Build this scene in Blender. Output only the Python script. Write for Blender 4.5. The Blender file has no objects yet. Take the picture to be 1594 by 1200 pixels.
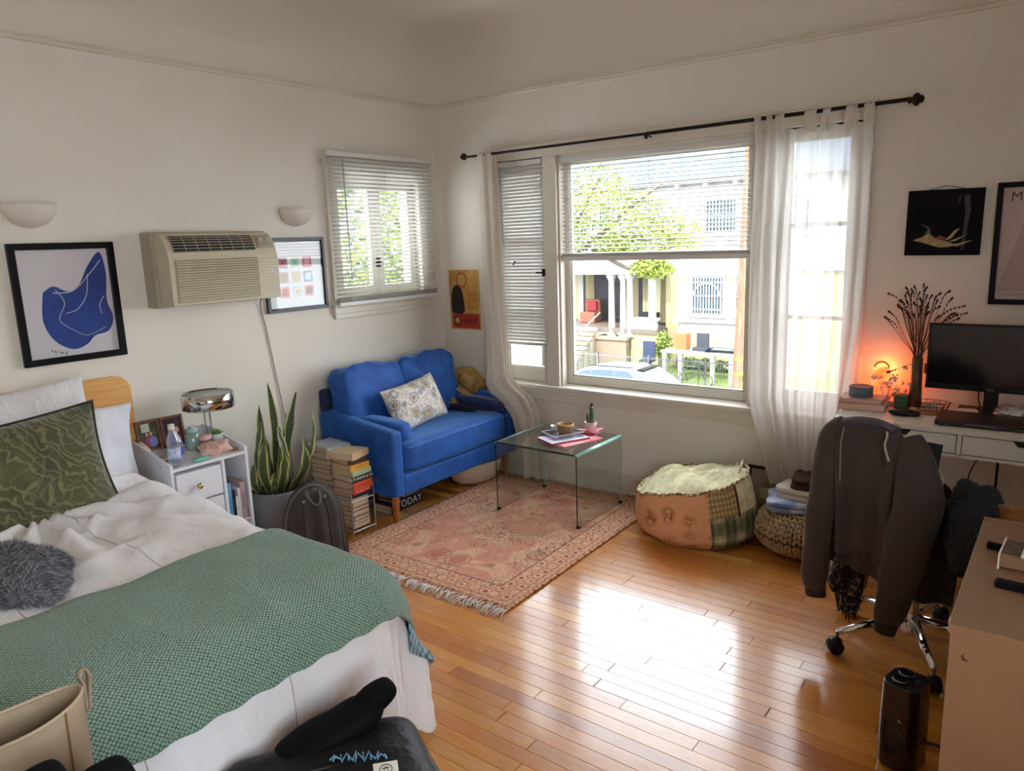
import bpy, bmesh, math, random
from mathutils import Vector, Matrix, noise
random.seed(7)
S = bpy.context.scene
COL = S.collection
PI = math.pi

# ------------------------------------------------------------------ camera
cam = bpy.data.cameras.new('camera'); cam.sensor_width = 36.0; cam.sensor_fit = 'HORIZONTAL'
cam.lens = 1147.64 / 1594 * 36; cam.clip_start = 0.02; cam.clip_end = 400
co = bpy.data.objects.new('camera', cam); COL.objects.link(co)
r_ = Vector((0.7966084, 0.60353274, -0.03410715)); u_ = Vector((-0.08925842, 0.17324196, 0.98082626)); f_ = Vector((-0.59786955, 0.77829009, -0.19187638))
mw = Matrix.Identity(4)
for i in range(3):
    mw[i][0] = r_[i]; mw[i][1] = u_[i]; mw[i][2] = -f_[i]
mw.translation = Vector((3.5341, -3.8359, 1.55))
co.matrix_world = mw
S.camera = co
# ------------------------------------------------------------------ light and exposure
S.view_settings.view_transform = 'Standard'; S.view_settings.look = 'None'
S.view_settings.gamma = 1; S.view_settings.use_curve_mapping = False
S.view_settings.exposure = 0.6
wd = bpy.data.worlds.new('sky'); S.world = wd; wd.use_nodes = True
bg = wd.node_tree.nodes['Background']; bg.inputs[0].default_value = (0.86, 0.93, 1.0, 1); bg.inputs[1].default_value = 8.0
S.cycles.use_denoising = True
S.cycles.max_bounces = 10; S.cycles.diffuse_bounces = 5; S.cycles.glossy_bounces = 4
S.cycles.transparent_max_bounces = 24; S.cycles.transmission_bounces = 6
S.cycles.sample_clamp_indirect = 6.0
S.cycles.caustics_reflective = False; S.cycles.caustics_refractive = False

def lamp(name, kind, loc, energy, col=(1, 1, 1), rot=None, size=None, size_y=None, radius=None):
    l = bpy.data.lights.new(name, kind); l.energy = energy; l.color = col
    if kind == 'AREA':
        l.shape = 'RECTANGLE'; l.size = size; l.size_y = size_y or size
    if radius is not None: l.shadow_soft_size = radius
    o = bpy.data.objects.new(name, l); COL.objects.link(o); o.location = loc
    if rot: o.rotation_euler = rot
    return o
sun = lamp('sun', 'SUN', (0, -10, 30), 5.0, (1, .95, .86), rot=(math.radians(42), 0, math.radians(-4))); sun.data.angle = math.radians(1)

# ------------------------------------------------------------------ helpers
def lin(c):
    c = c / 255.0
    return c / 12.92 if c <= 0.04045 else ((c + 0.055) / 1.055) ** 2.4
def hx(h):
    return (lin(int(h[0:2], 16)), lin(int(h[2:4], 16)), lin(int(h[4:6], 16)), 1)

class MB:
    def __init__(s): s.v = []; s.f = []; s.m = []; s.sm = []; s.uv = None
    def add(s, vs, fs, smooth=False, mi=0):
        b = len(s.v); s.v += [Vector(p) for p in vs]
        for f in fs: s.f.append([b + i for i in f]); s.m.append(mi); s.sm.append(smooth)
        return s
    def box(s, x0, y0, z0, x1, y1, z1, M=None, mi=0):
        if x0 > x1: x0, x1 = x1, x0
        if y0 > y1: y0, y1 = y1, y0
        if z0 > z1: z0, z1 = z1, z0
        vs = [Vector((x, y, z)) for z in (z0, z1) for y in (y0, y1) for x in (x0, x1)]
        if M is not None: vs = [M @ p for p in vs]
        return s.add(vs, [(0, 2, 3, 1), (4, 5, 7, 6), (0, 1, 5, 4), (2, 6, 7, 3), (0, 4, 6, 2), (1, 3, 7, 5)], False, mi)
    def cyl(s, p0, p1, r0, r1=None, n=16, cap=True, mi=0, smooth=True):
        r1 = r0 if r1 is None else r1
        p0 = Vector(p0); p1 = Vector(p1); d = (p1 - p0).normalized()
        a = d.orthogonal().normalized(); b = d.cross(a)
        vs = []
        for p, r in ((p0, r0), (p1, r1)):
            for i in range(n):
                t = 2 * PI * i / n; vs.append(p + (a * math.cos(t) + b * math.sin(t)) * r)
        s.add(vs, [(i, (i + 1) % n, n + (i + 1) % n, n + i) for i in range(n)], smooth, mi)
        if cap:
            s.add(vs[:n], [tuple(range(n))[::-1]], False, mi); s.add(vs[n:], [tuple(range(n))], False, mi)
        return s
    def lathe(s, prof, c=(0, 0, 0), n=24, mi=0, sx=1, sy=1, M=None, a0=0, a1=2 * PI):
        full = abs(a1 - a0 - 2 * PI) < 1e-6
        m = n if full else n + 1
        vs = []
        for (r, z) in prof:
            for i in range(m):
                t = a0 + (a1 - a0) * i / n
                p = Vector((c[0] + r * sx * math.cos(t), c[1] + r * sy * math.sin(t), c[2] + z))
                vs.append(M @ p if M is not None else p)
        fs = []
        for k in range(len(prof) - 1):
            for i in range(n):
                j = (i + 1) % m
                fs.append((k * m + i, k * m + j, (k + 1) * m + j, (k + 1) * m + i))
        return s.add(vs, fs, True, mi)
    def tube(s, pts, r, n=8, mi=0, flat=1.0, cap=True, up=None):
        pts = [Vector(p) for p in pts]; k = len(pts)
        rs = r if isinstance(r, (list, tuple)) else [r] * k
        vs = []; prev = None
        for i, p in enumerate(pts):
            d = (pts[min(i + 1, k - 1)] - pts[max(i - 1, 0)])
            d = d.normalized() if d.length > 1e-9 else Vector((0, 0, 1))
            if prev is None:
                a = Vector(up) if up is not None else d.orthogonal()
            else: a = prev
            a = (a - d * a.dot(d))
            a = a.normalized() if a.length > 1e-6 else d.orthogonal().normalized()
            prev = a; b = d.cross(a)
            for j in range(n):
                t = 2 * PI * j / n; vs.append(p + (a * math.cos(t) + b * math.sin(t) * flat) * rs[i])
        fs = [(i * n + j, i * n + (j + 1) % n, (i + 1) * n + (j + 1) % n, (i + 1) * n + j) for i in range(k - 1) for j in range(n)]
        if cap: fs += [tuple(range(n))[::-1], tuple((k - 1) * n + j for j in range(n))]
        return s.add(vs, fs, True, mi)
    def grid(s, fn, nu, nv, mi=0, closeu=False, uvs=None):
        vs = []; b = len(s.v)
        mu = nu if closeu else nu + 1
        for j in range(nv + 1):
            for i in range(mu): vs.append(Vector(fn(i / nu, j / nv)))
        fs = []
        for j in range(nv):
            for i in range(nu):
                k = (i + 1) % mu
                fs.append((j * mu + i, j * mu + k, (j + 1) * mu + k, (j + 1) * mu + i))
        s.add(vs, fs, True, mi)
        if uvs:
            if s.uv is None: s.uv = {}
            q = b
            for j in range(nv + 1):
                for i in range(mu): s.uv[q] = uvs(i / nu, j / nv); q += 1
        return s
    def prism(s, poly, t, M, mi=0):
        # poly in local xy, extruded from z=0 to z=t, placed by M
        n = len(poly)
        vs = [M @ Vector((x, y, 0)) for x, y in poly] + [M @ Vector((x, y, t)) for x, y in poly]
        fs = [tuple(range(n))[::-1], tuple(range(n, 2 * n))] + [(i, (i + 1) % n, n + (i + 1) % n, n + i) for i in range(n)]
        return s.add(vs, fs, False, mi)
    def ell(s, c, rx, ry, rz, nu=16, nv=10, e=1.0, M=None, mi=0, nz=0, seed=0, nsc=6.0):
        def f(u, v):
            a = u * 2 * PI; b = (v - .5) * PI
            pw = lambda q: math.copysign(abs(q) ** e, q)
            p = Vector((rx * pw(math.cos(a)) * pw(math.cos(b)), ry * pw(math.sin(a)) * pw(math.cos(b)), rz * pw(math.sin(b))))
            if nz: 
                q = p.normalized() if p.length > 1e-9 else p
                p += q * nz * noise.noise(Vector((p.x * nsc + seed, p.y * nsc, p.z * nsc)))
            if M is not None: p = M @ p
            return p + Vector(c)
        return s.grid(f, nu, nv, mi, closeu=True)

def mesh_of(mb, name, Minv=None, mats=()):
    me = bpy.data.meshes.new(name)
    vs = [Minv @ p for p in mb.v] if Minv is not None else mb.v
    me.from_pydata([tuple(p) for p in vs], [], mb.f)
    me.polygons.foreach_set('use_smooth', mb.sm)
    me.polygons.foreach_set('material_index', mb.m)
    for m in mats: me.materials.append(m)
    if mb.uv:
        ul = me.uv_layers.new(name='UVMap')
        for l in me.loops: ul.data[l.index].uv = mb.uv.get(l.vertex_index, (0, 0))
    me.update()
    return me
WM = {}
def _mods(o, bev, sub, solid):
    if solid:
        m = o.modifiers.new('thick', 'SOLIDIFY'); m.thickness = solid; m.offset = 0
    if bev:
        m = o.modifiers.new('bevel', 'BEVEL'); m.width = bev; m.segments = 2; m.limit_method = 'ANGLE'; m.angle_limit = math.radians(50)
    if sub:
        m = o.modifiers.new('sub', 'SUBSURF'); m.levels = sub; m.render_levels = sub
def thing(name, label, cat, loc=(0, 0, 0), rotz=0, group=None):
    o = bpy.data.objects.new(name, None); COL.objects.link(o); o.empty_display_size = .05
    o.location = loc; o.rotation_euler = (0, 0, rotz)
    o['label'] = label; o['category'] = cat
    if group: o['group'] = group
    WM[o.name] = Matrix.Translation(Vector(loc)) @ Matrix.Rotation(rotz, 4, 'Z')
    return o
def part(name, mb, mat, parent, bev=0, sub=0, solid=0, local=False, label=None, stuff=False):
    M = WM[parent.name]
    me = mesh_of(mb, name, None if local else M.inverted(), mat if isinstance(mat, (list, tuple)) else [mat])
    o = bpy.data.objects.new(name, me); COL.objects.link(o); o.parent = parent
    WM[o.name] = M
    _mods(o, bev, sub, solid)
    if label: o['label'] = label
    if stuff: o['kind'] = 'stuff'
    return o
def solo(name, mb, mat, label, cat, group=None, bev=0, sub=0, solid=0, kind=None):
    xs = [p.x for p in mb.v]; ys = [p.y for p in mb.v]; zs = [p.z for p in mb.v]
    c = Vector(((min(xs) + max(xs)) / 2, (min(ys) + max(ys)) / 2, min(zs)))
    me = mesh_of(mb, name, Matrix.Translation(-c), mat if isinstance(mat, (list, tuple)) else [mat])
    o = bpy.data.objects.new(name, me); COL.objects.link(o); o.location = c
    WM[o.name] = Matrix.Translation(c)
    _mods(o, bev, sub, solid)
    if label: o['label'] = label
    if cat: o['category'] = cat
    if group: o['group'] = group
    if kind: o['kind'] = kind
    return o
def struct(name, mb, mat, parent=None, bev=0, sub=0):
    if parent is None:
        o = solo(name, mb, mat, None, None, bev=bev, sub=sub, kind='structure')
    else:
        o = part(name, mb, mat, parent, bev=bev, sub=sub)
    return o
def copy_tree(o, loc=None, rotz=None, label=None, group=None, parent=None):
    c = o.copy(); COL.objects.link(c); c.parent = parent
    if loc is not None: c.location = loc
    if rotz is not None: c.rotation_euler = (0, 0, rotz)
    if label: c['label'] = label
    if group: c['group'] = group
    for ch in [q for q in COL.objects if q.parent == o]: copy_tree(ch, parent=c)
    return c
def T(loc=(0, 0, 0), rx=0, ry=0, rz=0):
    return Matrix.Translation(Vector(loc)) @ Matrix.Rotation(math.radians(rz), 4, 'Z') @ Matrix.Rotation(math.radians(ry), 4, 'Y') @ Matrix.Rotation(math.radians(rx), 4, 'X')
def basis(c, ax, ay, az=None):
    ax = Vector(ax).normalized(); ay = Vector(ay); ay = (ay - ax * ay.dot(ax)).normalized()
    az = ax.cross(ay)
    M = Matrix.Identity(4)
    for i in range(3): M[i][0] = ax[i]; M[i][1] = ay[i]; M[i][2] = az[i]
    M.translation = Vector(c)
    return M
def sm(pts, k=6):
    # catmull-rom smoothing of a point list
    P = [Vector(p) for p in pts]; out = []
    for i in range(len(P) - 1):
        p0 = P[max(i - 1, 0)]; p1 = P[i]; p2 = P[i + 1]; p3 = P[min(i + 2, len(P) - 1)]
        for j in range(k):
            t = j / k
            out.append(.5 * ((2 * p1) + (-p0 + p2) * t + (2 * p0 - 5 * p1 + 4 * p2 - p3) * t * t + (-p0 + 3 * p1 - 3 * p2 + p3) * t ** 3))
    out.append(P[-1]); return out
def N3(x, y, z=0): return noise.noise(Vector((x, y, z)))
def pillow_fn(w, h, t, pinch=.06, wr=.0, seed=0, n=3.0):
    def side(sg):
        def f(u, v):
            a = u * 2 - 1; b = v * 2 - 1
            k = (1 - abs(a) ** n) * (1 - abs(b) ** n)
            z = sg * t * .5 * max(k, 0) ** .55
            x = a * w / 2 * (1 - pinch * (1 - b * b) * abs(a) ** 2)
            y = b * h / 2 * (1 - pinch * (1 - a * a) * abs(b) ** 2)
            if wr: z += sg * wr * max(k, 0) ** .4 * (N3(x * 9 + seed, y * 9, 3) + .5 * N3(x * 22 + seed, y * 20, 9))
            return Vector((x, y, z))
        return f
    return side
def pillow(mb, M, w, h, t, pinch=.06, wr=0, seed=0, n=3.0, res=26):
    sd = pillow_fn(w, h, t, pinch, wr, seed, n)
    f1 = sd(1); f2 = sd(-1)
    mb.grid(lambda u, v: M @ f1(u, v), res, res, uvs=lambda u, v: (u * w, v * h))
    mb.grid(lambda u, v: M @ f2(1 - u, v), res, res, uvs=lambda u, v: (u * w, v * h))
def pillow_edge(M, w, h, pinch=.06, k=14):
    pts = []
    def e(a, b): return M @ Vector((a * w / 2 * (1 - pinch * (1 - b * b) * abs(a) ** 2), b * h / 2 * (1 - pinch * (1 - a * a) * abs(b) ** 2), 0))
    for i in range(k): pts.append(e(-1 + 2 * i / k, -1))
    for i in range(k): pts.append(e(1, -1 + 2 * i / k))
    for i in range(k): pts.append(e(1 - 2 * i / k, 1))
    for i in range(k + 1): pts.append(e(-1, 1 - 2 * i / k))
    return pts
def text_mb(body, size, M, mi=0, depth=.0006, mb=None, align='CENTER'):
    cu = bpy.data.curves.new('lettering', 'FONT'); cu.body = body; cu.size = size; cu.extrude = depth; cu.resolution_u = 2
    cu.align_x = align; cu.align_y = 'CENTER'
    o = bpy.data.objects.new('lettering_tmp', cu); COL.objects.link(o)
    me = o.to_mesh()
    mb = mb or MB()
    mb.add([M @ v.co for v in me.vertices], [tuple(p.vertices) for p in me.polygons], False, mi)
    o.to_mesh_clear(); bpy.data.objects.remove(o); bpy.data.curves.remove(cu)
    return mb

# ------------------------------------------------------------------ materials
def newmat(name):
    m = bpy.data.materials.new(name); m.use_nodes = True
    nt = m.node_tree; b = nt.nodes['Principled BSDF']
    return m, nt, b
def NN(nt, t, **k):
    n = nt.nodes.new(t)
    for a, v in k.items(): setattr(n, a, v)
    return n
def coords(nt, kind='Object', scale=(1, 1, 1), rnd=False, rot=(0, 0, 0)):
    tc = NN(nt, 'ShaderNodeTexCoord'); mp = NN(nt, 'ShaderNodeMapping')
    nt.links.new(tc.outputs[kind], mp.inputs[0]); mp.inputs['Scale'].default_value = scale; mp.inputs['Rotation'].default_value = rot
    if rnd:
        oi = NN(nt, 'ShaderNodeObjectInfo'); ml = NN(nt, 'ShaderNodeMath', operation='MULTIPLY'); ml.inputs[1].default_value = 57.3
        nt.links.new(oi.outputs['Random'], ml.inputs[0]); nt.links.new(ml.outputs[0], mp.inputs['Location'])
    return mp.outputs[0]
def ramp(nt, fac, stops):
    r = NN(nt, 'ShaderNodeValToRGB'); e = r.color_ramp.elements
    while len(e) > 1: e.remove(e[-1])
    e[0].position = stops[0][0]; e[0].color = stops[0][1]
    for p, c in stops[1:]:
        x = e.new(p); x.color = c
    nt.links.new(fac, r.inputs[0]); return r.outputs[0]
def mixc(nt, fac, a, b, blend='MIX'):
    m = NN(nt, 'ShaderNodeMix', data_type='RGBA', blend_type=blend)
    for sock, v in ((m.inputs[0], fac), (m.inputs[6], a), (m.inputs[7], b)):
        if hasattr(v, 'is_output'): nt.links.new(v, sock)
        else: sock.default_value = v
    return m.outputs[2]
def bump(nt, b, h, strength=.3, dist=.01, normal=None):
    bp = NN(nt, 'ShaderNodeBump'); bp.inputs['Strength'].default_value = strength; bp.inputs['Distance'].default_value = dist
    nt.links.new(h, bp.inputs['Height'])
    if normal: nt.links.new(normal, bp.inputs['Normal'])
    nt.links.new(bp.outputs[0], b.inputs['Normal']); return bp.outputs[0]
def noi(nt, vec, scale, detail=4, rough=.55, dist=0):
    n = NN(nt, 'ShaderNodeTexNoise'); n.inputs['Scale'].default_value = scale; n.inputs['Detail'].default_value = detail
    n.inputs['Roughness'].default_value = rough; n.inputs['Distortion'].default_value = dist
    if vec: nt.links.new(vec, n.inputs['Vector'])
    return n.outputs[0]
def wave(nt, vec, scale, dist=0, dirn='X', det=0, prof='SIN', detscale=1, typ='BANDS'):
    n = NN(nt, 'ShaderNodeTexWave', wave_type=typ, wave_profile=prof)
    if typ == 'BANDS': n.bands_direction = dirn
    n.inputs['Scale'].default_value = scale; n.inputs['Distortion'].default_value = dist; n.inputs['Detail'].default_value = det; n.inputs['Detail Scale'].default_value = detscale
    if vec: nt.links.new(vec, n.inputs['Vector'])
    return n.outputs[1] if False else n.outputs['Fac']
def mth(nt, op, a, b=None):
    m = NN(nt, 'ShaderNodeMath', operation=op)
    for i, v in enumerate((a, b)):
        if v is None: continue
        if hasattr(v, 'is_output'): nt.links.new(v, m.inputs[i])
        else: m.inputs[i].default_value = v
    return m.outputs[0]
def mat(name, col, rough=.5, metal=0, c2=None, sc=6, bmp=0, bsc=60, bd=.003, stretch=(1, 1, 1), coat=0, sheen=0, lo=.35, hi=.65, kind='Object', spec=None, rnd=False):
    m, nt, b = newmat(name)
    col = hx(col) if isinstance(col, str) else col
    b.inputs['Base Color'].default_value = col; b.inputs['Roughness'].default_value = rough; b.inputs['Metallic'].default_value = metal
    if spec is not None: b.inputs['Specular IOR Level'].default_value = spec
    if coat: b.inputs['Coat Weight'].default_value = coat; b.inputs['Coat Roughness'].default_value = .12
    if sheen: b.inputs['Sheen Weight'].default_value = sheen; b.inputs['Sheen Roughness'].default_value = .4
    v = coords(nt, kind, stretch, rnd)
    if c2 is not None:
        c2 = hx(c2) if isinstance(c2, str) else c2
        nt.links.new(ramp(nt, noi(nt, v, sc), [(lo, col), (hi, c2)]), b.inputs['Base Color'])
    if bmp: bump(nt, b, noi(nt, v, bsc, 5), bmp, bd)
    return m
def emis(name, col, s):
    m, nt, b = newmat(name); b.inputs['Base Color'].default_value = hx(col); b.inputs['Emission Color'].default_value = hx(col); b.inputs['Emission Strength'].default_value = s
    return m
def schlick(nt, f0):
    lw = NN(nt, 'ShaderNodeLayerWeight'); lw.inputs[0].default_value = .5
    p = mth(nt, 'POWER', lw.outputs['Facing'], 4.0)
    return mth(nt, 'ADD', mth(nt, 'MULTIPLY', p, 1 - f0), f0)
def glass(name, tint='ffffff', gl=.06, rough=.0, tr=1.0):
    m, nt, b = newmat(name); nt.nodes.remove(b)
    out = nt.nodes['Material Output']
    t = NN(nt, 'ShaderNodeBsdfTransparent'); t.inputs[0].default_value = hx(tint)
    g = NN(nt, 'ShaderNodeBsdfGlossy'); g.inputs['Roughness'].default_value = rough
    mx = NN(nt, 'ShaderNodeMixShader')
    nt.links.new(schlick(nt, .025), mx.inputs[0]); nt.links.new(t.outputs[0], mx.inputs[1]); nt.links.new(g.outputs[0], mx.inputs[2]); nt.links.new(mx.outputs[0], out.inputs[0])
    return m
def sheer(name, col, alpha, stripes=True, trans=.5):
    m, nt, b = newmat(name); nt.nodes.remove(b); out = nt.nodes['Material Output']
    t = NN(nt, 'ShaderNodeBsdfTransparent')
    d = NN(nt, 'ShaderNodeBsdfDiffuse'); d.inputs[0].default_value = hx(col)
    tl = NN(nt, 'ShaderNodeBsdfTranslucent'); tl.inputs[0].default_value = hx(col)
    mx1 = NN(nt, 'ShaderNodeMixShader'); mx1.inputs[0].default_value = trans
    nt.links.new(d.outputs[0], mx1.inputs[1]); nt.links.new(tl.outputs[0], mx1.inputs[2])
    mx = NN(nt, 'ShaderNodeMixShader')
    if stripes:
        v = coords(nt, 'UV')
        w = wave(nt, v, 22, 0, 'X'); w2 = mth(nt, 'POWER', w, 6.0)
        a = mth(nt, 'ADD', mth(nt, 'MULTIPLY', w2, .30), alpha)
        nt.links.new(a, mx.inputs[0])
    else: mx.inputs[0].default_value = alpha
    nt.links.new(t.outputs[0], mx.inputs[1]); nt.links.new(mx1.outputs[0], mx.inputs[2]); nt.links.new(mx.outputs[0], out.inputs[0])
    return m

m_wall = mat('wall_paint', 'dfd9cd', .6, c2='d8d1c3', sc=1.2, bmp=.08, bsc=30, bd=.004)
m_ceil = mat('ceiling_paint', 'd8d0c1', .65, bmp=.05, bsc=25)
m_trim = mat('trim_paint', 'd9d2c3', .38, c2='cfc7b6', sc=3)
m_white = mat('white_laminate', 'e4e6ea', .35)
m_desk = mat('desk_white', 'd6cfc2', .35)
m_black = mat('black_plastic', '0a0a0c', .35, spec=.35)
m_blackm = mat('black_matte', '08080a', .8, bmp=.2, bsc=200, spec=.15)
m_chrome = mat('chrome', 'd0d0d0', .08, 1)
m_steel = mat('brushed_steel', '9a9a9a', .3, 1)
m_slat = mat('blind_slat', 'd6d4d0', .4)
m_glass = glass('window_glass')
m_pic = glass('picture_glass')
m_iron = mat('dark_bronze', '1d1512', .45, .6)
m_paper = mat('paper', 'e8e4da', .8)
# ------------------------------------------------------------------ room shell
RX, RY, CR = 4.3, -5.4, 2.447          # right wall x, back wall y, picture-rail height
def wood_floor():
    m, nt, b = newmat('oak_strip_floor')
    v = coords(nt, 'Object', (1, 1, 1), rnd=True)
    mp = NN(nt, 'ShaderNodeMapping'); mp.inputs['Scale'].default_value = (1.6, 26, 10); nt.links.new(v, mp.inputs[0])
    g = noi(nt, mp.outputs[0], 3.0, 6, .6, .6)
    oi = NN(nt, 'ShaderNodeObjectInfo')
    base = ramp(nt, oi.outputs['Random'], [(0, hx('c47426')), (.25, hx('d98e36')), (.5, hx('cc7e2c')), (.7, hx('e39e44')), (.88, hx('b06222')), (1, hx('edb25c'))])
    gr = ramp(nt, g, [(.3, (.62, .62, .62, 1)), (.62, (1.05, 1.05, 1.05, 1))])
    c = mixc(nt, .75, base, gr, 'MULTIPLY')
    nt.links.new(c, b.inputs['Base Color'])
    b.inputs['Roughness'].default_value = .2; b.inputs['Coat Weight'].default_value = 1.0; b.inputs['Coat Roughness'].default_value = .14; b.inputs['Coat IOR'].default_value = 1.6
    r = ramp(nt, noi(nt, v, 5, 4), [(.3, (.17, .17, .17, 1)), (.7, (.30, .30, .30, 1))]); nt.links.new(r, b.inputs['Roughness'])
    mp2 = NN(nt, 'ShaderNodeMapping'); mp2.inputs['Scale'].default_value = (1, 5, 1); nt.links.new(v, mp2.inputs[0])
    bump(nt, b, noi(nt, mp2.outputs[0], 4, 3), .25, .004)
    return m
m_floor = wood_floor()
m_sub = mat('floor_joint', '4a2c14', .8)
fl = struct('floor', MB().box(0, RY, -.04, RX, 0, -.0105), m_sub)
PW = .057
def plank_mesh():
    mb = MB(); c = .0009
    a = [(-.5, -.5, -.0105), (.5, -.5, -.0105), (.5, .5, -.0105), (-.5, .5, -.0105)]
    def q(sx, sy, z): return [(-.5 + sx, -.5 + sy, z), (.5 - sx, -.5 + sy, z), (.5 - sx, .5 - sy, z), (-.5 + sx, .5 - sy, z)]
    # unit plank scaled per object: margins given for a 0.9 m by 57 mm plank
    rings = [q(.0006, .008, -.0105), q(.0006, .008, -.0012), q(.0018, .022, 0.0)]
    vs = [p for r in rings for p in r]; fs = []
    for k in range(2):
        for i in range(4): fs.append((k * 4 + i, k * 4 + (i + 1) % 4, (k + 1) * 4 + (i + 1) % 4, (k + 1) * 4 + i))
    fs.append((8, 9, 10, 11))
    return mb.add(vs, fs)
pm = mesh_of(plank_mesh(), 'plank', None, [m_floor])
pieces = []
rng = random.Random(3)
nr = int(-RY / PW)
for r in range(nr + 1):
    x = -rng.random() * .8
    y = -PW * (r + .5)
    if y - PW / 2 < RY: break
    while x < RX:
        L = rng.uniform(.45, 1.35); a = max(x, 0); e = min(x + L, RX)
        if e - a > .02: pieces.append((a, e, y))
        x += L
def shown(a, e, y):
    cx = (a + e) / 2
    if cx < .45 and y < -.5: return -9
    if y < -2.45 and cx < 2.0: return -9
    if y < -3.6: return -9
    if cx > 3.45 and y > -3: return -5
    return -math.hypot(cx - 3.53, y + 3.84)
pieces.sort(key=lambda p: -shown(*p))
rest = MB()
for k, (a, e, y) in enumerate(pieces):
    if k < 298:
        o = bpy.data.objects.new('plank', pm); COL.objects.link(o); o.parent = fl
        o.matrix_parent_inverse = WM[fl.name].inverted()
        o.location = ((a + e) / 2, y, 0); o.scale = (e - a, PW, 1)
        o.rotation_euler = (math.radians(rng.uniform(-.12, .12)), math.radians(rng.uniform(-.03, .03)), 0)
    else:
        rest.box(a + .0006, y - PW / 2 + .0004, -.0105, e - .0006, y + PW / 2 - .0004, -.0002)
m_floor2 = m_floor.copy(); m_floor2.name = 'oak_strip_floor_far'
nt = m_floor2.node_tree
geo = nt.nodes.new('ShaderNodeNewGeometry')
for l in list(nt.links):
    if l.from_node.type == 'OBJECT_INFO': 
        ts = l.to_socket; nt.links.remove(l); nt.links.new(geo.outputs['Random Per Island'], ts)
part('plank', rest, m_floor2, fl, stuff=True)

TH = .16
# window wall (y = 0): three openings
wt = MB()
OP = [(.50, .89, .63, 2.045), (.985, 2.185, .63, 2.045), (2.30, 2.69, .63, 2.045)]
wt.box(-TH, 0, -.05, RX + TH, TH, .63).box(-TH, 0, 2.045, RX + TH, TH, 3.0)
xs = [-TH] + [q for o in OP for q in o[:2]] + [RX + TH]
for i in range(0, len(xs), 2): wt.box(xs[i], 0, .63, xs[i + 1], TH, 2.045)
struct('wall_front', wt, m_wall)
# left wall (x = 0): one opening
wl = MB(); LY0, LY1, LZ0, LZ1 = -.885, -.205, 1.245, 1.945
wl.box(-TH, RY, -.05, 0, 0, LZ0).box(-TH, RY, LZ1, 0, 0, 3.0).box(-TH, RY, LZ0, 0, LY0, LZ1).box(-TH, LY1, LZ0, 0, 0, LZ1)
struct('wall_left', wl, m_wall)
# right wall with a window behind the photographer's right shoulder, plain back wall
wr = MB(); wr.box(RX, RY, -.05, RX + TH, 0, .95).box(RX, RY, 2.1, RX + TH, 0, 3.0).box(RX, RY, .95, RX + TH, -4.5, 2.1).box(RX, -3.0, .95, RX + TH, 0, 2.1)
struct('wall_right', wr, m_wall)
wb = MB(); wb.box(-TH, RY - TH, -.05, RX + TH, RY, 3.0)
struct('wall_back', wb, m_wall)
# coved ceiling
cv = MB(); R = .34; H0 = CR + .004
prof = [(0, 0), (.002, .06)] + [(R - R * math.cos(t), .06 + R * math.sin(t) * .85) for t in [PI / 2 * k / 10 for k in range(1, 11)]]
ring = []
for (d, z) in prof: ring.append([(d, RY + d, H0 + z), (RX - d, RY + d, H0 + z), (RX - d, -d, H0 + z), (d, -d, H0 + z)])
vs = [p for r in ring for p in r]; fs = [(k * 4 + i, (k + 1) * 4 + i, (k + 1) * 4 + (i + 1) % 4, k * 4 + (i + 1) % 4) for k in range(len(ring) - 1) for i in range(4)]
cv.add(vs, fs, True); k = (len(ring) - 1) * 4; cv.add(vs[k:], [(3, 2, 1, 0)])
struct('ceiling', cv, m_ceil)
# picture rail where wall meets cove
def rail(p0, p1, nx, ny, name):
    mb = MB(); L = []
    for (o, z) in [(0, -.022), (.012, -.020), (.019, -.008), (.014, .0), (.019, .006), (0, .012)]: L.append((o, z))
    vs = []
    for p in (p0, p1):
        for o, z in L: vs.append((p[0] + nx * o, p[1] + ny * o, CR + z))
    n = len(L); mb.add(vs, [(i, i + 1, n + i + 1, n + i) for i in range(n - 1)])
    return struct(name, mb, m_trim)
rail((0, RY), (0, 0), 1, 0, 'trim_1'); rail((0, 0), (RX, 0), 0, -1, 'trim_2'); rail((RX, 0), (RX, RY), -1, 0, 'trim_3')
m_hair = mat('plaster_crack', 'b0a592', .8)
# baseboards
def base(x0, y0, x1, y1, name):
    mb = MB()
    if x0 == x1:
        s = 1 if x0 < 1 else -1
        mb.box(x0, y0, 0, x0 + s * .014, y1, .105).box(x0, y0, .105, x0 + s * .02, y1, .118).box(x0, y0, .118, x0 + s * .011, y1, .132).box(x0, y0, 0, x0 + s * .026, y1, .02)
    else:
        mb.box(x0, 0, 0, x1, -.014, .105).box(x0, 0, .105, x1, -.02, .118).box(x0, 0, .118, x1, -.011, .132).box(x0, 0, 0, x1, -.026, .02)
    struct(name, mb, m_trim, bev=.002)
base(0, RY, 0, 0, 'baseboard_left'); base(0, 0, RX, 0, 'baseboard_front'); base(RX, RY, RX, 0, 'baseboard_right')

# ------------------------------------------------------------------ main window
w1 = MB()
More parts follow.
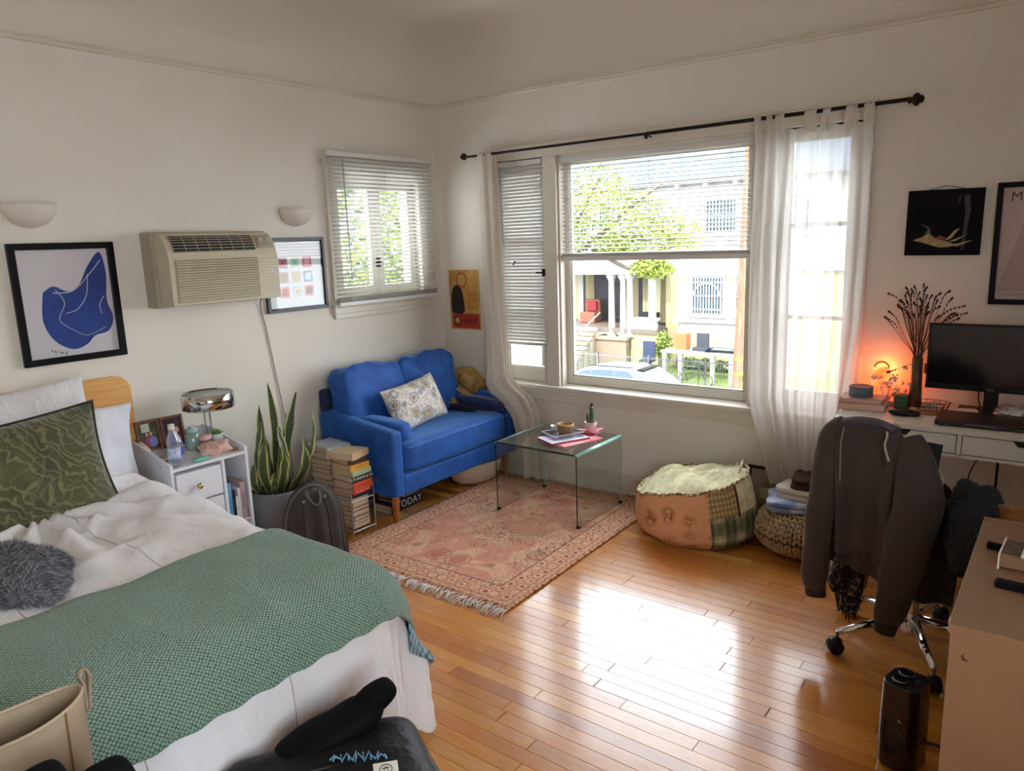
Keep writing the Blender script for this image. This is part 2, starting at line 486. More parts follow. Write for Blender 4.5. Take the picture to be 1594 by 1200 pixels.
# casing boards, mullions and head, proud of the wall
w1.box(.455, -.022, .64, .50, .12, 2.10).box(.89, -.022, .64, .985, .12, 2.045).box(2.185, -.022, .64, 2.30, .12, 2.045).box(2.69, -.022, .64, 2.735, .12, 2.10)
w1.box(.455, -.024, 2.045, 2.735, .12, 2.10).box(.44, -.036, 2.10, 2.75, .0, 2.125)
for a, b_, c, d in OP: w1.box(a, .02, .63, b_, TH, .645)
win1 = struct('window_1', w1, m_trim, bev=.003)
sl = MB().box(.43, -.055, .612, 2.76, .06, .64); part('window_sill', sl, m_trim, win1, bev=.008)
ap = MB().box(.455, -.02, .545, 2.735, 0, .612).box(.455, -.03, .585, 2.735, 0, .612).box(.455, -.026, .537, 2.735, 0, .552)
part('apron', ap, m_trim, win1, bev=.003)
m_sash = mat('sash_paint', 'cfcabd', .4)
def sash(x0, x1, z0, z1, y, w, wb_, name='sash', bars=()):
    mb = MB(); d = .035
    mb.box(x0, y, z0, x0 + w, y + d, z1).box(x1 - w, y, z0, x1, y + d, z1).box(x0 + w, y, z0, x1 - w, y + d, z0 + wb_).box(x0 + w, y, z1 - w, x1 - w, y + d, z1)
    # inner glazing bead
    e = .010
    mb.box(x0 + w, y + .008, z0 + wb_, x0 + w + e, y + d, z1 - w).box(x1 - w - e, y + .008, z0 + wb_, x1 - w, y + d, z1 - w).box(x0 + w, y + .008, z0 + wb_, x1 - w, y + d, z0 + wb_ + e).box(x0 + w, y + .008, z1 - w - e, x1 - w, y + d, z1 - w)
    for z in bars: mb.box(x0 + w, y + .006, z - .011, x1 - w, y + d, z + .011)
    s = part(name, mb, m_sash, win1, bev=.002)
    zz = [z0 + wb_] + list(bars) + [z1 - w]
    for i in range(len(zz) - 1):
        part('pane', MB().box(x0 + w, y + .020, zz[i], x1 - w, y + .023, zz[i + 1]), m_glass, s)
    return s
s1 = sash(.502, .888, .647, 2.04, .03, .05, .085, bars=(1.12, 1.58))
s2 = sash(.99, 2.18, .647, 2.04, .055, .042, .05)
s3 = sash(2.305, 2.685, .647, 2.04, .03, .05, .085, bars=(1.12, 1.58))
part('stop_bead', MB().box(.985, .0, .64, .998, .055, 2.045).box(2.172, .0, .64, 2.185, .055, 2.045).box(.985, 0, 2.03, 2.185, .055, 2.045), m_trim, win1, bev=.002)
la = MB().cyl((.885, -.03, 1.352), (.885, .03, 1.352), .011, n=10).box(.83, -.034, 1.347, .89, -.024, 1.357).box(.877, -.03, 1.33, .895, -.022, 1.375)
part('latch', la, m_iron, win1)
part('cord_hook', MB().cyl((.64, -.012, 1.40), (.66, -.012, 1.43), .006, n=8), m_steel, win1)

# blinds ----------------------------------------------------------------
def blind_mat():
    m, nt, b = newmat('aluminium_slat')
    b.inputs['Base Color'].default_value = hx('d2d0cb'); b.inputs['Roughness'].default_value = .35
    return m
m_bl = blind_mat()
def slat_mesh(L, w, tilt, axis):
    mb = MB(); t = math.radians(tilt)
    pts = []
    for k in range(5):
        s = (k / 4 - .5); a = s * w; h = .0022 * (1 - (2 * s) ** 2)
        pts.append((a * math.cos(t) - h * math.sin(t), a * math.sin(t) + h * math.cos(t)))
    vs = []
    for e in (-L / 2, L / 2):
        for (a, h) in pts: vs.append((e, a, h) if axis == 'x' else (a, e, h))
    for e in (-L / 2, L / 2):
        for (a, h) in pts: vs.append((e, a, h - .0007) if axis == 'x' else (a, e, h - .0007))
    fs = [(i, i + 1, 5 + i + 1, 5 + i) for i in range(4)] + [(10 + i, 15 + i, 16 + i, 11 + i) for i in range(4)]
    fs += [(0, 5, 15, 10), (4, 14, 19, 9)]
    mb.add(vs, fs, True)
    return mesh_of(mb, 'slat', None, [m_bl])
def blind(label, c, L, ztop, zbot, pitch, tilt, axis, w=.025, stack=0, cords=(), rail_h=.02, head_h=.03, sag=0, droop=0):
    t = thing('venetian_blind', label, 'blind', (c[0], c[1], zbot))
    def B(mb, a0, a1, d0, d1, z0, z1, rot=0):
        if axis == 'x': mb.box(c[0] + a0, c[1] + d0, z0, c[0] + a1, c[1] + d1, z1)
        else: mb.box(c[0] + d0, c[1] + a0, z0, c[0] + d1, c[1] + a1, z1)
        return mb
    part('headrail', B(MB(), -L / 2 - .004, L / 2 + .004, -.016, .016, ztop - head_h, ztop), m_bl, t, bev=.003)
    sm_ = slat_mesh(L, w, tilt, axis)
    z = ztop - head_h - pitch * .6; k = 0; r = random.Random(int(L * 1000))
    zb = zbot + rail_h + stack * .0035
    while z > zb + .004:
        o = bpy.data.objects.new('slat', sm_); COL.objects.link(o); o.parent = t
        ang = r.uniform(-.004, .004) * .6
        o.location = (0, 0, z - zbot + r.uniform(-.0006, .0006))
        o.rotation_euler = (0, ang * .6, 0) if axis == 'x' else (ang * .6, 0, 0)
        z -= pitch; k += 1
    for s in range(stack):
        o = bpy.data.objects.new('slat', sm_); COL.objects.link(o); o.parent = t; o.location = (0, 0, rail_h + .003 + s * .0035)
    rb = B(MB(), -L / 2, L / 2, -.015, .015, zbot, zbot + rail_h)
    ro = part('bottom_rail', rb, m_bl, t, bev=.003)
    if droop: ro.rotation_euler = (0, droop, 0)
    for a in cords:
        for d in (-.0135, .0135):
            mb = MB()
            p = (c[0] + a, c[1] + d) if axis == 'x' else (c[0] + d, c[1] + a)
            mb.cyl((p[0], p[1], zbot + rail_h), (p[0], p[1], ztop - head_h), .0009, n=5, cap=False)
            part('ladder_cord', mb, m_bl, t)
    return t
b1 = blind('white venetian blind fully lowered with half-closed slats over the narrow window by the corner', (.695, .012, 0), .345, 2.04, .885, .0215, 60, 'x', cords=(-.09, .08), droop=.0)
part('wand', MB().cyl((.56, -.006, 1.99), (.565, -.008, 1.52), .0035, n=8), m_steel, b1)
b2 = blind('wide white venetian blind drawn halfway down the big window, slats open', (1.585, .026, 0), 1.165, 2.03, 1.42, .0235, 15, 'x', stack=5, cords=(-.47, 0, .47), rail_h=.028)
# left wall window ---------------------------------------------------------
w2 = MB()
y0, y1 = LY0, LY1
w2.box(-.12, -.965, 1.20, .022, y0, 2.03).box(-.12, y1, 1.20, .022, -.135, 2.03).box(-.12, y0, LZ1, .022, y1, 2.03).box(0, -.985, 2.03, .036, -.115, 2.055)
win2 = struct('window_2', w2, m_trim, bev=.003)
part('window_sill', MB().box(-.1, -.985, 1.195, .045, -.115, 1.215).box(0, -.975, 1.155, .030, -.125, 1.195).box(0, -.965, 1.125, .02, -.135, 1.16), m_trim, win2, bev=.004)
for (a, b_) in ((y0, -.547), (-.543, y1)):
    mb = MB(); w = .05; d0, d1 = -.075, -.04
    mb.box(d0, a, LZ0, d1, a + w, LZ1).box(d0, b_ - w, LZ0, d1, b_, LZ1).box(d0, a + w, LZ0, d1, b_ - w, LZ0 + .06).box(d0, a + w, LZ1 - w, d1, b_ - w, LZ1)
    s = part('casement', mb, m_sash, win2, bev=.002)
    part('pane', MB().box(-.06, a + w, LZ0 + .06, -.057, b_ - w, LZ1 - w), m_glass, s)
part('latch', MB().cyl((-.04, -.545, 1.44), (-.01, -.545, 1.44), .008, n=8).box(-.02, -.575, 1.43, -.008, -.52, 1.445).box(-.04, -.56, 1.41, -.03, -.53, 1.475), m_iron, win2)
b3 = blind('white venetian blind lowered over the small side window on the left wall, slats open', (.066, -.548, 0), .85, 2.095, 1.205, .0235, 24, 'y', cords=(-.33, 0, .33), stack=7, rail_h=.022)
part('wand', MB().cyl((.088, -.885, 2.05), (.10, -.885, 1.36), .0035, n=8), m_steel, b3)

# windows behind the photographer (never in view): simple frames with muntins
w3 = MB(); w3.box(RX - .02, -4.57, .9, RX + .1, -4.5, 2.16).box(RX - .02, -3.0, .9, RX + .1, -2.93, 2.16).box(RX - .02, -4.5, 2.1, RX + .1, -3.0, 2.16).box(RX - .03, -4.57, .9, RX + .1, -2.93, .95).box(RX + .03, -4.5, 1.5, RX + .07, -3.0, 1.54)
struct('window_3', w3, m_trim)

# curtain rod ------------------------------------------------------------
rd = thing('curtain_rod', 'thin dark metal curtain rod with carved end knobs spanning above the windows', 'curtain rod', (1.6, -.085, 2.09))
part('rod', MB().cyl((.345, -.085, 2.088), (2.88, -.085, 2.096), .0075, n=12), m_iron, rd)
part('rod_sleeve', MB().cyl((1.62, -.085, 2.092), (2.88, -.085, 2.096), .0095, n=12), m_iron, rd)
for sx, x0 in ((-1, .345), (1, 2.88)):
    M = T((x0, -.085, 2.092)) @ Matrix.Rotation(math.radians(90 * sx), 4, 'Y')
    prof = [(0, -.002), (.014, 0), (.016, .006), (.010, .012), (.022, .020), (.029, .030), (.026, .040), (.016, .046), (.018, .052), (.010, .060), (0, .063)] if sx > 0 else [(0, 0), (.012, 0), (.020, .008), (.024, .018), (.014, .036), (.004, .048), (0, .05)]
    part('finial', MB().lathe(prof, n=8, M=M), m_iron, rd)
for x in (.50, 1.62, 2.66):
    part('bracket', MB().cyl((x, -.085, 2.088), (x, 0, 2.075), .004, n=8).box(x - .008, -.004, 2.05, x + .008, 0, 2.10).box(x - .006, -.096, 2.066, x + .006, -.075, 2.083), m_iron, rd)

# curtains ------------------------------------------------------------
m_sheer = sheer('sheer_voile', 'e2ddd8', .58, True, .55)
m_sheer2 = sheer('gathered_voile', 'ded6c9', .93, False, .3)
def interp(tab, v):
    for i in range(len(tab) - 1):
        a, b = tab[i], tab[i + 1]
        if v <= b[0]:
            t = (v - a[0]) / (b[0] - a[0]); t = max(0, min(1, t))
            return [a[k] + (b[k] - a[k]) * t for k in range(1, len(a))]
    return list(tab[-1][1:])
# sheer right curtain: z, left x, right x, y, fold amp
RT = [(0, 2.035, 2.215, 2.745, -.085, .010), (.08, 1.93, 2.215, 2.755, -.085, .016), (.35, 1.5, 2.20, 2.76, -.085, .024), (.6, 1.12, 2.20, 2.755, -.088, .026), (.8, .72, 2.215, 2.72, -.10, .024), (.9, .52, 2.27, 2.70, -.11, .022), (1.0, .27, 2.36, 2.66, -.13, .020)]
def curt_r(u, v):
    z, xl, xr, y, a = interp(RT, v)
    ph = u * 2 * PI * 9 + 1.4 * N3(u * 3, v * 1.2, 2)
    x = xl + (xr - xl) * u + .006 * math.sin(ph * .5 + 3 * v)
    yy = y - a * (.5 + .5 * math.sin(ph)) - .010 * N3(u * 7, v * 3, 5)
    zz = z - .012 * (1 - abs(math.sin(u * PI * 5.5))) * (v < .001) + .02 * math.sin(u * 7) * max(0, v - .9) * 4
    return Vector((x, yy, zz))
ct = thing('curtain', 'long sheer white tab-top curtain bunched to the right side of the big window', 'curtain', (2.46, -.09, .27))
part('drape', MB().grid(curt_r, 160, 60, uvs=lambda u, v: (u * 1.6, v * 1.8)), m_sheer, ct)
for k, (x, w) in enumerate([(2.225, .035), (2.285, .03), (2.335, .045), (2.475, .055), (2.545, .035), (2.65, .05), (2.725, .045)]):
    def tab(u, v, x=x, w=w):
        t = v * PI * 1.0
        xx = x - w / 2 + w * u + .004 * math.sin(u * 9)
        return Vector((xx, -.085 - .0145 * math.cos(t + PI), 2.03 + .0755 * math.sin(t) ** .35 if 0 < v < 1 else 2.025))
    def tabf(u, v, x=x, w=w):
        pth = [(-.098, 2.0), (-.101, 2.05), (-.098, 2.098), (-.085, 2.108), (-.072, 2.098), (-.070, 2.05), (-.073, 2.0)]
        q = v * 6; i = min(int(q), 5); f = q - i
        y = pth[i][0] * (1 - f) + pth[i + 1][0] * f; z = pth[i][1] * (1 - f) + pth[i + 1][1] * f
        return Vector((x - w / 2 + w * u + .004 * math.sin(v * 9 + k), y + .003 * math.sin(u * 12), z))
    part('hanging_tab', MB().grid(tabf, 8, 18), m_sheer2, ct)
# left gathered curtain falls onto the sofa arm and on to the floor
LT = [(0, .515, -.085, 2.08, .068), (.05, .52, -.088, 2.0, .066), (.3, .53, -.09, 1.5, .062), (.55, .545, -.095, .98, .066), (.66, .56, -.10, .74, .07), (.70, .575, -.115, .66, .085), (.745, .63, -.12, .60, .10), (.79, .70, -.115, .56, .10), (.83, .765, -.10, .46, .085), (.9, .79, -.09, .28, .075), (1.0, .80, -.085, .035, .085)]
def curt_l(u, v):
    x, y, z, w = interp(LT, v)
    ph = u * 2 * PI
    rr = 1 + (.22 + .16 * (v > .6)) * math.sin(ph * 6 + 2.0 * N3(u * 2, v * 2)) 
    return Vector((x + math.cos(ph) * w * rr * .95, y + math.sin(ph) * .038 * rr, z + .02 * math.cos(ph) * (1 if .66 < v < .84 else 0) - .010 * math.sin(ph * 6) * (v > .66)))
cl = thing('curtain', 'gathered off-white curtain by the corner spilling over the sofa arm to the floor', 'curtain', (.6, -.09, .035))
part('drape', MB().grid(curt_l, 120, 110, closeu=True), m_sheer2, cl)
for x in (.475, .535):
    def tabf(u, v, x=x, w=.05):
        pth = [(-.098, 2.03), (-.101, 2.06), (-.098, 2.098), (-.085, 2.104), (-.072, 2.098), (-.070, 2.06), (-.073, 2.03)]
        q = v * 6; i = min(int(q), 5); f = q - i
        return Vector((x - w / 2 + w * u, pth[i][0] * (1 - f) + pth[i + 1][0] * f, pth[i][1] * (1 - f) + pth[i + 1][1] * f))
    part('hanging_tab', MB().grid(tabf, 6, 18), m_sheer2, cl)
# ------------------------------------------------------------------ things on the left wall
def LW(x=0): # local (a,b,c): a along +y wall, b up, c out from the wall (+x)
    return Matrix(((0, 0, 1, x), (1, 0, 0, 0), (0, 1, 0, 0), (0, 0, 0, 1)))
def FW(y=0): # front wall: a along +x, b up, c out (-y)
    return Matrix(((1, 0, 0, 0), (0, 0, -1, y), (0, 1, 0, 0), (0, 0, 0, 1)))
def frame(name, label, W, a0, a1, b0, b1, bw, depth, mframe, mpaper, rot=0, off=.002, cat='picture', pane=True):
    ca, cb = (a0 + a1) / 2, (b0 + b1) / 2
    M = W @ Matrix.Translation((ca, cb, off)) @ Matrix.Rotation(math.radians(rot), 4, 'Z')
    w, h = (a1 - a0), (b1 - b0)
    base = M @ Vector((0, -h / 2, 0))
    t = thing(name, label, cat, base)
    mb = MB()
    for (p, q, r, s) in ((-w / 2, -h / 2, -w / 2 + bw, h / 2), (w / 2 - bw, -h / 2, w / 2, h / 2), (-w / 2 + bw, -h / 2, w / 2 - bw, -h / 2 + bw), (-w / 2 + bw, h / 2 - bw, w / 2 - bw, h / 2)):
        mb.box(p, q, 0, r, s, depth, M=M)
    part('frame', mb, mframe, t, bev=.0015)
    part('print', MB().box(-w / 2 + bw, -h / 2 + bw, .001, w / 2 - bw, h / 2 - bw, .004, M=M), mpaper, t)
    if pane: part('pane', MB().box(-w / 2 + bw, -h / 2 + bw, depth * .55, w / 2 - bw, h / 2 - bw, depth * .55 + .0015, M=M), m_pic, t)
    return t, M, w, h
m_fr = mat('black_frame', '0b0909', .45, spec=.2)
m_fr2 = mat('charcoal_frame', '33343a', .4)
m_pap1 = mat('print_paper_grey', 'd3cdd0', .7)
m_pap2 = mat('print_paper_white', 'e6e8ea', .7)
m_blue = mat('cut_paper_blue', '163f93', .7, c2='0f2f78', sc=9)
m_wline = mat('paper_white_line', 'd8dae2', .7)
t, M, w, h = frame('framed_print', 'black-framed abstract print of large blue paper shapes above the bed', LW(), -2.636, -2.208, 1.092, 1.61, .028, .022, m_fr, m_pap1)
def blob(pts, k=6): return [(p.x, p.y) for p in sm([(a, b, 0) for a, b in pts] + [(pts[0][0], pts[0][1], 0)], k)[:-1]]
D = M @ Matrix.Translation((0, 0, .0042))
art = MB()
art.prism(blob([(-.10, .05), (-.055, .075), (.00, .05), (.05, .075), (.10, .16), (.155, .215), (.172, .12), (.16, .00), (.178, -.08), (.15, -.14), (.09, -.155), (.05, -.19), (-.01, -.205), (-.08, -.16), (-.115, -.07)]), .0006, D)
part('blue_shapes', art, m_blue, t)
ln = MB(); D2 = M @ Matrix.Translation((0, 0, .0052))
for P, r in (([(-.05, .06), (-.02, -.0), (-.05, -.07), (0, -.12), (.06, -.15), (.14, -.12)], .0022), ([(-.06, .045), (.02, .05), (.09, .11), (.155, .18)], .005), ([(.09, .12), (.075, .03), (.03, -.03), (-.02, -.045)], .0022), ([(.15, .02), (.125, -.02), (.13, -.06)], .0016)):
    ln.tube([D2 @ Vector((a, b, 0)) for a, b in sm([(x, y, 0) for x, y in P], 8) for _ in (0,)] if False else [D2 @ p for p in sm([(x, y, 0) for x, y in P], 8)], r, n=6, flat=.2, up=D2.to_3x3() @ Vector((0, 0, 1)) if False else None)
part('white_lines', ln, m_wline, t)
sg = MB()
for i in range(9): sg.box(-.10 + i * .007, -.205 + .004 * math.sin(i * 2.1) - i * .002, .0045, -.096 + i * .007, -.200 + .003 * math.cos(i * 3) - i * .002, .0049, M=M)
part('signature', sg, m_fr, t)

t, M, w, h = frame('framed_print', 'dark-framed print with nine small pastel squares between air conditioner and side window', LW(), -1.425, -1.012, 1.203, 1.612, .017, .02, m_fr2, m_pap2)
part('mount_edge', MB().box(-w / 2 + .017, -h / 2 + .017, .004, -w / 2 + .023, h / 2 - .017, .012, M=M).box(w / 2 - .023, -h / 2 + .017, .004, w / 2 - .017, h / 2 - .017, .012, M=M).box(-w / 2 + .017, h / 2 - .023, .004, w / 2 - .017, h / 2 - .017, .012, M=M).box(-w / 2 + .017, -h / 2 + .017, .004, w / 2 - .017, -h / 2 + .023, .012, M=M), m_fr, t)
sqc = [('8f96a6', 'b98a8a', 'c04b3c'), ('cfe3cf', 'a9cdb4', '8fbfa5'), ('c9606c', 'd98c92', 'e4b9b4'), ('d8a37e', '9a8f6a', 'b8ad86'), ('b9c9c4', 'd9c48e', 'e2b27c'), ('8596a4', 'c3d7e4', 'dfe8ee'), ('e8a679', 'd4553f', 'a8342c'), ('b4cbc8', 'e6e2cf', 'd9a77e'), ('e3a88a', 'a34a3f', '6f3a3a')]
for i in range(9):
    r, c = divmod(i, 3); x = -.085 + c * .082 + .006; y = .068 - r * .082
    for k, s in enumerate((.031, .021, .010)):
        mm = mat('pastel_' + sqc[i][k], sqc[i][k], .7, c2=sqc[i][min(k + 1, 2)], sc=60, lo=.45, hi=.75)
        o = part('colour_square' if k == 0 else 'inner_square', MB().box(x - s, y - s, .0042 + k * .0004, x + s, y + s, .0046 + k * .0004, M=M), mm, t if k == 0 else prev)
        if k == 0: prev = o

# wall sconces
m_scn = mat('sconce_glass', 'ddd6ca', .45, bmp=.15, bsc=60)
for (y, z, lab) in ((-2.525, 1.77, 'cream half-bowl wall sconce at the left edge above the blue print'), (-1.183, 1.77, 'cream half-bowl wall sconce between the air conditioner and the side window')):
    t = thing('wall_sconce', lab, 'wall lamp', (0, y, z - .1))
    R_ = .105
    pr = [(R_ * math.sin(a) * 1.0, -.095 * math.cos(a)) for a in [PI / 2 * k / 10 for k in range(11)]]
    mb = MB().lathe(pr, (0, y, z), n=20, sx=.95, a0=-PI / 2, a1=PI / 2)
    part('bowl', mb, m_scn, t, solid=.004)
    part('rim', MB().tube([(R_ * .95 * math.cos(a), y + R_ * math.sin(a), z) for a in [-PI / 2 + PI * k / 20 for k in range(21)]], .0035, n=6), m_scn, t)
    part('back_plate', MB().box(0, y - .098, z - .06, .006, y + .098, z - .002), m_scn, t)
    part('bulb', MB().ell((.05, y, z - .03), .022, .022, .03), m_paper, t)

# air conditioner ---------------------------------------------------------
m_ac = mat('ac_beige', 'c6bda4', .42); m_acd = mat('ac_sleeve', 'a69d88', .5); m_dark = mat('grille_dark', '17161a', .6)
ac = thing('air_conditioner', 'beige through-wall air conditioner unit with louvred front between the two prints', 'air conditioner', (0, -1.77, 1.275))
ay0, ay1, az0, az1, dp = -2.06, -1.475, 1.305, 1.64, .215
part('sleeve', MB().box(0, ay0 - .015, az0 - .01, .10, ay1 + .012, az1 + .008), m_acd, ac, bev=.004)
# body with curved upper front: prism in xz extruded along y
prof = [(0.10, az0), (dp, az0), (dp + .004, az0 + .14)] + [(.125 + (dp - .12) * math.cos(a), az0 + .165 + (az1 - az0 - .165) * math.sin(a)) for a in [PI / 2 * k / 8 for k in range(0, 8)]] + [(.10, az1)]
MA = Matrix(((1, 0, 0, 0), (0, 0, 1, ay0), (0, 1, 0, 0), (0, 0, 0, 1)))
part('body', MB().prism(prof, ay1 - ay0, MA), m_ac, ac, bev=.003)
def acx(z):  # front surface x at z
    if z < az0 + .14: return dp + .004 * (z - az0) / .14
    s = min(1, max(0, (z - az0 - .165) / (az1 - az0 - .165))); return .125 + (dp - .12) * math.sqrt(1 - s * s)
z = az0 + .022
for i in range(17):
    zz = az0 + .020 + i * .0118
    x = acx(zz)
    M = T((x + .002, 0, zz), ry=-25)
    part('louvre', MB().box(-.006, ay0 + .028, -.0022, .010, ay0 + .46, .0022, M=M), m_ac, ac)
part('louvre_recess', MB().box(dp - .004, ay0 + .025, az0 + .012, dp + .0055, ay0 + .463, az0 + .205), m_acd, ac)
for i in range(12):
    zz = az0 + .03 + i * .0155; x = acx(zz)
    part('side_groove', MB().box(x - .002, ay0 + .475, zz, x + .0016, ay1 - .01, zz + .002), m_acd, ac)
# upper discharge grille following the curve
def gr(u, v):
    a = math.radians(28 + 36 * v); r1, r2 = dp - .12 + .0025, (az1 - az0 - .165) + .0025
    return Vector((.125 + r1 * math.cos(a), ay0 + .03 + .43 * u, az0 + .165 + r2 * math.sin(a)))
part('grille_opening', MB().grid(gr, 4, 10), m_dark, ac, solid=.004)
mg = MB()
for k in range(7):
    v = k / 6; mg.tube([gr(u / 4, v) + Vector((.003, 0, .002)) for u in range(5)], .0022, n=6)
for k in range(8):
    u = k / 7; mg.tube([gr(u, v / 6) + Vector((.004, 0, .003)) for v in range(7)], .0016, n=6)
part('grille_vanes', mg, mat('grille_metal', 'a9a18c', .4), ac, stuff=True)
def kp(y, v):
    a = math.radians(28 + 36 * v); r1, r2 = dp - .12 + .003, (az1 - az0 - .165) + .003
    return Vector((.125 + r1 * math.cos(a), y, az0 + .165 + r2 * math.sin(a)))
nrm = Vector((math.cos(math.radians(48)), 0, math.sin(math.radians(48))))
part('control_panel', MB().grid(lambda u, v: kp(ay0 + .475 + .095 * u, v * .9 + .1), 4, 8), m_acd, ac, solid=.003)
for y in (ay0 + .5, ay0 + .545):
    p = kp(y, .55); part('knob', MB().cyl(p, p + nrm * .014, .013, .011, n=16).cyl(p + nrm * .014, p + nrm * .018, .011, .004, n=10), m_ac, ac)
part('badge', MB().cyl((dp + .001, ay1 - .045, az0 + .14), (dp + .007, ay1 - .045, az0 + .14), .006, n=10), m_steel, ac)
cb = sm([(.05, ay1 + .01, az0 + .0), (.012, -1.468, 1.26), (.008, -1.44, 1.1), (.008, -1.415, .9), (.01, -1.388, .68), (.012, -1.37, .45), (.012, -1.36, .2), (.02, -1.35, .03)], 6)
solo('power_cord', MB().tube(cb, .0035, n=6), mat('cord_grey', '8f8c82', .5), 'thin grey power cord hanging from the air conditioner down behind the snake plant', 'cord')

# ------------------------------------------------------------------ bed
def wood(name, c1, c2, sc=(1, 1, 1), rough=.4, s=4):
    m, nt, b = newmat(name); v = coords(nt, 'Object', sc, rnd=True)
    n1 = noi(nt, v, s, 6, .6, 1.2)
    nt.links.new(ramp(nt, n1, [(.3, hx(c1)), (.7, hx(c2))]), b.inputs['Base Color']); b.inputs['Roughness'].default_value = rough
    bump(nt, b, n1, .08, .002); return m
m_head = wood('headboard_wood', 'd69a54', 'e8b874', (1, 1.2, 14), .4, 2.2)
BX0, BX1, BY0, BY1, BZ = .05, 1.93, -3.86, -2.335, .555
bed = thing('bed', 'double bed with honey wood headboard and rumpled white ruched duvet', 'bed', (1.0, -3.1, 0))
pts = []
hw, z0_, z1_ = .84, .60, 1.0; cy = -3.06; rr = .07
for (sy, sz, a0) in ((1, 1, 0), (-1, 1, 90), (-1, -1, 180), (1, -1, 270)):
    for k in range(7):
        a = math.radians(a0 + 15 * k); pts.append((cy + sy * (hw - rr) + rr * math.cos(a), (z1_ - rr if sz > 0 else z0_ + rr) + rr * math.sin(a)))
part('headboard', MB().prism(pts, .028, LW(.006)), m_head, bed, bev=.004)
part('headboard_leg', MB().box(.008, -2.45, 0, .03, -2.38, .62), m_head, bed)
part('headboard_leg', MB().box(.008, -3.75, 0, .03, -3.68, .62), m_head, bed)
part('frame', MB().box(.04, BY0 + .03, .16, 1.86, BY1 - .05, .26), m_head, bed, bev=.004)
for x, y in ((.1, -2.42), (.1, -3.78), (1.84, -2.42), (1.84, -3.78)):
    part('leg', MB().cyl((x, y, 0), (x, y, .18), .02, .028, n=12), m_black, bed)
part('mattress', MB().box(.05, BY0 + .02, .26, 1.83, BY1 - .08, .505), m_paper, bed, bev=.06)
def fabric_white():
    m, nt, b = newmat('ruched_cotton')
    v = coords(nt, 'UV')
    c = ramp(nt, noi(nt, v, 2.0), [(.35, hx('f0eff3')), (.7, hx('e9e4e2'))]); nt.links.new(c, b.inputs['Base Color'])
    b.inputs['Roughness'].default_value = .55; b.inputs['Sheen Weight'].default_value = .3
    mp = NN(nt, 'ShaderNodeMapping'); mp.inputs['Scale'].default_value = (1, 1, 1); nt.links.new(v, mp.inputs[0])
    w = wave(nt, mp.outputs[0], 3.6, 1.5, 'X', 2, 'SAW')          # ruched bands across the bed
    n2 = noi(nt, mp.outputs[0], 14, 3, .5, .8)
    h = mth(nt, 'ADD', mth(nt, 'MULTIPLY', w, .6), mth(nt, 'MULTIPLY', n2, 1.2))
    bump(nt, b, h, .55, .010); return m
m_duv = fabric_white()
LS, LT_ = 1.80, -2.475
def bedsurf(s, t, off=0):
    # s: distance from the wall along x over the foot end; t: distance over the bed, 0 = +y edge, negative = drop past that edge
    dx = max(0, s - LS); dy = max(0, -t)
    y = LT_ - max(t, 0)
    x = min(s, LS)
    d = math.hypot(dx, dy) if (dx > 0 and dy > 0) else dx + dy
    rad = .17
    def drop(d):
        if d < rad * PI / 2: a = d / rad; return rad * math.sin(a), rad * (1 - math.cos(a))
        return rad, rad + (d - rad * PI / 2)
    out, dn = drop(d)
    flare = .12 * max(0, (dn - .1)) ** 1.3
    fx = dx / (dx + dy + 1e-9); fy = dy / (dx + dy + 1e-9)
    n = math.hypot(fx, fy) + 1e-9; fx /= n; fy /= n
    x += (out + flare + off * min(1, dn / rad)) * fx if dx > 0 else 0
    y += (out + flare + off * min(1, dn / rad)) * fy if dy > 0 else 0
    z = BZ + .012 - dn + off * max(0, 1 - dn / rad)
    top = max(0, 1 - dn / .10)
    # broad softness + sag to the edges
    if dx == 0 and dy == 0:
        ex = min(1, (LS - s) / .25); ey = min(1, t / .25)
        z += .022 * (1 - (1 - ex) ** 2) * (1 - (1 - ey) ** 2) 
    # hanging folds
    k = min(1, max(0, dn - .12) / .2)
    if k > 0:
        f = k * (.024 * math.sin(t * 11 + 1.6 * math.sin(t * 4)) + .030 * (1 - abs(math.sin(t * 9.5 + .8 * math.sin(t * 5) + 1.5 * dn))) ** 3 + .016 * (1 - abs(math.sin(t * 21 + 2 + 2 * dn))) ** 2) if dx > dy else k * (.02 * math.sin(s * 16) + .01 * math.sin(s * 37))
        x += f * fx; y += f * fy
    return x, y, z, top
def duvet(u, v):
    s = .30 + (LS - .30 + .57) * u; t = -.56 + (1.38 + .56) * v
    if s > LS and t < 0:
        pass
    x, y, z, top = bedsurf(s, t)
    if top > 0.0:
        dxx, dyy = x - .60, y + 2.88
        r = math.hypot(dxx, dyy); a = math.atan2(dyy, dxx)
        fall = math.exp(-((r - .35) / .38) ** 2)
        w = .5 + .5 * math.cos(a * 13 + 2.6 * N3(x * 2, y * 2))
        z += top * .062 * w ** 1.7 * fall * (.6 + .8 * abs(N3(a * 2.3, 4)))
        z += top * (.026 * (1 - abs(N3(x * 3.0, y * 3.6, 1)) * 2.6) * .45 + .012 * N3(x * 7 + 3, y * 8, 4) + .003 * N3(x * 19, y * 22, 2))
        z += top * .030 * math.exp(-((y + 2.45) / .12) ** 2) * math.exp(-((x - .75) / .35) ** 2)
        # wrinkles run across
        q = 1 - abs(N3(x * 2.2 + y * 3.1, y * 1.2 - x * 3.9, 7)) * 3.2
        z += top * .016 * max(0, q)
    else:
        x += .006 * N3(x * 8, y * 14, z * 8); 
    z = max(z, .035 + .01 * math.sin(t * 9))
    return Vector((x, y, z))
part('duvet', MB().grid(duvet, 230, 210, uvs=lambda u, v: (u * 2.17, v * 1.98)), m_duv, bed, solid=.006)
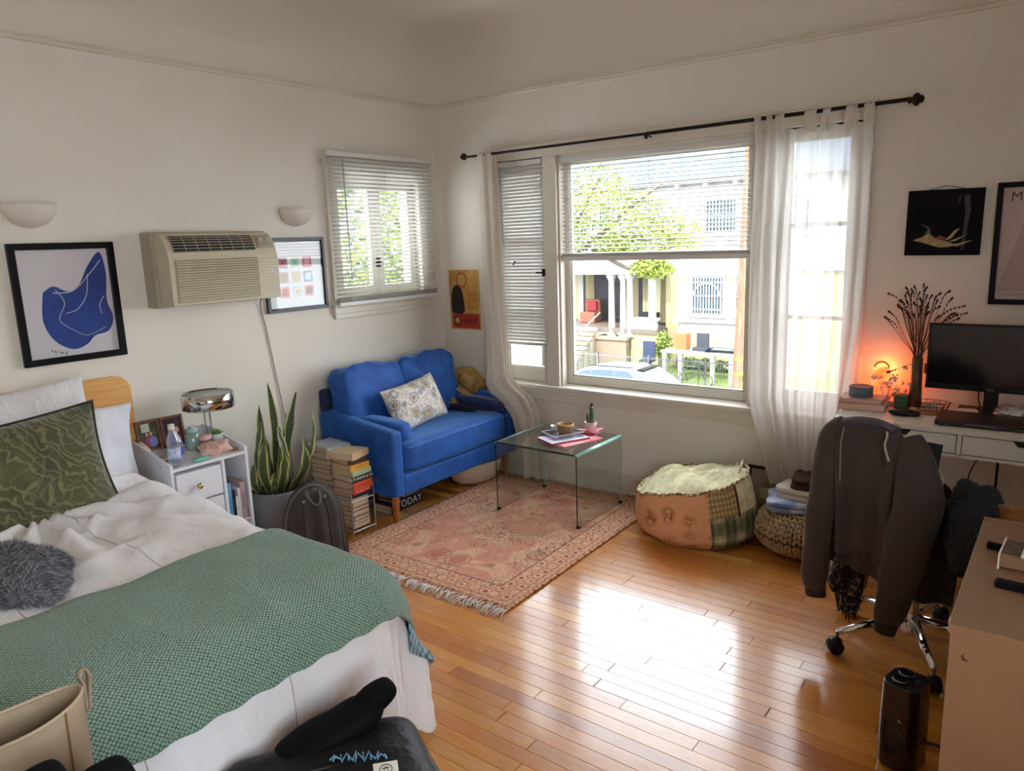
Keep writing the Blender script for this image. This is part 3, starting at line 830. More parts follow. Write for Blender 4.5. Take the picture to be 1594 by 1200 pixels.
part('bed_sheet', MB().grid(lambda u, v: Vector((.06 + .5 * u, -3.84 + 1.42 * v, .535 + .012 * N3(u * 5, v * 9))), 20, 40), m_paper, bed, solid=.004)
# seam lines of the duvet
m_seam = mat('seam_thread', 'bdb2ac', .7)
for v0 in (.46, .66, .84):
    part('seam', MB().tube([duvet(u / 120, v0) + Vector((.004 if u > 92 else 0, 0, .003)) for u in range(18, 120)], .0016, n=5), m_seam, bed)
# green knit blanket
def knit(name, ca, cb, sc, strength=1.0):
    m, nt, b = newmat(name); v = coords(nt, 'UV', rot=(0, 0, .785))
    br = NN(nt, 'ShaderNodeTexVoronoi'); br.inputs['Scale'].default_value = sc; br.inputs['Randomness'].default_value = .18
    nt.links.new(v, br.inputs['Vector'])
    d = br.outputs['Distance']
    base = ramp(nt, noi(nt, v, 1.6, 3), [(.3, hx(ca)), (.75, hx(cb))])
    c = mixc(nt, ramp(nt, d, [(.25, (0, 0, 0, 1)), (.62, (1, 1, 1, 1))]), base, hx('33584a'))  # shade between the stitches painted in as a dark gap colour
    nt.links.new(c, b.inputs['Base Color']); b.inputs['Roughness'].default_value = .9; b.inputs['Sheen Weight'].default_value = .3
    inv = mth(nt, 'SUBTRACT', 1.0, d); bump(nt, b, inv, strength, .006); return m
m_green = knit('green_waffle_knit', '9dbaa5', '86aa92', 118)
def blanket(u, v):
    t = -.30 + (1.38 + .30) * v
    s0 = 1.385 + .035 * math.sin(t * 3.2) - .05 * max(0, t - 1.0)
    s = s0 + (LS + .225 - s0) * u
    x, y, z, top = bedsurf(s, t, .014)
    z += top * (.016 * (1 - abs(N3(x * 3.0, y * 3.6, 1)) * 2.6) * .45 + .006 * N3(x * 7 + 3, y * 8, 4)) + .012
    x += .010 * max(0, min(1, (u - .6) / .2)) 
    if u > .98: z += .004 * math.sin(t * 60)
    return Vector((x, y, z))
bl = MB().grid(blanket, 90, 170, uvs=lambda u, v: (u * .72, v * 1.68))
solo('knit_blanket', bl, m_green, 'sage green waffle-knit blanket laid across the foot of the bed', 'blanket', solid=.011)
# pale blue throw corner peeking out at the foot corner
m_pblue = knit('pale_blue_knit', '8fb0c8', 'a9c4d6', 60)
pb = MB().grid(lambda u, v: (lambda q: Vector((q[0] + .006, q[1] + .004, q[2] + .004)))(bedsurf(1.62 + .50 * u, -.36 + .17 * v, .012)), 30, 8, uvs=lambda u, v: (u * .3, v * .2))
solo('blue_throw', pb, m_pblue, 'corner of a pale blue ribbed throw showing under the green blanket', 'blanket', solid=.006)

# pillows
def wfab(name, c1, c2, sc=10, b=.5, bs=14, st=(1, 1, 1)):
    m, nt, bb = newmat(name); v = coords(nt, 'UV', st)
    nt.links.new(ramp(nt, noi(nt, v, sc), [(.35, hx(c1)), (.7, hx(c2))]), bb.inputs['Base Color']); bb.inputs['Roughness'].default_value = .7
    bb.inputs['Sheen Weight'].default_value = .3
    bump(nt, bb, noi(nt, v, bs, 5, .6, 1.0), b, .012); return m
m_sham = wfab('ruched_sham', 'dcd7d6', 'e4e2e4', 6, .9, 26, (1, .35, 1))
m_pil = wfab('white_pillowcase', 'e2e5ec', 'd5d8e2', 6, .4, 9)
# leaning white pillow (smooth, rear right)
M = basis((.205, -2.69, .715), (-.04, 1, -.12), (-.38, .0, 1)); mb = MB(); pillow(mb, M, .82, .46, .20, .10, .026, 5, n=2.2, res=60)
solo('white_pillow', mb, m_pil, 'smooth white pillow leaning on the headboard, behind the ruched sham', 'pillow')
M = basis((.295, -2.93, .80), (-.02, 1, .05), (-.38, .03, 1)); mb = MB(); pillow(mb, M, .90, .50, .17, .06, .014, 11, n=2.6, res=60)
solo('ruched_sham', mb, m_sham, 'large cream ruched pillow sham in front of the headboard', 'pillow')
M = basis((.16, -3.45, .72), (0, 1, 0), (-.38, 0, 1)); mb = MB(); pillow(mb, M, .62, .46, .15, .05, .01, 15)
def green_vel():
    m, nt, b = newmat('green_leaf_velvet'); v = coords(nt, 'UV')
    mp = NN(nt, 'ShaderNodeMapping'); nt.links.new(v, mp.inputs[0]); 
    vo = NN(nt, 'ShaderNodeTexVoronoi', feature='DISTANCE_TO_EDGE'); vo.inputs['Scale'].default_value = 13; vo.inputs['Randomness'].default_value = 1
    dn = NN(nt, 'ShaderNodeTexNoise'); dn.inputs['Scale'].default_value = 3.5; nt.links.new(mp.outputs[0], dn.inputs['Vector'])
    mx = mixc(nt, .18, mp.outputs[0], dn.outputs['Color']); nt.links.new(mx, vo.inputs['Vector'])
    w = wave(nt, mx, 13, 11, 'DIAGONAL', 2, detscale=1.4)
    e = ramp(nt, vo.outputs['Distance'], [(0, (1, 1, 1, 1)), (.035, (0, 0, 0, 1))])
    ln = ramp(nt, w, [(.80, (0, 0, 0, 1)), (.95, (1, 1, 1, 1))])
    f = mth(nt, 'MAXIMUM', mth(nt, 'MULTIPLY', e, .5), mth(nt, 'MULTIPLY', ln, .75))
    c = mixc(nt, mth(nt, 'MULTIPLY', f, .62), ramp(nt, noi(nt, v, 6), [(.35, hx('3a3a1a')), (.65, hx('505126'))]), hx('8b895c'))
    nt.links.new(c, b.inputs['Base Color']); b.inputs['Roughness'].default_value = .75; b.inputs['Sheen Weight'].default_value = .5
    bump(nt, b, w, .4, .006); return m
M = basis((.56, -2.93, .765), (.03, 1, .06), (-.22, -.10, 1)); t = thing('green_cushion', 'olive green velvet cushion with raised leaf pattern and dark piping on the bed', 'cushion', (.52, -2.9, .58))
mb = MB(); pillow(mb, M, .68, .43, .17, .07, .012, 3, res=34); part('cover', mb, green_vel(), t)
part('piping', MB().tube(pillow_edge(M, .685, .435, .07), .0055, n=6), mat('piping_dark', '23261c', .7), t)

# grey fur throw on the bed
def fur(name, label, cat, c, rx, ry, rz, mats, n=6000, L=.03, seed=1, lump=.02, down=.3, ground=None):
    t = thing(name, label, cat, (c[0], c[1], c[2] - rz))
    rg = random.Random(seed)
    mb = MB().ell(c, rx, ry, rz, 40, 24, .85, nz=lump, seed=seed, nsc=14)
    if ground is not None:
        for p in mb.v: p.z = max(p.z, ground)
    part('body', mb, mats[0], t)
    fm = MB()
    V = mb.v; F = mb.f
    for k in range(n):
        f = F[rg.randrange(len(F))]; a, b_, d = V[f[0]], V[f[1]], V[f[2]]
        q = rg.random(); w = rg.random(); p = a.lerp(b_, q).lerp(d, w)
        nr = (b_ - a).cross(d - a)
        if nr.length < 1e-9: continue
        nr.normalize()
        fl_ = Vector((N3(p.x * 9, p.y * 9, p.z * 9 + seed), N3(p.x * 9 + 5, p.y * 9, p.z * 9), N3(p.x * 9, p.y * 9 + 5, p.z * 9))) * 1.8
        dr = (nr + fl_ + Vector((0, 0, -down)) + Vector((rg.gauss(0, .2), rg.gauss(0, .2), rg.gauss(0, .2)))).normalized()
        s_ = dr.orthogonal().normalized() * .0016; l = L * rg.uniform(.6, 1.2)
        tip = p + dr * l + Vector((0, 0, -down * l * .5))
        if ground is not None: tip.z = max(tip.z, ground)
        fm.add([p - s_, p + s_, tip], [(0, 1, 2)], False, 1 if rg.random() < .45 else 0)
    part('fur', fm, mats[1:], t, stuff=True)
    return t
mf1 = mat('fur_under', '6b6b72', .9); mf2 = mat('fur_grey', 'a5a5ab', .9); mf3 = mat('fur_dark', '55565c', .9)
fur('fur_throw', 'bundled grey faux-fur throw on the duvet at the left edge', 'throw', (1.10, -3.15, .635), .22, .15, .048, [mf1, mf2, mf3], 22000, .024, 4, .035, .45, .575)

# ------------------------------------------------------------------ nightstand
m_ns = mat('nightstand_white', 'dfe1e6', .4)
NX0, NX1, NY0, NY1, NT = .012, .385, -2.262, -1.872, .595
ns = thing('nightstand', 'white nightstand with two drawers and an open book compartment', 'nightstand', (.2, -2.07, 0))
def side_poly(): return [(NX0, 0), (NX1, 0), (NX1, NT + .022), (NX1 - .04, NT + .03), (.10, NT + .085), (NX0, NT + .09)]
MS = lambda y: Matrix(((1, 0, 0, 0), (0, 0, -1, y), (0, 1, 0, 0), (0, 0, 0, 1)))
part('side_panel', MB().prism(side_poly(), .014, MS(NY0 + .014)), m_ns, ns, bev=.001)
part('side_panel', MB().prism(side_poly(), .014, MS(NY1)), m_ns, ns, bev=.001)
part('top', MB().box(NX0, NY0 + .014, NT - .014, NX1 - .004, NY1 - .014, NT), m_ns, ns)
part('back_panel', MB().box(NX0, NY0 + .014, .02, NX0 + .006, NY1 - .014, NT + .08), m_ns, ns)
part('divider', MB().box(NX0, -2.012, .03, NX1, -1.998, NT - .014), m_ns, ns)
part('bottom', MB().box(NX0, NY0 + .014, .05, NX1, NY1 - .014, .064), m_ns, ns)
part('shelf', MB().box(NX0, -1.998, .245, NX1 - .01, NY1 - .014, .259), m_ns, ns)
m_kn = mat('brass_knob', 'b9a878', .3, .8)
for (a, b_) in ((.425, .565), (.262, .415), (.075, .252)):
    d = part('drawer', MB().box(.05, NY0 + .022, a, NX1 + .002, -2.020, b_), m_ns, ns, bev=.002)
    part('knob', MB().lathe([(.005, 0), (.006, .01), (.013, .016), (.014, .022), (.009, .027), (0, .028)], n=16, M=T((NX1 + .002, -2.14, (a + b_) / 2)) @ Matrix.Rotation(PI / 2, 4, 'Y')), m_kn, d)
for (x, z) in ((.08, .50), (.10, .43), (.14, .47), (.30, .60), (.30, .53)):
    part('screw_hole', MB().cyl((x, NY0 - .0006, z), (x, NY0 + .002, z), .004, n=8), m_dark, ns)

def book(name, label, c, size, rz, mc, mp=None, M=None, group=None, spine='x', text=None, tcol=None):
    # size: (length of spine, width, thickness); lies flat; the spine faces local +x
    L, Wd, th = size
    t = thing(name, label, 'book', c, math.radians(rz), group)
    A = M or Matrix.Identity(4)
    cv = MB().box(-Wd / 2, -L / 2, 0, Wd / 2, L / 2, .0018, M=A).box(-Wd / 2, -L / 2, th - .0018, Wd / 2, L / 2, th, M=A).box(Wd / 2 - .002, -L / 2, .0018, Wd / 2, L / 2, th - .0018, M=A)
    part('cover', cv, mc, t, local=True)
    part('pages', MB().box(-Wd / 2 + .003, -L / 2 + .003, .0018, Wd / 2 - .002, L / 2 - .003, th - .0018, M=A), mp or m_pages, t, local=True)
    if text:
        TM = A @ Matrix(((0, 0, 1, Wd / 2), (1, 0, 0, 0), (0, 1, 0, th / 2), (0, 0, 0, 1)))
        part('lettering', text_mb(text, th * .62, TM), tcol or m_paper, t, local=True)
    return t
def pagemat():
    m, nt, b = newmat('book_pages'); v = coords(nt, 'Object', (1, 1, 1), rnd=False)
    w = wave(nt, v, 160, 2, 'Z', 1); nt.links.new(ramp(nt, w, [(0, hx('b99f83')), (1, hx('d8c3a6'))]), b.inputs['Base Color']); b.inputs['Roughness'].default_value = .85
    return m
m_pages = pagemat()
mcol = {}
def C_(h, r=.5):
    if h not in mcol: mcol[h] = mat('cover_' + h, h, r)
    return mcol[h]
# standing books in the open compartment (spine to the front)
y = -1.993
for (th, hh, col, txt, tc, lab) in ((.020, .195, '5f9ac2', 'A BRIEF LIFE', '2c5c86', 'pale blue hardback standing leftmost in the nightstand compartment'), (.016, .150, '241f2e', None, None, 'thin dark paperback standing between the blue book and the pale ones'), (.012, .120, 'dce4de', 'NOTES', '20322c', 'short white booklet with dark marks standing in the nightstand compartment'), (.013, .158, 'd2ccd2', None, None, 'thin light grey paperback standing beside the mauve book'), (.030, .185, 'a48c8c', 'NAJSAVA', '3a2a30', 'thick dusty mauve book with dark capitals standing rightmost in the nightstand')):
    t = thing('book', lab, 'book', (.24, y + th / 2, .260), 0, 'books standing in the nightstand')
    part('cover', MB().box(.165, y, .26, .375, y + .002, .26 + hh).box(.165, y + th - .002, .26, .375, y + th, .26 + hh).box(.373, y, .26, .376, y + th, .26 + hh), C_(col), t, bev=.0008)
    part('pages', MB().box(.167, y + .002, .262, .373, y + th - .002, .26 + hh - .004), m_pages, t)
    if txt:
        TM = Matrix(((0, 0, 1, .376), (0, 1, 0, y + th / 2), (-1, 0, 0, .26 + hh / 2), (0, 0, 0, 1)))
        part('lettering', text_mb(txt, th * .62 if len(txt) < 9 else th * .6, TM), C_(tc), t)
    y += th + .0012
# lamp
lp = thing('desk_lamp', 'chrome table lamp with drum shade and twin stem on the nightstand', 'lamp', (.20, -1.955, NT))
m_lampin = mat('lamp_diffuser', 'b9c2bd', .5)
part('base', MB().lathe([(0, 0), (.062, 0), (.064, .006), (.06, .010), (0, .012)], (.20, -1.955, NT), 32), m_black, lp)
for d in (-.008, .010): part('stem', MB().cyl((.20 + d, -1.955 + d, NT + .01), (.20 + d, -1.955 + d, .815), .0042, n=12), m_chrome, lp)
part('shade', MB().lathe([(.118, 0), (.122, .001), (.122, .072), (.118, .074), (.117, .004)], (.21, -1.945, .805), 48), m_chrome, lp)
part('diffuser', MB().lathe([(0, .066), (.118, .066), (.118, .062), (0, .062)], (.21, -1.945, .805), 40).lathe([(0, .008), (.118, .008)], (.21, -1.945, .805), 40), m_lampin, lp)
part('power_cord', MB().tube(sm([(.14, -1.97, NT + .006), (.11, -2.0, NT + .03), (.10, -2.02, NT + .07), (.07, -1.99, NT + .08), (.04, -1.96, NT + .01)], 6), .002, n=5), m_paper, lp)
# double photo frame
m_pf = mat('rosewood_frame', '8f5b45', .5, c2='6e4434', sc=30)
pf = thing('photo_frame', 'hinged double photo frame of pinkish wood standing at the back of the nightstand', 'photo frame', (.05, -2.12, NT + .03))
for i, (yc, tilt) in enumerate(((-2.182, 0), (-2.066, 0))):
    M = basis((.058 + .008 * i, yc, .695), (0, 1, 0), (-.16, 0, 1))
    mb = MB(); w, h, b_ = .112, .150, .010
    for (p, q, r, s) in ((-w / 2, -h / 2, -w / 2 + b_, h / 2), (w / 2 - b_, -h / 2, w / 2, h / 2), (-w / 2, -h / 2, w / 2, -h / 2 + b_), (-w / 2, h / 2 - b_, w / 2, h / 2)): mb.box(p, q, 0, r, s, .012, M=M)
    fr = part('frame', mb, m_pf, pf)
    part('photo', MB().box(-w / 2 + b_, -h / 2 + b_, .003, w / 2 - b_, h / 2 - b_, .005, M=M), mat('photo_ground', '57603a' if i == 0 else '40203a', .4, c2='2a2c20' if i == 0 else '1c1020', sc=30), fr)
    bits = MB(); cols = []
    def blobq(x, y, rx, ry, ci): bits.prism([(x + rx * math.cos(a), y + ry * math.sin(a)) for a in [2 * PI * k / 10 for k in range(10)]], .0006 + .0003 * ci, M @ Matrix.Translation((0, 0, .0052)), mi=ci)
    if i == 0:
        blobq(-.008, -.03, .016, .030, 0); blobq(.018, -.03, .020, .026, 1); blobq(-.008, .008, .007, .009, 2); blobq(.012, .008, .007, .009, 2); bits.box(-.03, .02, .0052, .01, .06, .0056, M=M, mi=3)
    else:
        blobq(-.012, .010, .014, .016, 2); blobq(.018, .002, .013, .016, 2); blobq(-.01, -.035, .022, .026, 1); blobq(.022, -.04, .018, .024, 0)
    part('figures', bits, [mat('photo_red', '8e3b4a', .5), mat('photo_blue', '7777c4', .5), mat('photo_skin', 'c99a82', .5), mat('photo_light', 'b9c2b0', .5)], fr)
# bottles
m_pet = glass('clear_plastic', 'dfe8f0')
def pet():
    m, nt, b = newmat('clear_plastic_bottle'); nt.nodes.remove(b); out = nt.nodes['Material Output']
    t = NN(nt, 'ShaderNodeBsdfTransparent'); t.inputs[0].default_value = (.86, .9, .95, 1); g = NN(nt, 'ShaderNodeBsdfGlossy'); g.inputs[1].default_value = .08
    lw = NN(nt, 'ShaderNodeLayerWeight'); lw.inputs[0].default_value = .35
    d = NN(nt, 'ShaderNodeBsdfDiffuse'); d.inputs[0].default_value = (.75, .8, .88, 1)
    m1 = NN(nt, 'ShaderNodeMixShader'); m2 = NN(nt, 'ShaderNodeMixShader'); m2.inputs[0].default_value = .12
    nt.links.new(lw.outputs['Facing'], m1.inputs[0]); nt.links.new(t.outputs[0], m1.inputs[1]); nt.links.new(g.outputs[0], m1.inputs[2])
    nt.links.new(m1.outputs[0], m2.inputs[1]); nt.links.new(d.outputs[0], m2.inputs[2]); nt.links.new(m2.outputs[0], out.inputs[0]); return m
m_pet = pet()
m_lab = mat('bottle_label_blue', '8797c8', .5, c2='c9d2ea', sc=40); m_dblue = mat('label_blue', '3a4fae', .5)
for (x, y, r, h, lab, tilt, lm, hasc) in ((.33, -2.205, .028, .18, 'clear plastic water bottle with white cap standing nearest the bed on the nightstand', 0, m_lab, True), (.27, -2.165, .032, .15, 'clear plastic bottle with a deep blue label just behind the capped bottle', 0, m_dblue, False)):
    b_ = thing('water_bottle', lab, 'bottle', (x, y, NT))
    pr = [(0, .002), (r * .9, 0), (r, .008), (r * .96, .03), (r, .04), (r * .95, h * .45), (r, h * .5), (r, h * .62), (r * .8, h * .78), (r * .45, h * .9), (r * .42, h)]
    part('body', MB().lathe(pr, (x, y, NT), 24), m_pet, b_)
    part('wrap_label', MB().lathe([(r * 1.015, h * .22), (r * 1.015, h * .5)], (x, y, NT), 24, a0=-1.9, a1=1.4), lm, b_)
    if hasc: part('cap', MB().lathe([(r * .5, h - .006), (r * .52, h + .016), (0, h + .017)], (x, y, NT), 18), m_paper, b_)
# green glass jar
jr = thing('candle_jar', 'pale green glass candle jar beside the lamp stem', 'jar', (.13, -1.99, NT))
m_gj = mat('jar_green', '8fb0a4', .12, spec=.8); m_gl = mat('jar_lid', 'a9c8c2', .1)
part('body', MB().lathe([(0, 0), (.034, 0), (.036, .01), (.036, .075), (.026, .085), (0, .085)], (.115, -1.995, NT), 24), m_gj, jr)
part('lid', MB().lathe([(.028, .085), (.029, .1), (.012, .103), (.014, .112), (0, .114)], (.115, -1.995, NT), 24), m_gl, jr)
# succulent
sc_ = thing('succulent', 'small bright green succulent in a white pot on the nightstand', 'plant', (.17, -1.90, NT))
sx_, sy_ = .185, -1.905
part('pot', MB().lathe([(0, 0), (.026, 0), (.032, .068), (.029, .068), (.028, .053), (0, .053)], (sx_, sy_, NT), 24), m_white, sc_)
m_suc = mat('succulent_green', '6fae5a', .4, c2='4c8a3e', sc=50)
for k in range(22):
    a = k * 2.4; e = .25 + .055 * k; L_ = .034 - .0007 * k
    d = Vector((math.cos(a) * math.cos(e), math.sin(a) * math.cos(e), math.sin(e)))
    p = Vector((sx_, sy_, NT + .062)); part('leaf', MB().tube([p, p + d * L_ * .5, p + d * L_ * .85, p + d * L_ * 1.1], [.004, .007, .0055, .0008], n=6, flat=.5), m_suc, sc_)
# pink pouch, mint case, tray
def pouchf(u, v):
    a = u * 2 - 1; b_ = v * 2 - 1
    k = max(0, (1 - abs(a) ** 3) * (1 - abs(b_) ** 3))
    return a, b_, k
M = basis((.29, -1.985, NT + .026), (.35, .9, .1), (-.75, .3, .25))
mb = MB(); pillow(mb, M, .155, .10, .05, .12, .014, 8)
for p in mb.v: p.z = max(p.z, NT + .002)
m_pink = mat('pink_cloth', 'ddb4ab', .85, bmp=.3, bsc=60)
pp = thing('pouch', 'rumpled dusty pink fabric pouch with ribbon tie lying before the lamp', 'pouch', (.27, -1.97, NT + .002))
part('pouch_body', mb, m_pink, pp)
part('ribbon', MB().tube(sm([(.31, -2.03, NT + .05), (.34, -2.05, NT + .03), (.36, -2.02, NT + .012), (.345, -1.99, NT + .03), (.31, -2.0, NT + .06)], 6), .0035, n=6), mat('ribbon_cream', 'e2b8a0', .7), pp)
part('ruffle', MB().ell((.235, -1.995, NT + .075), .03, .03, .014, 20, 8, .8, nz=.016, seed=4, nsc=50), m_pink, pp)
solo('mint_case', MB().ell((.345, -2.09, NT + .008), .019, .040, .008, 20, 10, .7), mat('mint_plastic', '6fc7b4', .35), 'small oval mint green case at the front edge of the nightstand', 'case')
solo('jewellery_dish', MB().lathe([(0, 0), (.05, 0), (.058, .012), (.054, .012), (.047, .004), (0, .004)], (.18, -2.16, NT), 20, sx=.8), mat('dish_rose', '9c5f55', .5, c2='d8cbb8', sc=40), 'low patterned dish of trinkets behind the bottles on the nightstand', 'dish')
solo('notebook', MB().box(-.05, -.07, 0, .05, .07, .007, M=T((.28, -1.94, NT), rz=-25)), mat('notebook_brown', '7a5a46', .6, c2='b49a86', sc=30), 'thin brown notebook lying under the pink pouch', 'notebook')
solo('lotion_tube', MB().tube([(.115, -2.25, NT + .092), (.16, -2.235, NT + .05)], [.007, .011], n=10, flat=.7), mat('tube_cream', 'd8c6b4', .5), 'cream coloured tube leaning on the nightstand rim beside the photo frame', 'tube')
# ------------------------------------------------------------------ snake plant
def leafmat():
    m, nt, b = newmat('snake_leaf'); v = coords(nt, 'UV')
    sp = NN(nt, 'ShaderNodeSeparateXYZ'); nt.links.new(v, sp.inputs[0])
    w = wave(nt, v, 5.5, 7, 'Y', 3, detscale=2)
    body = ramp(nt, w, [(.2, hx('1c2a17')), (.55, hx('33462a')), (.9, hx('6c8059'))])
    e = mth(nt, 'ABSOLUTE', mth(nt, 'SUBTRACT', sp.outputs[0], .5))
    f = ramp(nt, e, [(.36, (0, 0, 0, 1)), (.41, (1, 1, 1, 1))])
    nt.links.new(mixc(nt, f, body, hx('c9c877')), b.inputs['Base Color']); b.inputs['Roughness'].default_value = .4; return m
m_leaf = leafmat()
pc = (.235, -1.63)
pl = thing('snake_plant', 'tall snake plant with yellow-edged leaves in a grey pot beside the nightstand', 'plant', (pc[0], pc[1], 0))
m_pot = mat('grey_pot', '77777c', .55, bmp=.1, bsc=80)
part('pot', MB().lathe([(0, 0), (.115, 0), (.122, .01), (.150, .30), (.150, .315), (.141, .315), (.139, .285), (0, .285)], (pc[0], pc[1], 0), 40), m_pot, pl)
part('soil', MB().lathe([(0, .292), (.139, .288)], (pc[0], pc[1], 0), 24), mat('soil', '2a211a', .95, bmp=.6, bsc=60), pl)
def leaf(base, tip, bend, w, twist, seed=0):
    b0 = Vector(base); t0 = Vector(tip); n = 16
    d = t0 - b0; side0 = d.cross(Vector((math.cos(twist), math.sin(twist), 0))).normalized()
    def f(u, v):
        p = b0 + d * v + Vector(bend) * math.sin(v * PI)
        ww = w * (.42 + .9 * v - .1 * v * v) * (1 - v ** 5) ** .7 if v < 1 else 0
        ww = w * (.55 + .6 * math.sin(v * 2.4)) * max(0, 1 - v ** 6) ** .8
        a = (u - .5) * 2
        tw = Matrix.Rotation(.8 * (v - .3) * (1 if seed % 2 else -1) * .8, 3, d.normalized())
        sd = tw @ side0; nn = sd.cross(d).normalized()
        return p + sd * ww * a + nn * (.35 * ww * a * a) + nn * .004 * math.sin(v * 20 + seed) * a
    return MB().grid(f, 8, n, uvs=lambda u, v: (u, v * 3 + seed))
LV = [((.24, -1.66), (.35, -1.70, .90), (.0, .03), .020), ((.20, -1.70), (.36, -1.76, .72), (.02, -.05), .020), ((.26, -1.68), (.42, -1.80, .62), (.02, -.04), .022), ((.27, -1.62), (.34, -1.60, .72), (0, .0), .024), ((.22, -1.60), (.26, -1.47, .80), (0, .0), .025), ((.25, -1.57), (.32, -1.43, .70), (.03, .05), .020), ((.20, -1.62), (.10, -1.60, .68), (0, 0), .024), ((.28, -1.66), (.44, -1.70, .56), (.03, 0), .022), ((.30, -1.60), (.42, -1.56, .60), (.03, .02), .024), ((.24, -1.72), (.38, -1.84, .52), (.02, -.04), .018), ((.30, -1.64), (.33, -1.66, .66), (.05, 0), .022), ((.19, -1.57), (.12, -1.50, .60), (0, 0), .022), ((.26, -1.55), (.33, -1.50, .52), (.03, .02), .02), ((.29, -1.70), (.40, -1.74, .45), (.03, -.02), .018), ((.22, -1.66), (.26, -1.70, .78), (.0, -.01), .02), ((.31, -1.58), (.37, -1.50, .47), (.02, .01), .02)]
for i, (b0, t0, bd, w) in enumerate(LV):
    part('leaf', leaf((b0[0], b0[1], .285), t0, (bd[0], bd[1], 0), w, i * 1.3, i), m_leaf, pl)

# ------------------------------------------------------------------ olive backpack
m_bp = mat('backpack_olive', '2b261f', .75, c2='383229', sc=14, bmp=.2, bsc=120)
m_bp2 = mat('backpack_trim', '55524a', .7)
bpk = thing('backpack', 'dark olive rounded backpack with grey zip edge leaning by the plant pot', 'backpack', (.60, -1.66, 0))
W0 = basis((.655, -1.72, 0), (.20, 1, .0), (-.10, 0, 1))
def bpf(sg):
    def f(u, v):
        a = u * 2 - 1; b_ = v * 2 - 1
        wq = .145; hq = .205
        pw = 2.6
        rr = 1.0
        x = a * wq * (1 - .22 * max(0, b_) ** 2); 
        if b_ > 0: x = a * wq * math.sqrt(max(0, 1 - b_ ** 2.4))
        y = .205 + b_ * hq
        k = max(0, (1 - abs(a) ** 4) * (1 - abs(b_) ** 6))
        return W0 @ Vector((x, y, sg * .055 * k ** .5 + .006 * sg * math.sin(a * 9) * k))
    return f
f1, f2 = bpf(1), bpf(-1)
part('shell', MB().grid(f1, 30, 26).grid(lambda u, v: f2(1 - u, v), 30, 26), m_bp, bpk)
edge = [f1(0, v / 14) for v in range(0, 13)] + [f1(u / 14, 1) for u in range(2, 13, 40)] + [f1(1, 1 - v / 14) for v in range(2, 15)]
arc = [W0 @ Vector((-.147 * math.cos(a) if True else 0, .205 + .207 * math.sin(a) ** 1.0, .018)) for a in [PI * k / 20 for k in range(21)]]
arc = [W0 @ Vector((-.147, .02, .02))] + arc + [W0 @ Vector((.147, .02, .02))]
part('zip_edge', MB().tube(arc, .007, n=8), m_bp2, bpk)
part('gusset', MB().tube([p + Vector((-.012, .012, .0)) for p in arc], .016, n=8), m_bp, bpk)
part('handle', MB().tube(sm([W0 @ Vector((-.035, .385, .045)), W0 @ Vector((-.02, .34, .075)), W0 @ Vector((.0, .325, .08)), W0 @ Vector((.02, .34, .075)), W0 @ Vector((.035, .385, .045))], 5), .006, n=8), m_bp2, bpk)
for a in (-.055, .055): part('rivet', MB().ell(W0 @ Vector((a, .35, .056)), .007, .007, .007, 10, 8), m_steel, bpk)
for a in (-.065, .0, .07): part('seam', MB().tube([f1(.5 + a / .29, v / 12) + Vector((.003, -.002, 0)) for v in range(1, 11)], .003, n=6), m_bp, bpk)

# ------------------------------------------------------------------ wire rack and its books
m_wire = mat('wire_rack_silver', 'b5b0aa', .35, .7)
RXa, RXb, RYa, RYb, RH = .14, .545, -1.392, -1.232, .275
rk = thing('wire_rack', 'silver wire rack by the sofa arm holding a pile of paperbacks', 'rack', (.34, -1.312, 0))
def bar(a, b_, r=.0035): return MB().cyl(a, b_, r, n=8)
for x in (RXa, RXb):
    for y in (RYa, RYb): part('post', bar((x, y, 0), (x, y, RH)), m_wire, rk)
for z in (.035, .205, RH):
    part('front_bar', bar((RXb, RYa, z), (RXb, RYb, z), .0045), m_wire, rk)
    part('back_bar', bar((RXa, RYa, z), (RXa, RYb, z)), m_wire, rk)
for z in (.035, RH):
    for y in (RYa, RYb): part('side_bar', bar((RXa, y, z), (RXb, y, z)), m_wire, rk)
for k in range(10): part('bottom_rod', bar((RXb - .004 - k * .04, RYa, .037), (RXb - .004 - k * .04, RYb, .037), .0025), m_wire, rk)
for k in range(5): part('bottom_rod', bar((RXa, RYa + .02 + k * .03, .034), (RXb, RYa + .02 + k * .03, .034), .0022), m_wire, rk)
rg = random.Random(11)
def pile(x, y, z0, lst, grp):
    z = z0
    for (th, w, L, col, rz, dx, dy, lab, txt, tc) in lst:
        book('book', lab, (x + dx, y + dy, z), (L, w, th), rz, C_(col), group=grp, text=txt, tcol=C_(tc) if tc else None)
        z += th + .0006
    return z
# front pile inside the rack (spines hidden, page edges to the camera)
cols = ['7c2f2a', 'c9b79a', '33261f', '5a4638', '8a3b30', '4d5a68', 'a8957b', '2c2a2e', '9b6b4f']
ordn = ['lowest', 'second from the bottom', 'third from the bottom', 'fourth from the bottom', 'fifth from the bottom', 'sixth from the bottom', 'seventh from the bottom']
nm = {'7c2f2a': 'dark red', 'c9b79a': 'tan', '33261f': 'dark brown', '5a4638': 'brown', '8a3b30': 'brick red', '4d5a68': 'slate', 'a8957b': 'buff', '2c2a2e': 'black', '9b6b4f': 'rust brown'}
lst = []
for k, th in enumerate([.026, .015, .025, .030, .021, .034, .018]):
    c = cols[k]; lst.append((th, .150, .115, c, 180 + rg.uniform(-3, 3), .0, 0, 'paperback with %s cover, %s in the pile inside the wire rack' % (nm[c], ordn[k]), None, None))
z = pile(.455, -1.312, .043, lst, 'paperbacks in the wire rack')
lst = [(.024, .15, .118, '23262e', 0, .0, .004, 'dark paperback lying level with the rack rim under the red book', None, None)]
z = pile(.455, -1.312, z, lst, 'paperbacks in the wire rack')
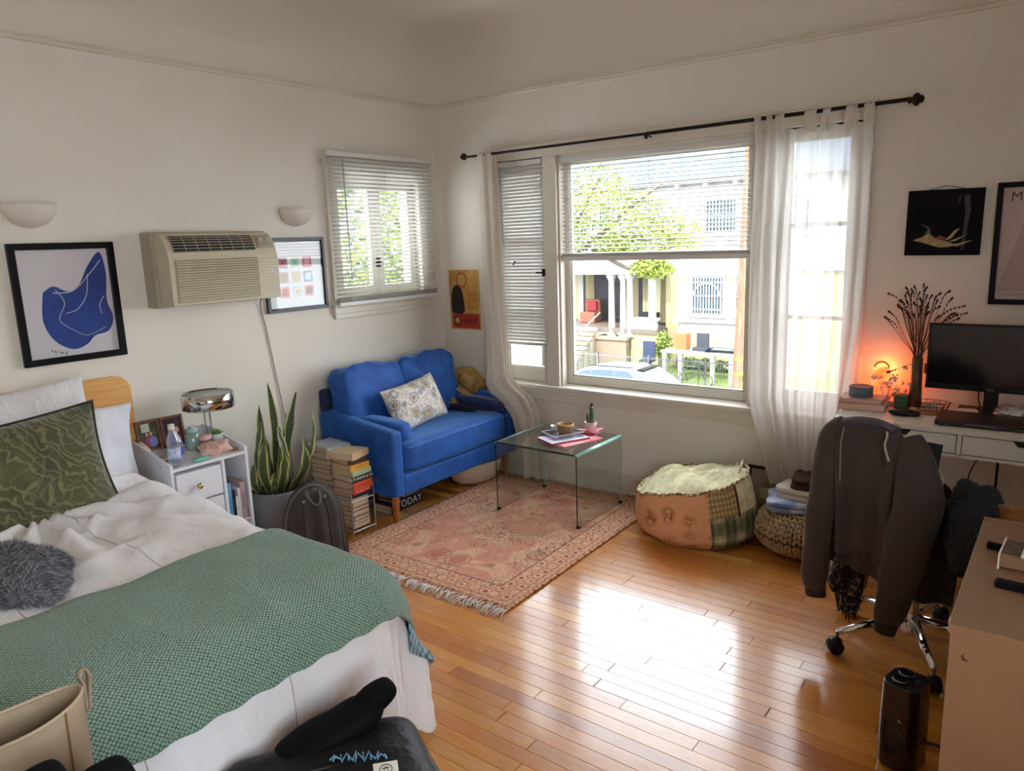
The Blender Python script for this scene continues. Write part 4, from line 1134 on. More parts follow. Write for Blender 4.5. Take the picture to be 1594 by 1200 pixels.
up = [(0.023, .165, .128, 'b8342c', 3, .006, -.002, 'thin red book just above the wire rack rim', 'MODERN TALES', 'e8b39a'),
      (0.043, .170, .130, 'd5502c', 1, .010, 0, 'thick bright orange book in the pile on the wire rack', 'THE LONG ROAD', '8a2f18'),
      (0.034, .172, .132, '20242c', -2, .004, .002, 'black book with white spine lettering above the orange book', 'FUTURISMS & TO', 'd8d8d8'),
      (0.028, .165, .136, 'a9b98c', 2, .008, .002, 'pale green paperback with a small black emblem under the yellow one', None, None),
      (0.031, .160, .132, 'e0a63c', 0, .004, .000, 'mustard yellow paperback in the pile on the wire rack', 'ESSAYS', 'a06a20'),
      (0.031, .155, .128, '4a3428', -4, -.006, .002, 'dark brown paperback under the topmost tan one', None, None),
      (0.037, .175, .150, 'c9ac86', 14, .0, -.012, 'tan paperback slightly askew on top of the front book pile', None, None),
      ]
z = pile(.46, -1.312, z + .001, up, 'books piled on the wire rack')
# rear pile towards the wall
lst = []
rc = ['8a6a48', 'b59a72', '6b4a3a', 'c0a880', '7a3c30', '8f8468', 'a58a62', '3a2c28', 'b8a27c', '5e5148', '94806a', 'a8743c', '6a6258', 'c2ad88']
nums = ['lowest', 'second', 'third', 'fourth', 'fifth', 'sixth', 'seventh', 'eighth', 'ninth', 'tenth', 'eleventh', 'twelfth', 'thirteenth', 'fourteenth']
ths = [.03, .034, .028, .032, .026, .036, .024, .03, .034, .026, .022, .030, .026, .028]
zz = .043
for k in range(13):
    lst.append((ths[k], .150, .118, rc[k], 180 + rg.uniform(-4, 4), rg.uniform(-.006, .006), rg.uniform(-.004, .004), 'well-read paperback, %s%s in the rear pile behind the rack front' % (nums[k], '' if k == 0 else ' from the bottom'), None, None))
zz = pile(.275, -1.312, .043, lst, 'paperbacks in the rear pile')
pile(.30, -1.316, zz, [(.012, .19, .135, 'd9cbb8', 3, 0, 0, 'thin white-edged notebook near the top of the rear pile', None, None), (.026, .150, .12, '352c2c', 6, -.01, 0, 'dark paperback below the top magazine of the rear pile', 'VC', 'd8d0c0'), (.016, .20, .150, 'a3a7b0', -6, 0, 0, 'blue-grey magazine lying topmost on the rear book pile', None, None)], 'books topping the rear pile')

# ------------------------------------------------------------------ sofa
def velvet():
    m, nt, b = newmat('blue_velvet'); v = coords(nt, 'Object')
    n1 = noi(nt, v, 9, 4, .6, .5)
    c = ramp(nt, n1, [(.30, hx('0b3f86')), (.5, hx('0d4d9c')), (.70, hx('145cae'))]); nt.links.new(c, b.inputs['Base Color'])
    b.inputs['Roughness'].default_value = .7; b.inputs['Sheen Weight'].default_value = .7; b.inputs['Sheen Roughness'].default_value = .35; b.inputs['Sheen Tint'].default_value = (.3, .6, 1, 1)
    mp = NN(nt, 'ShaderNodeMapping'); mp.inputs['Scale'].default_value = (1, 1, 1); nt.links.new(v, mp.inputs[0])
    bump(nt, b, noi(nt, v, 12, 4), .2, .008); return m
m_vel = velvet()
sf = thing('loveseat', 'two-seat royal blue velvet sofa with tapered wooden legs in the corner', 'sofa', (.34, -.6, 0))
SX, SY0, SY1 = .645, -1.165, -.035
aw = .085
def armprof(): return [(.03, .17), (SX, .17), (SX, .53), (SX - .01, .545), (SX - .05, .552), (.30, .585), (.10, .615), (.03, .60)]
MSx = lambda y: Matrix(((1, 0, 0, 0), (0, 0, -1, y), (0, 1, 0, 0), (0, 0, 0, 1)))
for y in (SY0 + aw, SY1):
    part('arm', MB().prism(armprof(), aw, MSx(y)), m_vel, sf, bev=.022)
part('base', MB().box(.05, SY0 + aw - .005, .17, SX - .008, SY1 - aw + .005, .285), m_vel, sf, bev=.012)
part('back_frame', MB().prism([(.03, .17), (.13, .17), (.10, .735), (.03, .735)], SY1 - SY0 - .02, MSx(SY1 - .01)), mat('shaded_velvet_back', '0a1d42', .8), sf, bev=.02)  # shadow on the back frame painted in: darker copy of the blue velvet
def cush(name, c, rx, ry, rz, M=None, e=.32, nz=.01, seed=0, nsc=9):
    return part(name, MB().ell((0, 0, 0), rx, ry, rz, 72, 48, e, M=T(c) @ (M or Matrix.Identity(4)), nz=nz, seed=seed, nsc=nsc), m_vel, sf)
cush('seat_cushion', (.37, -.60, .375), .285, .475, .083, nz=.006, e=.22)
BR = Matrix.Rotation(math.radians(-13), 4, 'Y')
cush('back_cushion', (.185, -.885, .645), .085, .245, .215, BR, .38, .030, 3, 10)
cush('back_cushion', (.165, -.38, .645), .085, .250, .205, BR, .38, .030, 8, 10)
part('cushion_piping', MB().tube([(.655, -.60 + .455 * math.sin(a), .44 ) for a in [-PI / 2 + PI * k / 20 for k in range(21)]], .004, n=6), m_vel, sf)
m_sleg = mat('sofa_leg_wood', 'b0662c', .4, c2='8e4e20', sc=12)
for x, y, tx, ty in ((.58, -1.11, .0, .005), (.58, -.09, .0, -.005), (.09, -1.11, 0, 0), (.09, -.09, 0, 0)):
    part('leg', MB().cyl((x, y, 0), (x, y + ty, .175), .013, .026, n=16), m_sleg, sf)
# bolsters and scatter cushion
m_navy = mat('navy_velvet', '0f1c44', .8, c2='0a1430', sc=12, sheen=.5)
bo1 = MB().ell((.36, -1.018, .515), .26, .062, .062, 40, 24, .45, nz=.006, seed=2)
solo('bolster', bo1, m_vel, 'blue velvet bolster roll lying inside the left sofa arm', 'cushion')
bo2 = MB().ell((.38, -.170, .500), .26, .052, .048, 40, 24, .75, nz=.006, seed=5)
solo('bolster', bo2, mat('dark_blue_velvet', '16275c', .8, c2='101d48', sc=12, sheen=.5), 'darker blue bolster lying inside the right sofa arm near the curtain', 'cushion')
def floral():
    m, nt, b = newmat('floral_cotton'); v = coords(nt, 'UV')
    vo = NN(nt, 'ShaderNodeTexVoronoi'); vo.inputs['Scale'].default_value = 13; nt.links.new(v, vo.inputs['Vector'])
    d = vo.outputs['Distance']
    ring = ramp(nt, d, [(.0, hx('a8842f')), (.16, hx('c2a86a')), (.22, hx('6f6350')), (.28, hx('ded3c4')), (.42, hx('8e8fa0')), (.48, hx('ddd4c6'))])
    n1 = noi(nt, v, 46, 5, .7, 1.5)
    f = ramp(nt, n1, [(.50, (0, 0, 0, 1)), (.55, (1, 1, 1, 1))])
    c = mixc(nt, mth(nt, 'MULTIPLY', f, .6), ring, hx('6d6a72'))
    nt.links.new(c, b.inputs['Base Color']); b.inputs['Roughness'].default_value = .8; bump(nt, b, noi(nt, v, 9, 3), .3, .01); return m
M = basis((.375, -.70, .600), (-.10, 1, .075), (-.42, .0, 1)); mb = MB(); pillow(mb, M, .49, .285, .14, .07, .008, 6)
solo('floral_cushion', mb, floral(), 'rectangular cushion with grey and ochre floral print on the blue sofa', 'cushion')

# hat and scarf on the sofa's right back corner
m_straw = mat('straw_felt', 'b3915a', .8, c2='9c7a44', sc=20, bmp=.3, bsc=90)
ht = thing('hat', 'tan brimmed hat resting on a patterned scarf in the sofa corner', 'hat', (.20, -.10, .55))
MH = basis((.16, -.085, .655), (.3, 1, 0), (-.55, .25, 1)) 
Mh = MH @ Matrix.Rotation(math.radians(90), 4, 'X') @ Matrix.Identity(4)
# crown axis points out toward the room
ax = Vector((.55, -.42, .72)).normalized(); a1 = ax.orthogonal().normalized(); a1 = Vector((-.4, -.2, .9)); a1 = (a1 - ax * a1.dot(ax)).normalized(); a2 = ax.cross(a1)
MHt = Matrix.Identity(4)
for i in range(3): MHt[i][0] = a2[i]; MHt[i][1] = a1[i]; MHt[i][2] = ax[i]
MHt.translation = Vector((.275, -.085, .615))
part('brim', MB().grid(lambda u, v: MHt @ Vector(((.058 + .06 * v) * math.cos(u * 2 * PI), (.066 + .062 * v) * math.sin(u * 2 * PI), .012 * v * math.cos(u * 4 * PI) + .01 * v)), 36, 5, closeu=True), m_straw, ht, solid=.003)
part('crown', MB().lathe([(.062, 0), (.060, .03), (.054, .065), (.040, .082), (.018, .080), (0, .070)], (0, 0, 0), 32, sx=.9, sy=1.05, M=MHt), m_straw, ht)
part('hat_band', MB().lathe([(.063, .004), (.0625, .02)], (0, 0, 0), 32, sx=.9, sy=1.05, M=MHt), mat('hat_band_tan', '8f6f3c', .7), ht)
def paisley():
    m, nt, b = newmat('patterned_scarf'); v = coords(nt, 'Object')
    nt.links.new(ramp(nt, noi(nt, v, 45, 5, .7, 1.2), [(.40, hx('3a2c22')), (.47, hx('a8842f')), (.53, hx('7b5a2c')), (.58, hx('b07c62')), (.66, hx('4a3826'))]), b.inputs['Base Color']); b.inputs['Roughness'].default_value = .85; return m
m_pais = paisley()
sc2 = MB().grid(lambda u, v: Vector((.10 + .22 * u + .02 * math.sin(v * 9), -.27 + .19 * v + .02 * math.sin(u * 6), .63 - .16 * u - .04 * abs(v - .5) + .02 * N3(u * 6, v * 7, 2) + .03 * math.sin(v * 7))), 30, 30)
sc2.ell((.19, -.13, .62), .04, .05, .07, 24, 16, .9, nz=.03, seed=3, nsc=18)
sc2.ell((.30, -.075, .575), .10, .04, .045, 30, 16, .9, nz=.03, seed=9, nsc=18)
solo('scarf', sc2, m_pais, 'brown and ochre patterned scarf bundled under the tan hat', 'scarf', solid=.004)
solo('folded_trousers', MB().ell((.30, -.255, .480), .17, .035, .022, 36, 18, .6, nz=.02, seed=12, nsc=12), mat('navy_denim', '11162a', .85, bmp=.2, bsc=90), 'dark navy clothing laid along the sofa seat beside the right bolster', 'clothes')

# basket and books under the sofa
def basketm():
    m, nt, b = newmat('cream_rope'); v = coords(nt, 'Object'); w = wave(nt, v, 14, .3, 'Z')
    b.inputs['Base Color'].default_value = hx('d3bda6'); b.inputs['Roughness'].default_value = .85; bump(nt, b, w, .5, .006); return m
solo('rope_basket', MB().lathe([(0, 0), (.13, 0), (.165, .02), (.195, .09), (.205, .150), (.198, .150), (.188, .09), (.15, .02), (0, .012)], (.44, -.255, .001), 40, sx=.85), basketm(), 'shallow cream coiled-rope basket on the floor under the sofa', 'basket')
solo('red_box', MB().box(.30, -.50 + .32, 0, .36, -.06, .0), C_('8e2c22'), 'x', 'x') if False else None
# boxed book with TODAY lettering and its pile
def flatbook(c, sx_, sy_, th, col, lab, rz=0, grp=None, txt=None, tc='e8e8e8', ts=None, cat='book'):
    t = thing('book', lab, cat, c, math.radians(rz), grp)
    part('cover', MB().box(-sx_ / 2, -sy_ / 2, 0, sx_ / 2, sy_ / 2, .002).box(-sx_ / 2, -sy_ / 2, th - .002, sx_ / 2, sy_ / 2, th).box(sx_ / 2 - .002, -sy_ / 2, 0, sx_ / 2, sy_ / 2, th), C_(col), t, local=True)
    part('pages', MB().box(-sx_ / 2 + .003, -sy_ / 2 + .003, .002, sx_ / 2 - .002, sy_ / 2 - .003, th - .002), m_pages, t, local=True)
    if txt:
        TM = Matrix(((0, 0, 1, sx_ / 2), (1, 0, 0, 0), (0, 1, 0, th / 2), (0, 0, 0, 1)))
        part('lettering', text_mb(txt, ts or th * .8, TM), C_(tc), t, local=True)
    return t
flatbook((.36, -.865, 0), .16, .22, .062, '15161a', 'thick black book reading TODAY on its spine under the sofa front', 0, 'books under the sofa', 'TODAY', ts=.062)
flatbook((.36, -.855, .0625), .16, .225, .030, '24262c', 'black book with small white title lying on the TODAY book', 2, 'books under the sofa', 'THE MEMOIR OF A', ts=.017)
flatbook((.38, -1.01, 0), .17, .05, .052, '5a2a38', 'narrow dark maroon book beside the sofa leg under the sofa', 0, 'books under the sofa')
zz = 0
for th, col, lab in ((.050, '4e4a40', 'thick grey-brown book at the bottom of the pile behind the sofa leg'), (.026, '2e3a3e', 'dark teal book in the middle of the pile behind the sofa leg'), (.018, '58606a', 'slate grey thin book in the pile behind the sofa leg'), (.020, '22242a', 'black book topmost in the pile behind the sofa leg')):
    flatbook((.26, -1.125, zz), .20, .12, th, col, lab, -3, 'books piled under the left sofa arm'); zz += th + .0006

# poster
P0 = FW(0)
po = thing('poster', 'unframed ochre and red paper poster with a dark rounded shape beside the curtain', 'poster', (.205, -.002, .965))
M = P0 @ Matrix.Translation((.207, 1.168, .002)) @ Matrix.Rotation(math.radians(.3), 4, 'Z')
part('paper', MB().box(-.135, -.203, 0, .135, .203, .0015, M=M), mat('poster_ochre', 'c89f55', .75, c2='b3803a', sc=12), po)
pr = MB()
def pdisc(x, y, rx, ry, z, mi, n=28): pr.prism([(x + rx * math.cos(2 * PI * k / n), y + ry * math.sin(2 * PI * k / n)) for k in range(n)], .0004, M @ Matrix.Translation((0, 0, z)), mi)
pdisc(-.02, .135, .048, .052, .0016, 0)
pdisc(-.02, .135, .036, .040, .0020, 1)
pr.prism(blob([(-.118, -.09), (-.120, .0), (-.105, .07), (-.065, .10), (-.025, .07), (-.008, .0), (-.010, -.09)]), .0004, M @ Matrix.Translation((0, 0, .0024)), 2)
pr.box(-.115, -.193, .0016, .125, -.095, .0020, M=M, mi=3)
pdisc(-.075, -.145, .035, .035, .0022, 4); pdisc(-.072, -.142, .020, .02, .0026, 1)
for k in range(4): pr.box(-.02 + .032 * k, -.165, .0022, .0 + .032 * k, -.125, .0026, M=M, mi=4)
for r in range(3):
    for k in range(3): pr.prism(blob([(.03 + k * .03, .04 - r * .045), (.04 + k * .03, .055 - r * .045), (.052 + k * .03, .04 - r * .045), (.042 + k * .03, .022 - r * .045)], 3), .0004, M @ Matrix.Translation((0, 0, .0016)), 5)
part('printed_shapes', pr, [mat('poster_rust', 'b4502e', .75), mat('poster_sand', 'c79a52', .75), mat('poster_dark', '1c1412', .75), mat('poster_red', 'ab2b22', .75), mat('poster_maroon', '6e2420', .75), mat('poster_amber', 'b57228', .75)], po)

# ------------------------------------------------------------------ rug
def rugmat():
    m, nt, b = newmat('persian_rug'); tc = NN(nt, 'ShaderNodeTexCoord'); sp = NN(nt, 'ShaderNodeSeparateXYZ'); nt.links.new(tc.outputs['UV'], sp.inputs[0])
    X, Y = sp.outputs[0], sp.outputs[1]            # metres from the rug centre
    HW, HL = .575, .76
    ax_ = mth(nt, 'SUBTRACT', HW, mth(nt, 'ABSOLUTE', X)); ay_ = mth(nt, 'SUBTRACT', HL, mth(nt, 'ABSOLUTE', Y))
    dE = mth(nt, 'MINIMUM', ax_, ay_)
    vec = tc.outputs['UV']
    dn = NN(nt, 'ShaderNodeTexNoise'); dn.inputs['Scale'].default_value = 7; dn.inputs['Detail'].default_value = 3; nt.links.new(vec, dn.inputs['Vector'])
    wv = mixc(nt, .07, vec, dn.outputs['Color'])
    mpa = NN(nt, 'ShaderNodeVectorMath', operation='ABSOLUTE'); nt.links.new(vec, mpa.inputs[0])
    # mirrored flowers of the field
    v1 = NN(nt, 'ShaderNodeTexVoronoi'); v1.inputs['Scale'].default_value = 4.6; nt.links.new(mpa.outputs[0], v1.inputs['Vector']); v1.inputs['Randomness'].default_value = .8
    v2 = NN(nt, 'ShaderNodeTexVoronoi', feature='DISTANCE_TO_EDGE'); v2.inputs['Scale'].default_value = 34; nt.links.new(wv, v2.inputs['Vector'])
    v3 = NN(nt, 'ShaderNodeTexVoronoi'); v3.inputs['Scale'].default_value = 30; nt.links.new(mpa.outputs[0], v3.inputs['Vector'])
    nz = noi(nt, vec, 5.0, 5, .65, .8); nf = noi(nt, vec, 60, 4, .7)
    field = ramp(nt, nz, [(.30, hx('dda58e')), (.45, hx('d3917b')), (.55, hx('e0b393')), (.70, hx('d79a84'))])
    fl1 = ramp(nt, v1.outputs['Distance'], [(.0, (1, 1, 1, 1)), (.18, (1, 1, 1, 1)), (.30, (0, 0, 0, 1))])
    field = mixc(nt, mth(nt, 'MULTIPLY', fl1, .55), field, hx('b84e48'))
    ringd = ramp(nt, v1.outputs['Distance'], [(.28, (0, 0, 0, 1)), (.31, (1, 1, 1, 1)), (.35, (0, 0, 0, 1))])
    field = mixc(nt, mth(nt, 'MULTIPLY', ringd, .6), field, hx('6f4f48'))
    vine = ramp(nt, v2.outputs['Distance'], [(.0, (1, 1, 1, 1)), (.03, (1, 1, 1, 1)), (.07, (0, 0, 0, 1))])
    vm = ramp(nt, noi(nt, vec, 3.4, 3), [(.42, (0, 0, 0, 1)), (.6, (1, 1, 1, 1))])
    field = mixc(nt, mth(nt, 'MULTIPLY', mth(nt, 'MULTIPLY', vine, .75), vm), field, hx('5f4a46'))
    sd = ramp(nt, v3.outputs['Distance'], [(.10, (1, 1, 1, 1)), (.22, (0, 0, 0, 1))])
    field = mixc(nt, mth(nt, 'MULTIPLY', sd, .55), field, hx('e5c29c'))
    # border with its own repeat
    bord = ramp(nt, v1.outputs['Distance'], [(0, hx('c77a66')), (.4, hx('dcac8c')), (.8, hx('d39a7e'))])
    v4 = NN(nt, 'ShaderNodeTexVoronoi'); v4.inputs['Scale'].default_value = 16; v4.inputs['Randomness'].default_value = .25; nt.links.new(vec, v4.inputs['Vector'])
    bb = ramp(nt, v4.outputs['Distance'], [(.0, hx('b0564c')), (.16, hx('8a5a4c')), (.24, hx('deb390')), (.44, hx('d9a286')), (.5, hx('8c6256')), (.54, hx('d9a286'))])
    inb = ramp(nt, dE, [(.0, (1, 1, 1, 1)), (.150, (1, 1, 1, 1)), (.152, (0, 0, 0, 1))])
    c = mixc(nt, inb, field, bb)
    for a, b_, colr in ((.150, .160, '6e4a44'), (.138, .144, 'e2bc98'), (.044, .050, '6e4a44'), (.030, .036, 'd9a98a'), (.012, .018, '8d5a4c')):
        r = NN(nt, 'ShaderNodeValToRGB'); r.color_ramp.interpolation = 'CONSTANT'; e = r.color_ramp.elements; e[0].position = 0; e[0].color = (0, 0, 0, 1); e[1].position = a; e[1].color = (1, 1, 1, 1); x = e.new(b_); x.color = (0, 0, 0, 1)
        nt.links.new(dE, r.inputs[0]); c = mixc(nt, mth(nt, 'MULTIPLY', r.outputs[0], .75), c, hx(colr))
    c = mixc(nt, ramp(nt, nf, [(.45, (0, 0, 0, 1)), (.75, (.5, .5, .5, 1))]), c, hx('8b6a60'))
    nt.links.new(c, b.inputs['Base Color']); b.inputs['Roughness'].default_value = .95; b.inputs['Specular IOR Level'].default_value = .1
    bump(nt, b, nf, .4, .002); return m
ra = math.radians(1.2)
rc_ = Vector((1.135, -.815, 0)); RM = Matrix.Translation(rc_) @ Matrix.Rotation(ra, 4, 'Z')
rug = thing('rug', 'faded salmon pink oriental rug with fringed ends under the glass table', 'rug', rc_, ra)
mb = MB().grid(lambda u, v: RM @ Vector((-.575 + 1.15 * u, -.76 + 1.52 * v, .007 + .0015 * N3(u * 6, v * 7))), 40, 50, uvs=lambda u, v: (-.575 + 1.15 * u, -.76 + 1.52 * v))
part('pile', mb, rugmat(), rug, solid=.006)
m_fri = mat('fringe_cotton', 'd8cfc6', .9)
fm = MB(); rgf = random.Random(2)
for end in (-1, 1):
    for k in range(58):
        x = -.57 + 1.14 * k / 57 + rgf.uniform(-.004, .004); L_ = rgf.uniform(.05, .085) if end < 0 else rgf.uniform(.02, .04)
        for q in range(3):
            a = rgf.uniform(-.5, .5); p0 = RM @ Vector((x, end * .758, .008)); p1 = RM @ Vector((x + a * L_ * .4, end * (.76 + L_ * .5), .012 + rgf.uniform(0, .006))); p2 = RM @ Vector((x + a * L_ + rgf.uniform(-.01, .01), end * (.76 + L_), .004))
            fm.tube([p0, p1, p2], [.0022, .0026, .0022], n=5)
part('fringe', fm, m_fri, rug, stuff=True)

# ------------------------------------------------------------------ glass coffee table
def gtab():
    m, nt, b = newmat('table_glass'); nt.nodes.remove(b); out = nt.nodes['Material Output']
    t = NN(nt, 'ShaderNodeBsdfTransparent'); t.inputs[0].default_value = (.93, .97, .955, 1); g = NN(nt, 'ShaderNodeBsdfGlossy'); g.inputs[1].default_value = .01
    m1 = NN(nt, 'ShaderNodeMixShader')
    nt.links.new(schlick(nt, .035), m1.inputs[0]); nt.links.new(t.outputs[0], m1.inputs[1]); nt.links.new(g.outputs[0], m1.inputs[2]); nt.links.new(m1.outputs[0], out.inputs[0]); return m
m_gt = gtab(); m_gedge = mat('glass_edge_dark', '14352e', .1, spec=.8); m_gedge2 = mat('glass_edge_light', '9fd6cd', .1, spec=.8)
GX0, GX1, GY0, GY1, GH, gt = .948, 1.505, -.652, -.165, .425, .010
tb = thing('glass_table', 'bent clear glass waterfall coffee table standing on the rug', 'table', ((GX0 + GX1) / 2, (GY0 + GY1) / 2, .011))
part('top', MB().box(GX0 + .01, GY0 + .001, GH - gt, GX1 - .01, GY1 - .001, GH), m_gt, tb)
part('side_panel', MB().box(GX0, GY0 + .001, .012, GX0 + gt, GY1 - .001, GH - .012), m_gt, tb)
part('side_panel', MB().box(GX1 - gt, GY0 + .001, .012, GX1, GY1 - .001, GH - .012), m_gt, tb)
for x in (GX0, GX1):
    s = 1 if x == GX0 else -1
    part('bent_corner', MB().grid(lambda u, v: Vector((x + s * .013 * (1 - math.cos(u * PI / 2)), GY0 + (GY1 - GY0) * v, GH - .013 + .013 * math.sin(u * PI / 2))), 6, 1), m_gedge2, tb, solid=.002)
for y in (GY0, GY1):
    part('polished_edge', MB().box(GX0 + .012, y - .0012, GH - gt, GX1 - .012, y + .0012, GH), m_gedge if y == GY0 else m_gedge2, tb)
    for x in (GX0, GX1 - gt): part('polished_edge', MB().box(x + (.002), y - .0012, .011, x + gt - .002, y + .0012, GH - .012), m_gedge if y == GY0 else m_gedge2, tb)
for x, y in ((GX0 + .005, GY0 + .01), (GX1 - .005, GY0 + .01), (GX0 + .005, GY1 - .01), (GX1 - .005, GY1 - .01)):
    part('foot_pad', MB().box(x - .009, y - .011, .0105, x + .009, y + .011, .024), m_black, tb, bev=.002)
# things on the table
m_mag = mat('magazine_red', 'c94a55', .4, c2='e0a0a0', sc=30)
mg_ = thing('magazine', 'red and pink magazine lying under the clear tray on the glass table', 'magazine', (1.315, -.40, GH), math.radians(-18))
part('cover', MB().box(-.105, -.14, .0055, .105, .14, .0065).box(-.105, -.14, 0, .105, .14, .001), m_mag, mg_, local=True); part('pages', MB().box(-.104, -.139, .001, .103, .139, .0055), m_paper, mg_, local=True)
mg2 = thing('magazine', 'pale magazine with crimson underside on top of the red magazine', 'magazine', (1.275, -.43, GH + .0068), math.radians(-26))
part('cover', MB().box(-.085, -.125, .008, .085, .125, .010), mat('magazine_pale', 'd5ccd8', .4, c2='a9a4b4', sc=40), mg2, local=True, bev=.0005); part('pages', MB().box(-.084, -.124, 0, .084, .124, .008), mat('crimson_cloth', 'a3283a', .6), mg2, local=True)
m_acr = glass('acrylic', 'f0f2f6')
tr = thing('acrylic_tray', 'small clear acrylic tray on the magazines on the glass table', 'tray', (1.255, -.405, GH + .017), math.radians(-26))
part('tray_base', MB().box(-.075, -.10, 0, .075, .10, .003), m_acr, tr, local=True)
m_acre = mat('acrylic_edge', 'dfe2ea', .15)
for (a, b_, c, d) in ((-.075, -.10, -.072, .10), (.072, -.10, .075, .10), (-.072, -.10, .072, -.097), (-.072, .097, .072, .10)):
    part('tray_wall', MB().box(a, b_, .003, c, d, .022), m_acr, tr, local=True)
    part('tray_rim', MB().box(a, b_, .022, c, d, .025), m_acre, tr, local=True)
m_bowl = mat('turned_wood', 'b08a58', .5, c2='8e6a3e', sc=30)
bw = thing('wooden_bowl', 'small round turned wooden bowl standing in the clear tray', 'bowl', (1.245, -.36, GH + .0205))
part('bowl', MB().lathe([(0, 0), (.038, 0), (.043, .008), (.045, .03), (.050, .034), (.050, .056), (.045, .058), (.042, .050), (.040, .012), (0, .010)], (1.245, -.36, GH + .0205), 32), m_bowl, bw)
part('groove', MB().lathe([(.0505, .040), (.0508, .042), (.0505, .044)], (1.245, -.36, GH + .0205), 32), mat('groove_dark', '5f4122', .6), bw)
gl = thing('glass_tealight', 'small cut-glass tealight holder behind the wooden bowl', 'candle holder', (1.135, -.31, GH))
part('cup', MB().lathe([(0, 0), (.018, 0), (.026, .03), (.028, .042), (.024, .042), (.018, .012), (0, .010)], (1.135, -.31, GH), 12), mat('cut_glass', 'd4dade', .08, spec=.9), gl)
ca = thing('cactus', 'little dark green cactus in a pink pot wrapped in pink tissue on the glass table', 'plant', (1.345, -.245, GH))
cx, cy_ = 1.345, -.245
part('pot', MB().lathe([(0, .004), (.029, .004), (.037, .076), (.034, .076), (.032, .062), (0, .062)], (cx, cy_, GH), 24), mat('pot_pink', 'e3b8bf', .5), ca)
m_cac = mat('cactus_green', '2f4d33', .6, c2='4d6b46', sc=90, bmp=.5, bsc=200)
def column_c(x, y, h, r, lean): 
    mb = MB(); mb.lathe([(r * .8, 0), (r, h * .2), (r * .9, h * .5), (r, h * .6), (r * .8, h * .8), (r * .9, h * .88), (r * .5, h * .97), (0, h)], (0, 0, 0), 10, M=T((x, y, GH + .060), rx=lean)); return mb
part('stem', column_c(cx + .004, cy_, .105, .014, -4), m_cac, ca); part('stem', column_c(cx - .017, cy_ - .006, .065, .008, 3), m_cac, ca)
part('flower', MB().ell((cx + .006, cy_ + .006, GH + .178), .010, .010, .011, 12, 8, nz=.002, nsc=200), mat('cactus_flower', '5a1e20', .7), ca)
part('tip', MB().ell((cx - .002, cy_ + .004, GH + .160), .008, .008, .009, 10, 8), m_cac, ca)
tm = MB().grid(lambda u, v: Vector((cx + (.030 + .032 * v) * math.cos(u * 2 * PI) * (1 + .25 * math.sin(u * 14)), cy_ + (.030 + .032 * v) * math.sin(u * 2 * PI) * (1 + .25 * math.sin(u * 14)), GH + .002 + .020 * v * (1 + .5 * math.sin(u * 10 + 1)) + .004)), 60, 6, closeu=True)
part('tissue', tm, mat('tissue_pink', 'ecaab8', .7), ca)
part('ribbon_bow', MB().tube(sm([(cx + .015, cy_ - .045, GH + .012), (cx + .05, cy_ - .05, GH + .018), (cx + .03, cy_ - .04, GH + .006), (cx - .01, cy_ - .055, GH + .018), (cx + .012, cy_ - .045, GH + .010), (cx + .02, cy_ - .09, GH + .006)], 5), .004, n=6, flat=.4), mat('ribbon_red', 'c02a45', .5), ca)

# ------------------------------------------------------------------ patchwork bean bag
def beanm(kind):
    m, nt, b = newmat('patchwork_' + kind); v = coords(nt, 'UV')
    if kind == 'floral':
        vo = NN(nt, 'ShaderNodeTexVoronoi'); vo.inputs['Scale'].default_value = 8.5; vo.inputs['Randomness'].default_value = .5; nt.links.new(v, vo.inputs['Vector'])
        n1 = noi(nt, v, 48, 4, .7, 1)
        f = mth(nt, 'MULTIPLY', ramp(nt, vo.outputs['Distance'], [(.32, (1, 1, 1, 1)), (.52, (0, 0, 0, 1))]), ramp(nt, n1, [(.46, (0, 0, 0, 1)), (.52, (1, 1, 1, 1))]))
        c = mixc(nt, f, hx('dba277'), hx('96552e')); 
    elif kind == 'plaid':
        c = hx('c9bd96')
        for dr, s, ph, colr, a in (('X', 2.4, 0, '2a5a42', .75), ('Y', 2.4, 0, '1c3a30', .75), ('X', 7.2, 1, '8a9a62', .35), ('Y', 7.2, 1, '5a4a34', .35)):
            w = ramp(nt, wave(nt, v, s, 0, dr), [(.45, (0, 0, 0, 1)), (.5, (1, 1, 1, 1))]); c = mixc(nt, mth(nt, 'MULTIPLY', w, a), c, hx(colr))
    elif kind == 'check':
        c = hx('c2ad77')
        for dr in 'XY': c = mixc(nt, mth(nt, 'MULTIPLY', ramp(nt, wave(nt, v, 14, 0, dr), [(.45, (0, 0, 0, 1)), (.55, (1, 1, 1, 1))]), .55), c, hx('6e5a3a'))
    else:
        w = ramp(nt, wave(nt, v, 3.4, .5, 'X'), [(.6, (0, 0, 0, 1)), (.8, (1, 1, 1, 1))])
        c = mixc(nt, mth(nt, 'MULTIPLY', w, .16), ramp(nt, noi(nt, v, 26, 4, .7), [(.42, hx('ded8b4')), (.6, hx('c3bf92')), (.72, hx('b7965e'))]), hx('8a8a5c'))
    nt.links.new(c, b.inputs['Base Color']); b.inputs['Roughness'].default_value = .85
    bump(nt, b, noi(nt, v, 14, 5), .45, .01); return m
bb = thing('bean_bag', 'patchwork bean bag of peach floral, plaid and cream fabric on the wood floor', 'pouf', (2.05, -.34, 0))
bc = Vector((2.045, -.335, 0))
